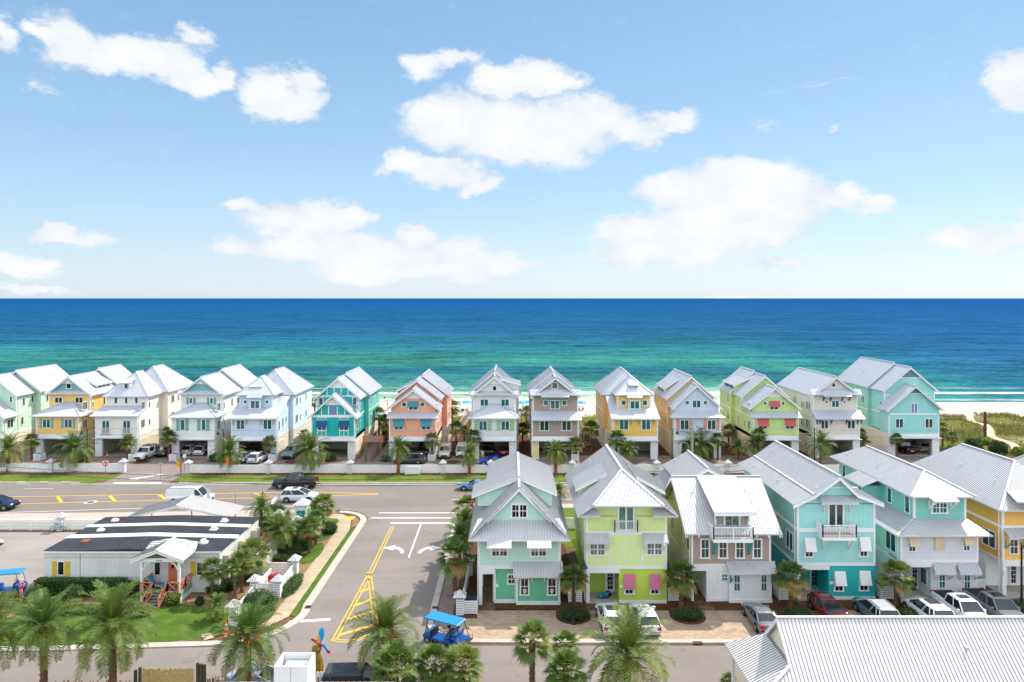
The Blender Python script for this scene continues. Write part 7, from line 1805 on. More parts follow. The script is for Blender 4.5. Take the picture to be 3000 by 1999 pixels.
for k in range(6):
    q = N11.G((1405, 1490, 1580, 1740, 1900, 1975)[k], 735); lb = LB(); rng = random.Random(k)
    for j in range(40):
        a = rng.uniform(0, 6.28); e = rng.uniform(.3, 1.4); L_ = rng.uniform(.25, .5); d_ = Vector((math.cos(a) * math.cos(e), math.sin(a) * math.cos(e), math.sin(e))) * L_; s_ = Vector((-math.sin(a), math.cos(a), 0)) * .02
        lb.add([s_, -s_, d_], mixc(GRN2, DEEP, rng.random()))
    t = thing('tuft_plant', 'spiky small plant number %s from the left before the mint cottage wall' % ('one', 'two', 'three', 'four', 'five', 'six')[k], 'plant', (q.x, q.y, .02), group='small plants before the mint cottage'); lb.obj('leaves', t)
for k, (x, y, r_, lab) in enumerate(((-30.3, 113.3, 1.3, 'green bush with white flowers left of the beach walkway'), (-20.9, 113, 1.0, 'green bush with white flowers right of the beach walkway'), (-49, 113, 1.3, 'low spreading bush left of the light blue house garage'), (-71.4, 112.6, 1.5, 'green bushes by the lamp at the yellow beach house'))):
    shrub('shrub', lab, (x, y, r_ * .5), (r_, r_ * .8, r_ * .6), 2500, .09, ((.03, .08, .02), (.07, .14, .03), (.6, .6, .5) if k < 2 else (.1, .2, .04)), 'shrub', 'bushes before the beach houses')
for k, (u, v, w, h_, lab) in enumerate(((2850, 1325, 55, 40, 'big dark scrub bush right of the brown pole'), (2925, 1330, 50, 38, 'dark scrub bush at the right edge of the dune'), (2790, 1330, 40, 28, 'scrub bush behind the mustard cottage roof left end'), (2985, 1335, 40, 25, 'scrub bush cut by the right edge of the picture'),
                                   (2740, 1325, 30, 24, 'low scrub bush at the aqua beach house corner'), (2880, 1300, 60, 18, 'wide flat green scrub left of the sand path'), (1580 - 30, 1262, 26, 30, 'scrub bush in the gap left of the brown beach house'), (1128, 1290, 16, 40, 'tangled vines left of the orange beach house'))):
    d = GD(v); shrub('scrub_bush', lab, (PX(u, d), d, h_ * d / 4500), (w * d / 4000, w * d / 4500, h_ * d / 3500), 5200, .13, DK if k in (0, 1, 7) else YG, 'bush', 'scrub bushes at the dune')
# dune grass: uncountable
lb = LB(); rng = random.Random(11)
for _ in range(19000):
    x = rng.uniform(-45, 118) if rng.random() < .45 else rng.uniform(75, 122); y = rng.uniform(134.5 if x < 75 else 113, 156)
    if math.sin(x * .35 + y * .21) + math.sin(x * .13 - y * .4) + rng.gauss(0, .5) < -.35: continue
    if abs((x - 66) - (y - 136) * .0) < 0: continue
    kk = (y - 122) / 1.6; px = 90 + kk * .62 + .8 * math.sin(kk * .7)
    if abs(x - px) < 1.3: continue
    z = terrain_h(x, y) - .03; col = mixc((.09, .12, .02), (.28, .25, .07), rng.random())
    for j in range(4):
        a = rng.uniform(0, 6.28); L_ = rng.uniform(.35, .85); w = .035; dx, dy = math.cos(a), math.sin(a)
        lb.add([(x - dy * w, y + dx * w, z), (x + dy * w, y - dx * w, z), (x + dx * L_ * .5, y + dy * L_ * .5, z + L_)], col)
o = lb.obj('dune_grass', None, M_LEAF2); o['kind'] = 'stuff'; o['label'] = 'yellow-green grass growing over the dunes'; o['category'] = 'grass'
# ------------------------------------------------------------------ vehicles
def carpaint(name, rgb, k=.85, metal=.15): return mat(name, rgb, rough=.22, metal=metal, k=k, var=0, spec=.6)
M_TYRE = mat('tyre_rubber', (34, 34, 36), rough=.9, k=.8, var=0); M_RIM = mat('alloy_rim', (190, 192, 196), rough=.3, metal=.6, var=0); M_CG = mat('car_glass', (26, 34, 40), rough=.05, k=.9, var=0, spec=.9)
M_HL = mat('headlight_glass', (225, 230, 235), rough=.1, var=0); M_TL = mat('taillight_red', (190, 22, 28), rough=.2, var=0); M_TRIM = mat('black_plastic', (30, 30, 32), rough=.6, var=0)
KINDS_CAR = {
 # L, W, H, lower-body stations (x, ztop, width, zbot), cabin (rear base, rear roof, front roof, front base, base z)
 'suv': (4.75, 1.95, 1.74, [(-2.37,.62,.84,.42),(-2.34,.95,.93,.34),(-2.2,1.08,.98,.28),(-1.2,1.10,1,.26),(.4,1.07,1,.26),(1.05,1.08,1,.26),(1.75,1.0,.98,.26),(2.15,.92,.95,.28),(2.33,.76,.9,.34),(2.375,.6,.82,.42)], (-2.28,-1.88,.05,1.32,1.05)),
 'wagon': (4.75, 1.86, 1.56, [(-2.37,.6,.84,.40),(-2.34,.88,.93,.32),(-2.2,.98,.98,.26),(-1.2,.99,1,.24),(.4,.95,1,.24),(1.0,.96,1,.24),(1.75,.88,.98,.24),(2.15,.80,.95,.26),(2.33,.66,.9,.32),(2.375,.5,.82,.40)], (-2.25,-1.62,-.05,1.32,.94)),
 'sedan': (4.75, 1.86, 1.45, [(-2.37,.6,.84,.40),(-2.33,.92,.92,.30),(-2.2,1.0,.97,.26),(-1.5,1.0,1,.24),(.4,.93,1,.24),(1.0,.94,1,.24),(1.75,.86,.98,.24),(2.15,.78,.95,.26),(2.33,.64,.9,.32),(2.375,.5,.82,.40)], (-1.95,-.98,.1,1.36,.93)),
 'coupe': (4.7, 1.9, 1.34, [(-2.35,.6,.86,.40),(-2.3,.92,.93,.30),(-2.1,.98,.98,.26),(-1.4,.96,1,.24),(.2,.90,1,.22),(.8,.92,1,.22),(1.7,.84,.98,.22),(2.1,.76,.95,.24),(2.3,.62,.9,.30),(2.35,.5,.82,.38)], (-1.75,-.85,-.05,.85,.90)),
 'minivan': (5.1, 2.0, 1.76, [(-2.54,.62,.84,.42),(-2.5,.95,.93,.32),(-2.4,1.05,.98,.26),(-1.2,1.05,1,.24),(.8,1.0,1,.24),(1.4,1.02,1,.24),(1.95,.95,.98,.24),(2.3,.86,.95,.26),(2.5,.7,.9,.32),(2.55,.55,.82,.4)], (-2.46,-2.12,.5,1.85,1.0)),
 'pickup': (5.9, 2.02, 1.92, [(-2.94,.7,.88,.5),(-2.9,1.18,.96,.42),(-2.7,1.2,1,.36),(-1.0,1.2,1,.34),(-.5,1.2,1,.34),(.9,1.18,1,.34),(1.45,1.2,1,.34),(2.3,1.14,.99,.34),(2.75,1.06,.96,.36),(2.9,.85,.9,.42),(2.95,.65,.84,.5)], (-.98,-.85,.65,1.45,1.17)),
 'van': (5.7, 2.02, 2.1, [(-2.84,.7,.9,.45),(-2.82,1.2,.97,.36),(-2.7,1.25,1,.3),(-1.0,1.25,1,.28),(.9,1.2,1,.28),(1.9,1.15,.99,.28),(2.4,1.02,.97,.3),(2.7,.9,.92,.34),(2.84,.7,.84,.42)], (-2.78,-2.72,1.2,2.05,1.12)),
 'boxy': (4.8, 1.96, 1.88, [(-2.4,.7,.9,.45),(-2.38,1.1,.96,.38),(-2.3,1.18,1,.32),(-1.2,1.18,1,.3),(.6,1.15,1,.3),(1.0,1.16,1,.3),(1.9,1.12,.99,.3),(2.25,1.05,.96,.32),(2.38,.85,.9,.38),(2.4,.65,.86,.45)], (-2.32,-2.2,.35,.95,1.13)),
}
def car(kind, label, x, y, rz, paintm, opts=(), glass=None, scale=1.0, roofm=None, cat=None, group=None, z=0.0):
    L, W, H, st, (rb, rr, fr, fb, zb) = KINDS_CAR[kind]; hw = W / 2
    names = {'suv': 'suv', 'boxy': 'suv', 'pickup': 'pickup_truck', 'van': 'van', 'minivan': 'minivan', 'sedan': 'sedan', 'wagon': 'station_wagon', 'coupe': 'coupe'}
    t = thing(names[kind], label, cat or 'car', (x, y, z + .02), rz, group or None); t.scale = (scale,) * 3
    prof = lambda w, zt, b: [(0, zt + .03), (.62 * w, zt + .015), (.88 * w, zt - .03), (.965 * w, zt - .14), (w, zt * .5 + b * .5 + .05), (.975 * w, b + .12), (.9 * w, b), (0, b)]
    mb = MB(); rings = []
    for (sx, zt, wf, b) in st:
        h = prof(hw * wf, zt, b); ring = [(sx, yy, zz) for yy, zz in h] + [(sx, -yy, zz) for yy, zz in h[-2:0:-1]]; rings.append(ring)
    n = len(rings[0])
    i0 = len(mb.v)
    for r_ in rings: mb.v += r_
    for k in range(len(rings) - 1):
        for j in range(n):
            a = i0 + k * n + j; b = i0 + k * n + (j + 1) % n; mb.f.append((a, a + n, b + n, b)); mb.mi.append(0)
    mb.f.append(tuple(range(i0, i0 + n))); mb.mi.append(0); e = i0 + (len(rings) - 1) * n; mb.f.append(tuple(range(e, e + n))[::-1]); mb.mi.append(0)
    # cabin: glass block, roof and pillars
    bw, rw = hw * .93, hw * .72
    if kind in ('van', 'boxy'): rw = hw * .84
    zr = H - .10
    body = mb.build('body', paintm, t, smooth=True); 
    es = body.modifiers.new('edges', 'EDGE_SPLIT'); es.split_angle = R(42)
    g = MB(); A = [(rb, bw, zb), (fb, bw, zb), (fb, -bw, zb), (rb, -bw, zb)]; B = [(rr, rw, zr), (fr, rw, zr), (fr, -rw, zr), (rr, -rw, zr)]
    for k in range(4): g.face([A[k], A[(k + 1) % 4], B[(k + 1) % 4], B[k]])
    g.face(B); gl = g.build('windows', glass or M_CG, t)
    r = MB(); e_ = .03
    N = 6; top = []
    for sx, inset, zz in ((rr - .06, .06, zr - .02), (rr + .12, .0, zr + .07), ((rr + fr) / 2, .0, zr + .10), (fr - .15, .0, zr + .075), (fr + .06, .05, zr - .02)):
        top.append([(sx, -(rw + .03 - inset), zr - .02), (sx, -(rw - .12 - inset), zz), (sx, 0, zz + .012), (sx, rw - .12 - inset, zz), (sx, rw + .03 - inset, zr - .02)])
    i0 = len(r.v)
    for a in top: r.v += a
    for k in range(4):
        for j in range(4): q = i0 + k * 5 + j; r.f.append((q, q + 5, q + 6, q + 1)); r.mi.append(0)
    for sgn in (-1, 1):
        for p, q in ((A[0], B[0]), (A[1], B[1])):
            p = (p[0], p[1] * sgn, p[2]); q = (q[0], q[1] * sgn, q[2]); r.bar(p, q, .08, .06)
        for f_ in ((.42, .46) if kind != 'pickup' else (.5,)):
            xa = rb + (fb - rb) * f_; xb = rr + (fr - rr) * f_; r.bar((xa, sgn * bw, zb), (xb, sgn * rw, zr), .07, .03)
        if kind in ('suv', 'minivan', 'wagon', 'boxy'):
            xa = rb + .55; xb = rr + .45; r.bar((xa, sgn * bw, zb), (xb, sgn * rw, zr), .10, .03)
        if kind == 'van': 
            r.face([(rb, sgn * (bw + .012), zb), (.95, sgn * (bw + .012), zb), (.85, sgn * (rw + .012), zr), (rr, sgn * (rw + .012), zr)][::sgn])
    if kind == 'van': r.face([(rb - .01, bw, zb), (rb - .01, -bw, zb), (rr - .01, -rw, zr - .0), (rr - .01, rw, zr)][::1])
    r.build('roof', roofm or paintm, t, smooth=False)
    if 'sunroof' in opts:
        s_ = MB(); s_.box(fr - .95, fr - .25, -rw * .62, rw * .62, zr + .085, zr + .125); s_.build('sunroof', M_CG, t)
    if 'panorama' in opts:
        s_ = MB(); s_.box(rr + .8, fr - .25, -rw * .7, rw * .7, zr + .09, zr + .13); s_.build('sunroof', M_CG, t)
    if 'rails' in opts or 'rack' in opts:
        for sgn in (-1, 1): MB().bar((rr + .15, sgn * rw * .93, zr + .13), (fr - .2, sgn * rw * .93, zr + .13), .05, .05).build('roof_rail', M_TRIM if 'rack' in opts else M_RIM, t)
    if 'rack' in opts:
        s_ = MB()
        for k in range(7): xx = rr + .3 + k * (fr - rr - .6) / 6; s_.bar((xx, -rw * .95, zr + .16), (xx, rw * .95, zr + .16), .05, .04)
        s_.build('roof_rack', M_TRIM if kind != 'van' else M_RIM, t)
    if kind == 'pickup':
        s_ = MB(); s_.box(-2.8, -1.08, -hw * .80, hw * .80, 1.19, 1.245); s_.build('bed_cover', M_TRIM, t)
    wx = L * .305; wr = .36 if kind not in ('pickup', 'boxy', 'van') else .40
    if scale: pass
    for sx in (-wx, wx):
        for sgn in (-1, 1):
            a = MB()
            yy = sgn * (hw * 1.003)
            pts = [(sx + (wr + .08) * math.cos(R(q)), yy, wr + (wr + .08) * math.sin(R(q))) for q in range(-20, 201, 20)]; a.face(pts[::sgn])
            a.build('wheel_arch', M_TRIM, t)
        for sgn in (-1, 1):
            w = MB(); y0, y1 = sgn * (hw - .20), sgn * (hw + .02); nn = 18
            ring = lambda rr_, yy: [(sx + rr_ * math.cos(2 * math.pi * k / nn), yy, wr + rr_ * math.sin(2 * math.pi * k / nn)) for k in range(nn)]
            i0 = len(w.v); w.v += ring(wr, y0) + ring(wr, y1) + ring(wr * .68, y1 + sgn * .005)
            for q in (0, nn):
                for k in range(nn): w.f.append((i0 + q + k, i0 + q + (k + 1) % nn, i0 + q + nn + (k + 1) % nn, i0 + q + nn + k)); w.mi.append(0)
            o = w.build('wheel', M_TYRE, t)
            rm = MB(); c0 = ring(wr * .66, y1 + sgn * .008)
            for k in range(0, nn, 3):
                rm.face([(sx, y1 + sgn * .03, wr), c0[k], c0[(k + 1) % nn], c0[(k + 2) % nn]] if k % 2 == 0 else [(sx, y1 + sgn * .03, wr), c0[k], c0[(k + 1) % nn]])
            rm.tube([Vector(c0[0])] * 0 + [(sx, y1, wr), (sx, y1 + sgn * .035, wr)], .09, 8); rm.build('rim', M_RIM, o)
    for sgn in (-1, 1):
        zt = st[-3][1]; MB().box(L / 2 - .36, L / 2 - .04, sgn * hw * .58, sgn * hw * .90, zt - .26, zt - .10).build('headlight', M_HL, t)
        zt = st[1][1]; MB().box(-L / 2 - .005, -L / 2 + .16, sgn * hw * .62, sgn * hw * .93, zt - .22, zt + .02).build('taillight', M_TL, t)
        MB().box(fb - .45, fb - .28, sgn * hw * .97, sgn * (hw + .16), zb, zb + .15).build('mirror', paintm, t)
    g = MB(); g.box(L / 2 - .06, L / 2 + .015, -hw * .5, hw * .5, .42, .70); g.build('grille', M_TRIM, t)
    g = MB(); g.box(-L / 2 - .02, -L / 2 + .03, -.26, .26, .62, .76); g.build('number_plate', mat('plate_white', (225, 225, 220), var=0), t)
    if 'hitch' in opts: MB().bar((-L / 2, 0, .5), (-L / 2 - .5, 0, .5), .08).build('hitch', M_TRIM, t)
    return t
A0, B0 = R(90), R(-90)   # nose away from / towards the camera
WP = carpaint('white_car_paint', (232, 236, 242)); BK = carpaint('black_car_paint', (26, 28, 32)); GY = carpaint('grey_car_paint', (120, 124, 130)); SV = carpaint('silver_car_paint', (186, 190, 194)); NV = carpaint('navy_car_paint', (36, 46, 74))
TG = carpaint('teal_grey_car_paint', (86, 112, 122)); MR = carpaint('maroon_car_paint', (128, 24, 42)); BL = carpaint('blue_car_paint', (26, 60, 190)); LBU = carpaint('light_blue_car_paint', (96, 140, 180)); DG = carpaint('dark_grey_car_paint', (74, 76, 82))
N21 = Crop(2100, 1700, 2.614)
GC = 'cars parked before the near cottages'
car('suv', 'white SUV with black sunroofs, left of the two white cars at the lime cottage', 8.15, 56.3, A0 + .02, WP, ('panorama', 'rails'), group=GC)
car('wagon', 'white hatchback with plain roof, right of the two white cars at the lime cottage', 10.95, 56.4, A0 + .01, WP, (), group=GC)
car('sedan', 'silver grey sedan before the taupe cottage, its tail beside the ribbed roof', 20.6, 56.6, A0, GY, (), group=GC)
car('wagon', 'maroon wagon with black sunroof before the aqua cottage', 26.8, 57.7, B0, MR, ('sunroof',), group=GC)
car('suv', 'teal grey SUV between the maroon wagon and a white SUV', 30.6, 57.4, A0, TG, ('rails',), roofm=SV, group=GC)
car('suv', 'white SUV with large black glass roof before the grey cottage', 34.9, 57.3, A0, WP, ('panorama',), group=GC, scale=1.05)
car('pickup', 'white pickup truck with black bed cover before the grey cottage', 37.9, 57.4, B0, WP, ('sunroof',), group=GC)
car('pickup', 'grey pickup truck with black bed cover beside the white one', 41.0, 57.8, B0, GY, ('sunroof',), group=GC)
GR = 'vehicles driving on the main road'
car('suv', 'dark blue SUV entering at the left edge of the main road', -65.9, 87.4, R(3), NV, (), group=GR)
car('van', 'white van with roof rack driving on the main road', -42.4, 90.0, R(2), WP, ('rack',), group=GR, cat='van')
car('suv', 'white SUV driving on the main road behind the sign kiosk', -28.3, 90.9, R(2), WP, ('sunroof',), group=GR)
car('pickup', 'black pickup truck driving left on the far lane', -30.9, 97.4, R(180), BK, ('hitch',), group=GR, scale=1.05, cat='truck')
car('coupe', 'light blue old coupe half hidden behind the mint cottage roof', -5.3, 96.3, R(180), LBU, (), group=GR)
car('suv', 'silver SUV in the parking lot cut by the left edge', -57.3, 73.0, R(0), SV, ())
GB = 'cars parked at the beach houses'
def bx(c, x, d): return c.X(x, d)
car('boxy', 'boxy white SUV with black roof rack between the cream beach houses', bx(CA, 1668, 115), 115.2, B0 - .05, WP, ('rack',), group=GB, scale=1.05)
car('suv', 'black SUV beside the boxy white one', bx(CA, 1885, 117), 117.6, B0, BK, (), group=GB)
car('suv', 'white SUV parked inside the pale cream house garage', bx(CA, 2200, 118.5), 118.9, A0 - .1, WP, (), group=GB)
car('suv', 'white car half hidden by the garage pier of the pale cream house', PX(600, 119), 118.6, A0, WP, (), group=GB)
car('suv', 'white SUV with its tail to the road at the light blue house', bx(CB, 610, 112.6), 112.9, A0 - .12, WP, ('sunroof',), group=GB)
car('sedan', 'grey sedan half hidden by a palm at the light blue house', bx(CB, 425, 112.8), 113.2, B0 + .1, SV, (), group=GB)
car('suv', 'black SUV in the shade of the light blue house garage', bx(CB, 560, 118.5), 119.3, A0, BK, (), group=GB)
car('pickup', 'blue grey pickup truck between the light blue and turquoise houses', bx(CB, 995, 116), 116.6, B0 - .02, TG, (), group=GB)
car('minivan', 'dark grey minivan parked sideways before the orange house', bx(CC, 392, 111.4), 111.8, R(176), DG, (), group=GB)
car('boxy', 'black SUV in the orange house garage', bx(CC, 556, 117.5), 118.0, B0, BK, (), group=GB)
car('boxy', 'cream white off-roader right of the orange house', bx(CC, 797, 116), 116.6, B0, carpaint('cream_car_paint', (215, 210, 195)), ('rails',), group=GB)
car('van', 'white van half hidden behind a verge palm', bx(CC, 985, 117), 117.6, B0, WP, (), group=GB, cat='van', scale=.85)
car('boxy', 'black SUV in the left half of the grey house garage', bx(CC, 1296, 118), 118.6, B0, BK, (), group=GB)
car('suv', 'maroon SUV in the right half of the grey house garage', bx(CC, 1473, 118), 118.4, A0, MR, (), group=GB)
car('coupe', 'bright blue coupe parked sideways behind the fence at the grey house', bx(CC, 1345, 110.6), 110.8, R(180), BL, (), group=GB)
car('pickup', 'black pickup truck in the aqua house garage', bx(CF, 968, 120), 120.2, A0, BK, (), group=GB)
car('suv', 'silver SUV in the aqua house garage', bx(CF, 1150, 121), 121.2, A0 - .05, SV, (), group=GB)
car('boxy', 'dark soft-top jeep at the bottom edge beside the cabbage palms', -10.4, 46.4, R(2), NV, (), group=None, roofm=mat('dark_canvas', (62, 68, 82), rough=.8))
car('sedan', 'pale car roof showing behind the driftwood pickets', -17.4, 47.0, R(0), carpaint('pale_blue_grey_paint', (196, 206, 216)), ())

# ---- people
SKIN = mat('skin', (214, 160, 128), rough=.6, k=.8, var=.03); SKIN2 = mat('tanned_skin', (176, 116, 84), rough=.6, k=.8, var=.03)
def skinmesh(name, chains, m, parent, sub=1):
    """chains: list of [(point, radius), ...]; identical points are shared, so limbs join"""
    V = []; Rr = []; E = []; idx = {}
    for ch in chains:
        prev = None
        for p, r in ch:
            k = tuple(round(c, 4) for c in p)
            if k not in idx: idx[k] = len(V); V.append(k); Rr.append(r)
            if prev is not None and prev != idx[k]: E.append((prev, idx[k]))
            prev = idx[k]
    me = bpy.data.meshes.new(name); me.from_pydata(V, E, []); me.materials.append(m)
    o = bpy.data.objects.new(name, me); COL.objects.link(o); o.parent = parent
    sk = o.modifiers.new('skin', 'SKIN'); sk.use_smooth_shade = True; 
    for k, r in enumerate(Rr):
        me.skin_vertices[0].data[k].radius = (r, r) if me.skin_vertices else (r, r)
    me.skin_vertices[0].data[0].use_root = True
    s = o.modifiers.new('sub', 'SUBSURF'); s.levels = sub; s.render_levels = sub
    return o
def person(label, loc, rz, top, bottom, hair, pose='stand', skin=None, hat=None, long_=False, group=None, scale=1.0, dress=False, fingers=True, bottomlen=.5):
    t = thing('person', label, 'person', loc, rz, group); t.scale = (scale,) * 3; sk = skin or SKIN
    sit = pose in ('sit', 'drive'); hz = .92 if not sit else .52    # faces +x
    pel = (0, 0, hz); ch = (.02, 0, hz + .44); nk = (.02, 0, hz + .56); hd = (.05, 0, hz + .70)
    chains = [[(pel, .13), ((.0, 0, hz + .2), .115), (ch, .125), (nk, .055), (hd, .05)]]
    arms = {}
    for s in (-1, 1):
        hip = (0, s * .09, hz - .04)
        if sit: knee = (.42, s * .12, hz + .02); ank = (.50, s * .12, hz - .40); toe = (.66, s * .13, hz - .45)
        elif pose == 'step': knee = (.10 * s, s * .10, .50); ank = (.16 * s - .05, s * .10, .08); toe = (.16 * s + .12, s * .11, .03)
        else: knee = (.03, s * .10, .50); ank = (0, s * .11, .08); toe = (.16, s * .13, .03)
        chains.append([(pel, .13), (hip, .095), (knee, .055), (ank, .036), (toe, .03)])
        sh = (.01, s * .18, hz + .46)
        if pose == 'drive': el = (.20, s * .24, hz + .26); wr = (.44, s * .16, hz + .30)
        elif pose == 'raise' : el = (.20, s * .30, hz + .52); wr = (.10, s * .14, hz + .70)
        elif pose == 'sit': el = (.08, s * .24, hz + .20); wr = (.32, s * .16, hz + .10)
        else: el = (.0, s * .25, hz + .17); wr = (.12, s * .24, hz - .06)
        d = (Vector(wr) - Vector(el)).normalized(); pm = Vector(wr) + d * .07; 
        chains.append([(ch, .125), (sh, .052), (el, .038), (wr, .024), (tuple(pm), .028)])
        if fingers:
            side = d.cross(Vector((0, s, .2))).normalized()
            for k, L in enumerate((.065, .08, .085, .07)):
                b = pm + side * (.022 * (k - 1.5)) + d * .03; m1 = b + d * L * .5 + Vector((0, 0, -.006)); e = b + d * L * .9 + Vector((0, 0, -.03)); chains.append([(tuple(pm), .028), (tuple(b), .009), (tuple(m1), .008), (tuple(e), .006)])
            tb = Vector(wr) + d * .03 + side * .035; chains.append([(wr, .024), (tuple(tb), .011), (tuple(tb + d * .045 + side * .01), .008)])
        arms[s] = (sh, el)
    skinmesh('body', chains, sk, t)
    h = MB(); h.ell((hd[0] + .01, 0, hd[2] + .06), (.10, .078, .118), 14, 10); h.ell((hd[0] + .115, 0, hd[2] + .045), (.018, .014, .022), 6, 5)
    for s in (-1, 1): h.ell((hd[0], s * .082, hd[2] + .05), (.02, .012, .03), 6, 5)
    h.build('head', sk, t, smooth=True)
    e = MB()
    for s in (-1, 1): e.ell((hd[0] + .1, s * .032, hd[2] + .065), (.012, .013, .009), 6, 4)
    e.build('eyes', mat('eye_dark', (40, 30, 26), var=0), t); MB().box(hd[0] + .098, hd[0] + .112, -.025, .025, hd[2] + .004, hd[2] + .014).build('mouth', mat('lip', (170, 90, 84), var=0), t)
    hm = MB(); hm.ell((hd[0] - .018, 0, hd[2] + .085), (.105, .088, .11), 12, 8)
    if long_: hm.tube([(hd[0] - .07, 0, hd[2] + .08), (hd[0] - .10, 0, hd[2] - .05), (hd[0] - .09, 0, hd[2] - .22)], [.075, .07, .03], 8)
    hm.build('hair', hair, t, smooth=True)
    if hat:
        mm = MB(); mm.lathe((hd[0], 0, hd[2] + .1), [(.115, 0), (.11, .06), (.07, .10), (.0001, .11)], 12); mm.box(hd[0] + .06, hd[0] + .2, -.07, .07, hd[2] + .1, hd[2] + .115); mm.build('cap', hat, t, smooth=False)
    sc = [[((0, 0, hz + .02), .14), ((0, 0, hz + .2), .13), ((.02, 0, hz + .44), .135), ((.02, 0, hz + .5), .08)]]
    for s in (-1, 1):
        sh, el = arms[s]; sc.append([((.02, 0, hz + .44), .135), (sh, .066), (tuple(Vector(sh).lerp(Vector(el), .55)), .06)])
    skinmesh('shirt', sc, top, t)
    bc = [[((0, 0, hz + .08), .137), ((0, 0, hz - .02), .142)]]
    for s in (-1, 1):
        hip = Vector((0, s * .09, hz - .06)); kn = Vector((.42, s * .12, hz + .02)) if sit else Vector((.02, s * .10, .50))
        bc.append([((0, 0, hz - .02), .142), (tuple(hip), .11), (tuple(hip.lerp(kn, bottomlen)), .095)])
    skinmesh('shorts', bc, bottom, t)
    return t
HAIRB = mat('brown_hair', (70, 46, 32), rough=.8, var=.1); HAIRY = mat('blond_hair', (196, 156, 100), rough=.8, var=.1); PK = mat('hot_pink_cloth', (236, 60, 134), rough=.8); NVC = mat('navy_cloth', (28, 32, 52), rough=.9); TC = mat('teal_cloth', (30, 140, 150), rough=.9); WC = mat('white_cloth', (235, 235, 235), rough=.9); KH = mat('khaki_cloth', (176, 160, 120), rough=.9)
q = L2.G(240, 640); person('woman in hot pink top and printed shorts, hands raised, beside the left blue golf cart', (q.x, q.y, .03), R(75), PK, mat('pink_print_cloth', (230, 120, 170), var=.25, vscale=20), HAIRY, 'raise', long_=True, skin=SKIN)
q = CC.G(1230, 1185); person('person in white shirt and white trousers standing at the grey beach house garage', (CC.X(1230, 113.5), 113.5, .02), R(-90), WC, WC, HAIRB, 'stand')
# ---- golf carts
def cart(label, x, y, rz, cm, rows=2, people=()):
    t = thing('golf_cart', label, 'golf cart', (x, y, .02), rz); Lh = 1.75 if rows == 2 else 1.3
    b = MB(); b.prism([(-Lh, .35), (Lh, .35), (Lh + .12, .55), (Lh - .1, .82), (Lh - .55, .92), (Lh - .62, .45), (-.1, .42), (-.14, .72), (-.62, .72), (-.66, .42), (-.9, .42), (-1.0, .75), (-Lh, .78)], 'y', -.58, .58); b.build('body', cm, t, bevel=.03)
    f = MB(); f.box(-Lh + .05, Lh - .05, -.6, .6, .28, .36); f.box(Lh - .68, Lh - .6, -.5, .5, .45, 1.0); f.build('chassis', M_TRIM, t)
    r = MB(); r.prism([(-Lh + .45, 1.92), (Lh - .12, 1.92), (Lh - .02, 1.95), (Lh - .15, 2.02), (-Lh + .5, 2.02), (-Lh + .36, 1.96)], 'y', -.66, .66); r.build('canopy', mat('azure_canopy', (44, 138, 196), rough=.4, var=.03), t, bevel=.03)
    for s in (-1, 1):
        p = MB(); p.bar((Lh - .12, s * .52, .85), (Lh - .42, s * .58, 1.93), .04); p.bar((-.62, s * .58, .7), (-.72, s * .58, 1.93), .05); p.bar((-Lh + .05, s * .55, .75), (-Lh + .55, s * .58, 1.93), .04); p.build('canopy_post', M_TRIM, t)
    w = MB(); w.face([(Lh - .13, -.5, .95), (Lh - .13, .5, .95), (Lh - .4, .54, 1.88), (Lh - .4, -.54, 1.88)]); 
    gm_ = mat('clear_windscreen', (230, 240, 240), rough=.05, var=0)
    gm_.node_tree.nodes['Principled BSDF'].inputs['Alpha'].default_value = .18
    w.build('windscreen', gm_, t)
    for sx in ((-.38,) if rows == 1 else (-.38, -1.0 + .02)):
        s_ = MB(); s_.box(sx - .25, sx + .27, -.54, .54, .72, .86); s_.build('seat', mat('cart_seat_blue', (30, 110, 180), rough=.5), t, bevel=.03)
        k = MB(); k.prism([(sx - .24, .9), (sx - .32, 1.3), (sx - .22, 1.32), (sx - .12, .9)], 'y', -.54, .54); k.build('backrest', mat('cart_seat_blue', (30, 110, 180)), t, bevel=.03)
    st = MB(); st.bar((Lh - .6, .25, .95), (Lh - .78, .25, 1.05), .05); n = 14; c = Vector((Lh - .8, .25, 1.08)); a = Vector((.35, 0, .94)); bb = Vector((0, 1, 0))
    st.tube([c + (a * math.cos(k * 6.283 / n) + bb * math.sin(k * 6.283 / n)) * .17 for k in range(n + 1)], .014, 5); st.build('steering_wheel', M_TRIM, t)
    if rows == 2:
        g = MB(); g.box(-Lh - .35, -Lh + .12, -.5, .5, .66, .72); g.build('rear_deck', mat('dark_deck', (54, 54, 56), rough=.8), t); g = MB()
        g.tube([(-Lh - .3, -.48, .72), (-Lh - .3, -.48, 1.05), (-Lh - .3, .48, 1.05), (-Lh - .3, .48, .72)], .018, 6); g.tube([(-Lh, .48, .72), (-Lh, .48, 1.0), (-Lh - .3, .48, 1.05)], .018, 6); g.build('grab_rail', M_TRIM, t)
    for s in (-1, 1):
        MB().box(-Lh - .015, -Lh + .03, s * .38, s * .54, .5, .6).build('taillight', M_TL, t); MB().box(Lh + .02, Lh + .09, s * .3, s * .5, .56, .66).build('headlight', M_HL, t)
        for sx in (-Lh + .42, Lh - .35):
            wv = MB(); wv.tube([(sx, s * .42, .27), (sx, s * .63, .27)], .27, 16); o = wv.build('wheel', M_TYRE, t); rv = MB(); rv.tube([(sx, s * .63, .27), (sx, s * .645, .27)], .15, 10); rv.build('rim', M_RIM, o)
    return t
CB_ = carpaint('azure_cart_paint', (24, 92, 176), metal=0)
ang = R(153); cart('bright blue six-seat golf cart with azure canopy at the street corner', -5.1, 53.25, ang, CB_)
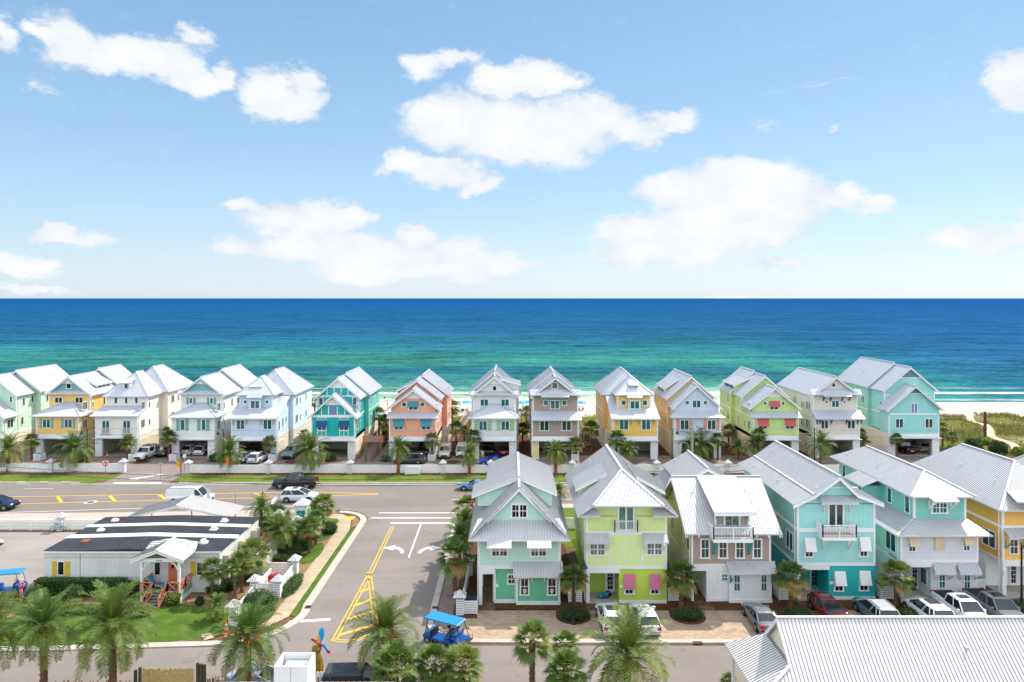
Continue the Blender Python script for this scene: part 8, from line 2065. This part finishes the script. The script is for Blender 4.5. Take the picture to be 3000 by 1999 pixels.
def onc(lx, ly, z): return (-5.1 + lx * math.cos(ang) - ly * math.sin(ang), 53.25 + lx * math.sin(ang) + ly * math.cos(ang), z)
person('person in teal shirt and dark cap driving the blue golf cart', onc(-.45, .27, .30), ang, TC, NVC, HAIRB, 'drive', hat=NVC, skin=SKIN2, scale=.97)
person('person in dark shirt seated beside the cart driver', onc(-.45, -.27, .30), ang, NVC, NVC, HAIRB, 'sit', skin=SKIN2)
person('small person in dark shirt on the rear seat of the golf cart', onc(-1.0, -.2, .32), ang, mat('charcoal_cloth', (50, 52, 58)), KH, HAIRB, 'sit', skin=SKIN, scale=.88)
cart('blue golf cart with azure canopy parked at the left edge by the path', -46.5, 62.3, R(12), CB_, rows=2)
# ---- bicycle
q = L1.G(665, 700); t = thing('bicycle', 'pale teal bicycle leaning on the slatted fence post', 'bicycle', (q.x, q.y, 0), 0); BT = mat('pale_teal_frame', (110, 180, 176), rough=.4)
for s in (-1, 1):
    w = MB(); c = Vector((s * .55, 0, .34)); n = 24; w.tube([c + Vector((math.cos(k * 6.2832 / n), 0, math.sin(k * 6.2832 / n))) * .33 for k in range(n + 1)], .022, 5, cap=False)
    for k in range(8): w.bar(c, c + Vector((math.cos(k * .785), 0, math.sin(k * .785))) * .32, .008)
    w.build('wheel', M_TYRE, t)
f = MB()
for a, b in (((-.55, 0, .34), (-.2, 0, .8)), ((-.55, 0, .34), (-.05, 0, .32)), ((-.05, 0, .32), (-.25, 0, .88)), ((-.05, 0, .32), (.38, 0, .82)), ((-.2, 0, .78), (.36, 0, .88)), ((.55, 0, .34), (.34, 0, 1.0))): f.tube([a, b], .022, 6)
f.build('frame', BT, t); MB().bar((-.36, 0, .93), (-.12, 0, .93), .14, .06).build('saddle', mat('brown_saddle', (110, 66, 44)), t); hb = MB(); hb.tube([(.26, -.28, 1.06), (.36, -.1, 1.04), (.36, .1, 1.04), (.26, .28, 1.06)], .014, 6); hb.build('handlebar', M_TRIM, t)
# ------------------------------------------------------------------ lamps, poles, signs, wires
M_IRB = mat('black_iron', (24, 25, 28), rough=.5, k=.9, var=0)
def lamp(label, x, y, h=5.4, side=1):
    t = thing('street_lamp', label, 'street lamp', (x, y, 0), 0, 'black iron street lamps')
    mb = MB(); mb.lathe((0, 0, 0), [(.26, 0), (.26, .12), (.17, .3), (.13, .55), (.12, .9), (.085, 1.0), (.075, h - .5), (.10, h - .45), (.10, h - .35), (.06, h - .3), (.05, h), (.08, h + .05), (.0001, h + .25)], 12); mb.build('pole', M_IRB, t)
    a = MB(); a.tube([(0, 0, h - .4), (side * .15, -.02, h - .1), (side * .4, -.02, h + .12), (side * .75, -.02, h + .08), (side * .88, -.02, h - .15)], .03, 6); a.tube([(0, 0, h - .9), (side * .3, -.02, h - .55), (side * .35, -.02, h + .05)], .018, 6); a.build('arm', M_IRB, t)
    b = MB(); b.lathe((side * .88, -.02, h - .75), [(.32, 0), (.30, .06), (.2, .22), (.15, .38), (.06, .5), (.04, .62), (.0001, .63)], 16); o = b.build('lamp_shade', M_IRB, t)
    g = MB(); g.lathe((side * .88, -.02, h - .82), [(.0001, 0), (.12, .02), (.15, .1)], 12); g.build('globe', mat('lamp_glass', (200, 205, 205), rough=.2), o)
d = 56.6; lamp('street lamp on the near driveway between the mint and lime cottages', PX(1680, d), d, PZ(1634, d) - .1, 1)
d = 62.2; lamp('street lamp in front of the mustard cottage', PX(2928, d) , 59.5, 5.55, 1)
d = 112; lamp('street lamp right of the yellow beach house', PX(255.5, d), d, PZ(1258, d), -1); lamp('street lamp left of the light blue beach house', PX(655, d), d, PZ(1260, d), -1)
lamp('street lamp between the golden and powder blue beach houses', PX(1969, d), d, PZ(1258, d), 1); lamp('street lamp at the beige beach house corner', PX(2386.5, d), d, PZ(1256, d), 1)
M_POLE = mat('grey_green_pole_wood', (168, 176, 150), rough=.9, k=.75, var=.15, vscale=4); d = 101.0
X = PX(2028, d); t = thing('utility_pole', 'pale wooden utility pole with transformer hardware in front of the powder blue house', 'utility pole', (X, d, 0)); mb = MB(); mb.lathe((0, 0, 0), [(.2, 0), (.17, 9.3), (.0001, 9.35)], 12); mb.build('pole', M_POLE, t)
GS = mat('galvanised_steel', (168, 172, 176), rough=.4, metal=.5); mb = MB(); mb.bar((-.9, 0, 6.6), (.9, 0, 6.6), .1, .1)
rg = random.Random(4)
for k in range(12): a = (rg.uniform(-.6, 1.2), rg.uniform(-.3, .3), rg.uniform(5.2, 7.3)); mb.tube([a, (a[0] + rg.uniform(-.2, .2), a[1], a[2] + .35)], .06, 6)
mb.tube([(0, 0, 6.2), (.6, -.1, 6.4), (1.2, 0, 6.0)], .03, 5); mb.build('insulators', GS, t)
a = MB(); a.tube([(0, -.1, 3.2), (-.5, -.5, 4.6), (-1.0, -.9, 5.7), (-1.35, -1.1, 5.9)], .06, 6); a.box(-1.75, -1.25, -1.25, -.98, 5.84, 5.96); a.build('light_arm', GS, t)
a = MB(); a.tube([(0, -.1, 8.4), (.3, -.2, 8.5), (.7, -.3, 8.1)], .05, 6); a.box(.45, .95, -.42, -.2, 7.9, 8.1); a.build('flood_light', GS, t)
d = 128; X = PX(2886, d); mb = MB((X, d, 0)); mb.lathe((X, d, 0), [(.26, 0), (.24, PZ(1207, d)), (.0001, PZ(1207, d) + .05)], 10); mb.lathe((X, d, 0), [(.28, PZ(1260, d)), (.29, PZ(1255, d)), (.24, PZ(1250, d))], 10)
tag(mb.build('wooden_pole', mat('dark_red_wood', (104, 62, 58), rough=.9)), 'dark brown wooden pole standing in the dune scrub', 'pole')
def wire(label, pts, r=.02, grp='overhead wires'):
    o = MB().tube(pts, r, 5).build('wire', mat('cable_black', (30, 30, 32), var=0)); tag(o, label, 'wire', grp)
def cat(x0, y0, z0, x1, y1, z1, sag, n=28): return [(x0 + (x1 - x0) * k / n, y0 + (y1 - y0) * k / n, z0 + (z1 - z0) * k / n - sag * 4 * (k / n) * (1 - k / n)) for k in range(n + 1)]
wire('upper of the two thick black wires crossing over the main road', cat(-80, 84, 7.8, 46, 84, 8.0, 3.25), .028); wire('lower of the two thick black wires crossing over the main road', cat(-80, 84.2, 7.3, 46, 84.2, 7.4, 3.45), .032)
px_ = PX(2028, 101)
for k, (z, lab) in enumerate(((7.9, 'highest thin wire from the utility pole along the beach houses'), (7.0, 'middle thin wire from the utility pole along the beach houses'), (5.6, 'lowest thin wire from the utility pole along the beach houses'))):
    wire(lab, cat(-85, 101, z + .6, px_, 101, z + .3, 1.0), .011); wire(lab.replace('along the beach houses', 'towards the right edge'), cat(px_, 101, z + .3, 95, 101, z + .2, .8), .011)
M_GP = mat('sign_post_steel', (150, 152, 150), rough=.5, metal=.3); SW = mat('sign_white', (235, 235, 232), rough=.4, var=0); SR = mat('sign_red', (196, 24, 32), rough=.4, var=0); SO = mat('sign_orange', (240, 110, 30), rough=.4, var=0); SY = mat('sign_yellow', (238, 170, 40), rough=.4, var=0)
def text(s, size, loc, m, parent, rot=(90, 0, 0)):
    c = bpy.data.curves.new('lettering', 'FONT'); c.body = s; c.size = size; c.align_x = 'CENTER'; c.align_y = 'CENTER'; c.extrude = .003; c.materials.append(m)
    q = bpy.data.objects.new('q', c); COL.objects.link(q); bpy.context.view_layer.update(); me = bpy.data.meshes.new_from_object(q.evaluated_get(bpy.context.evaluated_depsgraph_get())); bpy.data.objects.remove(q)
    o = bpy.data.objects.new('lettering', me); COL.objects.link(o); o.location = loc; o.rotation_euler = tuple(R(a) for a in rot); o.parent = parent; return o
def disc(mb, x, y, z, r, n, a0=0.0, th=.02):
    mb.prism([(x + r * math.cos(R(a0 + 360 * k / n)), z + r * math.sin(R(a0 + 360 * k / n))) for k in range(n)], 'y', y - th, y)
def signpost(name, label, x, y, h, rz=0): 
    t = thing(name, label, 'sign', (x, y, 0), rz); MB().box(-.035, .035, -.03, .03, 0, h).build('post', M_GP, t); return t
d = 103.4; q = signpost('road_sign', 'round red do not enter sign in front of the roadside fence', PX(309.5, 100.8), 100.8, 2.9)
p = MB(); p.box(-.42, .42, -.05, -.035, 2.1, 2.94); p = p.build('sign_plate', SW, q); mb = MB(); disc(mb, 0, -.052, 2.52, .37, 28, th=.006); mb.build('red_disc', SR, p); MB().box(-.28, .28, -.066, -.059, 2.46, 2.58).build('white_bar', SW, p)
text('DO NOT', .15, (0, -.062, 2.68), SW, p); text('ENTER', .15, (0, -.062, 2.35), SW, p)
q = signpost('road_sign', 'small pale keep right sign on the driveway mouth', PX(470.6, 101), 101, 2.6); p = MB().box(-.27, .27, -.05, -.035, 1.95, 2.6).build('sign_plate', mat('sign_back', (190, 186, 180)), q); MB().bar((0, -.06, 2.1), (0, -.06, 2.45), .05, .01).build('symbol', M_DARK, p)
q = signpost('road_sign', 'narrow orange sign on a post before the long fence', PX(666, 102), 102, 2.3); p = MB(); p.box(-.20, .20, -.05, -.035, 2.15, 3.2); p.build('sign_plate', SO, q); MB().box(-.05, .05, -.04, .0, 1.8, 2.2).build('bracket', M_GP, q)
X = PX(530, 103.5); q = thing('mailbox_post', 'wooden post with yellow box at the driveway mouth', 'post', (X, 103.5, 0)); MB().lathe((0, 0, 0), [(.11, 0), (.11, 2.6), (.0001, 2.62)], 8).build('post', mat('brown_post', (170, 116, 60), rough=.9), q); MB().box(-.62, -.14, -.15, .15, 1.5, 2.3).build('box', SY, q); MB().box(-.6, 0, -.1, .1, 2.34, 2.42).build('lid', TC, q)
q = signpost('road_sign', 'white square sign beside the capped fence post at the driveway mouth', PX(541, 106), 106, 2.7); MB().box(-.25, .25, -.05, -.035, 2.2, 2.8).build('sign_plate', SW, q)
d = 76.5; q = thing('stop_sign', 'red stop sign facing the cross street beside the mint cottage eave', 'sign', (PX(1390.5, d), d, 0)); h_ = PZ(1461, d)
MB().box(-.035, .035, .0, .06, 0, h_ + .3).build('post', M_GP, q); p = MB(); disc(p, 0, -.0, h_, .40, 8, 22.5); p = p.build('sign_plate', SW, q); mb = MB(); disc(mb, 0, -.022, h_, .37, 8, 22.5, .004); mb.build('red_face', SR, p); text('STOP', .27, (0, -.03, h_), SW, p)
q2 = thing('stop_sign', 'lower red stop sign with white plate under the eave of the mint cottage', 'sign', (PX(1386.5, 75.5), 75.5, 0)); h2 = PZ(1476, 75.5); MB().box(-.035, .035, .0, .06, 0, h2).build('post', M_GP, q2); p = MB(); disc(p, -.1, -.0, h2, .36, 8, 22.5); p = p.build('sign_plate', SW, q2); mb = MB(); disc(mb, -.1, -.022, h2, .34, 8, 22.5, .004); mb.build('red_face', SR, p); text('STOP', .24, (-.1, -.03, h2), SW, p); MB().box(.0, .6, -.04, -.03, h2 - .3, h2 + .1).build('white_plate', SW, q2)
q = signpost('road_sign', 'back of a thin sign post beside the office shelter roof', PX(689, 83.5), 83.5, PZ(1445, 83.5)); 
for k in (0, 1): 
    mb = MB(); mb.tube([(-.15, -.05, PZ(1449 + k * 7, 83.5)), (-.15, .0, PZ(1449 + k * 7, 83.5))], .11, 10); mb.build('flashing_lamp', SW, q)
q = signpost('road_sign', 'pair of thin plates on a post behind the date palm at the main road', PX(770, 85), 85, PZ(1441, 85)); MB().box(-.08, .08, -.05, -.03, PZ(1458, 85), PZ(1441, 85)).build('sign_plate', M_DARK, q)
q = signpost('road_sign', 'white sign edge-on beside the white van', PX(611, 84.8), 84.8, PZ(1433, 84.8)); MB().box(-.22, .22, -.05, -.03, PZ(1464, 84.8), PZ(1433, 84.8)).build('sign_plate', SW, q)
d = 74.5; q = signpost('road_sign', 'thin sign post by the sidewalk corner next to the round shrub', -20.8, d, 3.0, R(90)); MB().box(-.3, .3, -.05, -.035, 2.3, 2.95).build('sign_plate', mat('sign_back', (190, 186, 180)), q)
# beach walkway: sign, boardwalk, rails
d = 112.5; X0, X1 = CB.X(1812, d), CB.X(2048, d); q = thing('wooden_sign', 'orange wooden walkway sign with blue-green script on two posts', 'sign', ((X0 + X1) / 2, d, 0)); o_ = ((X0 + X1) / 2, d, 0); zt, zb = CB.Z(928, d), CB.Z(1004, d)
WD = mat('orange_cedar', (206, 112, 46), rough=.7, var=.25, vscale=6); mb = MB(o_); n = 14
for k in range(n): a = X0 + (X1 - X0) * k / n; mb.box(a + .01, a + (X1 - X0) / n - .01, d - .05, d + .02 + .01 * (k % 2), zb, zt)
p = mb.build('board', WD, q); mb = MB(o_)
for xx in (CB.X(1845, d), CB.X(2018, d)): mb.lathe((xx, d + .2, 0), [(.16, 0), (.15, zb + .3), (.0001, zb + .31)], 10)
mb.build('post', mat('weathered_post', (110, 104, 84), rough=.9, var=.2), q)
for row, (a, b, zz) in enumerate(((.06, .93, .68), (.18, .8, .3))):
    for k in range(7):
        t0 = a + (b - a) * k / 7; t1 = a + (b - a) * (k + .92) / 7; cc = mixc((.16, .42, .28), (.13, .30, .62), k / 6); mm = mat('script_%d' % k, (0, 0, 0), var=0)
        mm.node_tree.nodes['Principled BSDF'].inputs['Base Color'].default_value = (*cc, 1)
        pts = [(X0 + (X1 - X0) * (t0 + (t1 - t0) * j / 10), d - .08, zb + (zt - zb) * (zz + .10 * math.sin(j * 1.9 + k * 2.1 + row))) for j in range(11)]
        w = MB(o_); w.tube(pts, .05, 5); w.build('script_stroke', mm, p)
dk = mat('weathered_boardwalk', (150, 132, 120), rough=.9, var=.2, vscale=3, bump='n')
q = thing('boardwalk', 'weathered wooden beach walkway with rails between turquoise and orange houses', 'boardwalk', (-24, 116, 0)); o_ = (-24, 116, 0)
mb = MB(o_)
for k in range(90): mb.box(-25.6, -23.3, 112.8 + k * .3, 113.05 + k * .3, .0 + k * .018, .06 + k * .018)
mb.build('deck', dk, q)
for s, xx in ((0, -25.6), (1, -23.3)):
    mb = MB(o_)
    for k in range(12): mb.box(xx - .05, xx + .05, 113 + k * 2.2 - .05, 113 + k * 2.2 + .05, 0, 1.1 + k * .13)
    for z in (.35, .7, 1.1): mb.bar((xx, 113, z), (xx, 137.2, z + 1.45), .05, .14)
    mb.build('railing', mat('reddish_rail', (150, 100, 78), rough=.9, var=.15), q)
for (x0_, y0_, x1_, y1_, lab) in ((-4.8 - 6, 128, -9, 150, 'weathered wooden dune stairs left of the grey beach house'), (14, 124, 12.5, 140, 'weathered wooden dune stairs between the brown and golden houses'), (-7.9, 127, -6.6, 146, 'narrow wooden dune walkway beside the grey house')):
    q = thing('dune_walkway', lab, 'walkway', (x0_, y0_, 0)); o_ = (x0_, y0_, 0); mb = MB(o_); n = 50
    for k in range(n): f = k / n; xx, yy = x0_ + (x1_ - x0_) * f, y0_ + (y1_ - y0_) * f; mb.box(xx - .6, xx + .6, yy, yy + .28, .2 + 2.0 * f, .26 + 2.0 * f)
    mb.build('deck', dk, q); mb = MB(o_)
    for s in (-.6, .6):
        mb.bar((x0_ + s, y0_, 1.1), (x1_ + s, y1_, 3.1), .06, .12); mb.bar((x0_ + s, y0_, .7), (x1_ + s, y1_, 2.7), .05, .1)
        for k in range(9): f = k / 8; mb.bar((x0_ + (x1_ - x0_) * f + s, y0_ + (y1_ - y0_) * f, 0), (x0_ + (x1_ - x0_) * f + s, y0_ + (y1_ - y0_) * f, 1.2 + 2 * f), .09)
    mb.build('railing', mat('weathered_rail', (190, 178, 166), rough=.9, var=.1), q)
for (xa, xb, y, z, lab) in ((9.6, 15.6, 76.5, 3.6, 'white railed back porch between the lime and taupe cottages'), (22.6, 25.8, 78, 3.4, 'white railed back porch behind the aqua cottage'), (33.2, 36.8, 78.6, 3.4, 'white railed back porch behind the grey cottage')):
    q = House('back_porch', lab, (xa + xb) / 2, y, cat='porch'); q.balcony(xa, xb, y + 2.0, 2.0, z); 
    for xx in (xa + .1, xb - .1): q.mb('post', M_WHITE).box(xx - .1, xx + .1, y + .05, y + .25, 0, z - .33)
    q.finish()
# ---- beach umbrellas, chairs, people
M_UMB = mat('turquoise_canvas', (60, 170, 200), rough=.8); 
def umbrella(x, y, lab, open_=True):
    z = terrain_h(x, y); t = thing('beach_umbrella', lab, 'umbrella', (x, y, z), group='turquoise beach umbrellas'); MB().bar((0, 0, 0), (0, 0, 2.3), .05).build('pole', M_WHITE, t); mb = MB()
    mb.lathe((0, 0, 0), [(1.35, 1.75), (.9, 2.08), (.0001, 2.35)] if open_ else [(.12, .7), (.2, 1.2), (.1, 2.0), (.0001, 2.3)], 8); mb.build('canopy', M_UMB, t)
M_CH = mat('teal_lounger_fabric', (30, 96, 110), rough=.8)
def lounger(x, y, lab):
    z = terrain_h(x, y); t = thing('beach_chair', lab, 'beach chair', (x, y, z), R(90), 'teal beach chairs'); mb = MB(); mb.box(-.7, .5, -.3, .3, .3, .36); mb.build('seat', M_CH, t); b = MB(); b.prism([(-.7, .34), (-1.0, 1.0), (-1.05, .97), (-.76, .3)], 'y', -.3, .3); b.build('backrest', M_CH, t); f = MB()
    for a in (-.6, .4):
        for c_ in (-.28, .28): f.box(a - .03, a + .03, c_ - .03, c_ + .03, 0, .3)
    f.build('legs', M_WHITE, t)
for k, (u, v, lab) in enumerate(((1337, 1196, 'beach umbrella left of the grey beach house, small one'), (1369, 1195, 'beach umbrella touching the grey beach house wall'), (1527, 1197, 'left beach umbrella of the pair between grey and brown houses'), (1545, 1198, 'right beach umbrella of the pair between grey and brown houses'), (1703, 1199, 'lone beach umbrella right of the brown house'))):
    d = 165 + (k % 2); umbrella(PX(u, d), d, lab)
umbrella(PX(1532, 160), 160, 'closed turquoise umbrella in the gap left of the brown house', False)
for k, (u, lab) in enumerate(((1340, 'beach chair under the small umbrella left of the grey house'), (1356, 'beach chair left of two close to the grey house wall'), (1368, 'beach chair closest to the grey house wall'), (1524, 'beach chair under the left umbrella of the pair'), (1546, 'beach chair under the right umbrella of the pair'), (1117, 'blue beach chair right of the turquoise house'))):
    d = 161.5; lounger(PX(u, d), d, lab)
for k, (u, d, lab, pose, top) in enumerate(((1347, 172, 'beach goer standing by the water left of the grey beach house', 'stand', SKIN2), (1127, 190, 'wader standing near the water right of the turquoise house', 'stand', NVC), (1156, 202, 'swimmer far out right of the turquoise house, left one', 'stand', NVC), (1165, 203, 'swimmer far out right of the turquoise house, middle one', 'step', PK),
                                        (1174, 201, 'swimmer far out nearest the orange house roof', 'stand', SKIN2), (1708, 163, 'beach goer seated by the lone umbrella', 'sit', PK), (1698, 163, 'beach goer in dark clothes seated under the lone umbrella', 'sit', NVC), (1135, 171, 'beach goer walking behind the walkway palms', 'step', SKIN2))):
    z = terrain_h(PX(u, d), d) if d < 180 else -1.9
    if pose == 'sit': z -= .1
    person(lab, (PX(u, d), d, z), R(-90 + 40 * k), top, NVC, HAIRB, pose, fingers=False, group='people on the beach')
# ---- foreground things
BM = mat('bamboo_cane', (206, 180, 116), rough=.8, var=.25, vscale=9); PW = mat('dark_piling_wood', (84, 80, 52), rough=.9, var=.2, bump='n')
d = 45.0; X0, X1 = PX(418, d), PX(569, d); rg = random.Random(3); q = thing('bamboo_screen', 'straw-coloured bamboo screen at the bottom edge', 'screen', (X0, d, 0)); mb = MB((X0, d, 0)); k = X0
while k < X1: r_ = rg.uniform(.018, .03); mb.tube([(k, d + rg.uniform(-.01, .01), 0), (k, d, PZ(1958 + rg.uniform(-3, 4), d))], r_, 6); k += r_ * 2
mb.build('canes', BM, q); mb = MB((X0, d, 0)); mb.bar((X0, d - .05, 2.2), (X1, d - .05, 2.2), .03); mb.bar((X0, d - .05, 1.2), (X1, d - .05, 1.2), .03); mb.build('rails', BM, q)
for k, (u, v, lab) in enumerate(((397, 1964, 'outer left wooden piling beside the bamboo screen'), (409, 1957, 'inner left wooden piling beside the bamboo screen'), (577, 1946, 'tallest right wooden piling beside the bamboo screen'), (586, 1950, 'middle right wooden piling beside the bamboo screen'), (595, 1953, 'outer right wooden piling beside the bamboo screen'))):
    X = PX(u, d); mb = MB((X, d, 0)); mb.lathe((X, d + .05 * k, 0), [(.115, 0), (.105, PZ(v, d)), (.0001, PZ(v, d) + .01)], 10); tag(mb.build('piling', PW), lab, 'piling', 'wooden pilings by the bamboo screen')
def pickets(label, u0, u1, d, v, m, w=.09, seed=1, grp='driftwood picket fences'):
    rg = random.Random(seed); X0, X1 = PX(u0, d), PX(u1, d); mb = MB((X0, d, 0)); x = X0
    while x < X1:
        ww = w * rg.uniform(.7, 1.4); hh = PZ(v + rg.uniform(-7, 5), d); mb.tube([(x, d + rg.uniform(-.03, .03), 0), (x + rg.uniform(-.03, .03), d, hh)], [ww * .55, ww * .5], 6); x += ww * 1.25
    q = thing('picket_fence', label, 'fence', (X0, d, 0), group=grp); mb.build('pickets', m, q); r = MB((X0, d, 0)); r.bar((X0, d + .1, .7), (X1, d + .1, .7), .07); r.build('rail', m, q)
DW = mat('driftwood', (150, 128, 106), rough=.95, var=.35, vscale=6)
pickets('grey driftwood picket fence at the bottom edge, left of the chimney box', 603, 690, 46.3, 1988, DW, seed=2); pickets('driftwood picket fence behind the white ribbed roof edge', 690, 806, 46.3, 1984, DW, seed=3); pickets('driftwood picket fence right of the chimney box', 926, 1100, 46.0, 1987, DW, seed=4); pickets('low driftwood pickets left of the bamboo screen', 130, 392, 46.0, 1999, DW, seed=6)
mb = MB(); d = 47.0; X0, X1 = PX(926, d), PX(994, d); n = 7
for k in range(n): a = X0 + (X1 - X0) * (k + .5) / n; mb.prism([(a - .11, 0), (a + .11, 0), (a + .11, 1.2), (a + .06, 1.28), (a - .06, 1.28), (a - .11, 1.2)], 'y', d - .02, d + .02)
mb.bar((X0, d + .04, .9), (X1, d + .04, .9), .05, .09); tag(mb.build('picket_fence', M_WHITE), 'short white scalloped picket fence behind the driftwood pickets', 'fence')
# golden bottle with parrot
d = 48.2; X = PX(930, d); q = thing('bottle_statue', 'tall golden bottle statue standing beside the near street', 'statue', (X, d, 0)); GD_ = mat('golden_brown_plastic', (150, 116, 40), rough=.35, k=.8, var=.15, vscale=3)
mb = MB(); mb.lathe((0, 0, .05), [(.0001, 0), (.38, .0), (.44, .2), (.44, 1.0), (.36, 1.5), (.2, 1.9), (.19, 2.05), (.0001, 2.06)], 8); mb.build('bottle', GD_, q); mb = MB(); mb.lathe((-.05, 0, 2.1), [(.0001, 0), (.32, .02), (.34, .2), (.27, .35), (.0001, .38)], 12); mb.build('cap', GD_, q); text('5', .5, (-.02, -.46, 1.25), mat('faded_gold', (196, 170, 90)), q)
q = thing('parrot_figure', 'colourful red, yellow and blue parrot figure on top of the golden bottle', 'figure', (X + .12, d, 2.5)); RD = mat('parrot_red', (214, 34, 44), rough=.4); BU = mat('parrot_blue', (40, 170, 236), rough=.4); YE = mat('parrot_yellow', (250, 200, 30), rough=.4)
mb = MB(); mb.tube([(-.5, 0, .35), (-.3, 0, .3), (-.05, 0, .18), (.2, 0, .0), (.35, 0, -.12)], [.03, .10, .13, .1, .04], 10); mb.ell((-.42, 0, .40), (.11, .09, .1)); mb.build('body', RD, q, smooth=True)
for s in (-1, 1):
    mb = MB(); a = s * .1
    mb.prism([(-.12, .25), (.12, .15), (.32, .55), (.34, 1.0), (.22, 1.25), (.05, 1.1), (-.06, .7)], 'y', a - .02, a + .02); w = mb.build('wing', BU, q); mb = MB(); mb.prism([(-.14, .24), (.06, .18), (.12, .55), (.02, .85), (-.08, .6)], 'y', a - .035, a + .035); mb.build('wing_patch', YE, w)
mb = MB(); mb.prism([(.2, .05), (.35, .1), (.75, -.45), (.6, -.5)], 'y', -.06, .06); mb.build('tail', BU, q); mb = MB(); mb.prism([(.45, -.3), (.72, -.35), (.8, -.55), (.62, -.55)], 'y', -.07, .07); mb.build('tail_tip', RD, q); MB().tube([(-.5, 0, .42), (-.6, 0, .34)], [.05, .01], 8).build('beak', mat('beak_black', (30, 28, 26)), q)
# cones
M_CONE = mat('cone_orange', (244, 88, 40), rough=.6, var=.03)
def cone(x, y, lab, s=1.0):
    t = thing('traffic_cone', lab, 'traffic cone', (x, y, .05), group='orange traffic cones'); t.scale = (s,) * 3; MB().box(-.19, .19, -.19, .19, 0, .04).build('base', M_CONE, t); mb = MB(); mb.lathe((0, 0, .04), [(.15, 0), (.025, .68), (.0001, .69)], 14); c_ = mb.build('cone', M_CONE, t)
    mb = MB(); mb.lathe((0, 0, .04), [(.119, .2), (.092, .34)], 14); mb.lathe((0, 0, .04), [(.073, .44), (.058, .52)], 14); mb.build('reflective_band', SW, c_)
for (x, y, lab, s) in ((440, 1010, 'tall traffic cone nearest the fence post on the office lawn', 1.4), (435, 1078, 'small traffic cone lying lowest beside the concrete slab', .9), (512, 1085, 'traffic cone in front of the fruiting date palm fronds', 1.2), (588, 1045, 'traffic cone half hidden by the fruiting date palm', 1.1)):
    q = L4.G(x, y); cone(q.x, q.y, lab, s)
q = CA.G(1245, 1172); cone(q.x, 115.8, 'traffic cone in the cream beach house garage opening', 1.1)
# red pipework in enclosure
q = thing('pipework', 'red water pipework with valve wheels inside the white enclosure', 'pipework', (-22.0, 63.6, 0)); mb = MB(); mb.tube([(-.2, -1, .02), (-.2, -1, 1.0), (-.2, .9, 1.0), (-.2, .9, .02)], .16, 10); mb.tube([(.35, -.7, .02), (.35, -.7, .85), (.35, .8, .85), (.35, .8, .02)], .14, 10); mb.build('pipes', SR, q)
for k, (x, y) in enumerate(((-.2, -.3), (.35, .2))): mb = MB(); mb.tube([(x, y, 1.0), (x, y, 1.5)], .03, 6); mb.lathe((x, y, 1.5), [(.2, 0), (.2, .03), (.0001, .04)], 12); mb.build('valve_wheel', GS, q)
MB((0, 0, 0)).box(-.6, .2, -.4, .3, .6, 1.25).build('red_box', SR, q)
q = L4.G(900, 720); t = thing('utility_box', 'small teal capped marker post in the shrub bed', 'marker', (q.x, q.y, 0)); MB().box(-.06, .06, -.06, .06, 0, .7).build('post', M_WHITE, t); MB().box(-.2, .2, -.1, .1, .7, .82).build('cap', TC, t)
# towels and kit under the lime cottage porch
t = thing('beach_gear', 'pile of blue beach bags on the lime cottage porch', 'beach gear', (8.3, 61.3, .08)); rg = random.Random(2)
for k in range(7): mb = MB(); mb.ell((rg.uniform(-.5, .5), rg.uniform(-.3, .3), .2 + .12 * (k % 3)), (.25, .2, .16)); mb.build('bag', (NVC, TC, BL, NV)[k % 4], t, smooth=True)
q = thing('hanging_towel', 'dark blue towel hanging at the grey cottage porch', 'towel', (35.7, 60.9, 0)); mb = MB(); mb.prism([(-.35, .9), (.35, .9), (.35, 1.75), (.2, 1.85), (-.2, 1.85), (-.35, 1.75)], 'y', -.02, .02); mb.build('cloth', NVC, q)
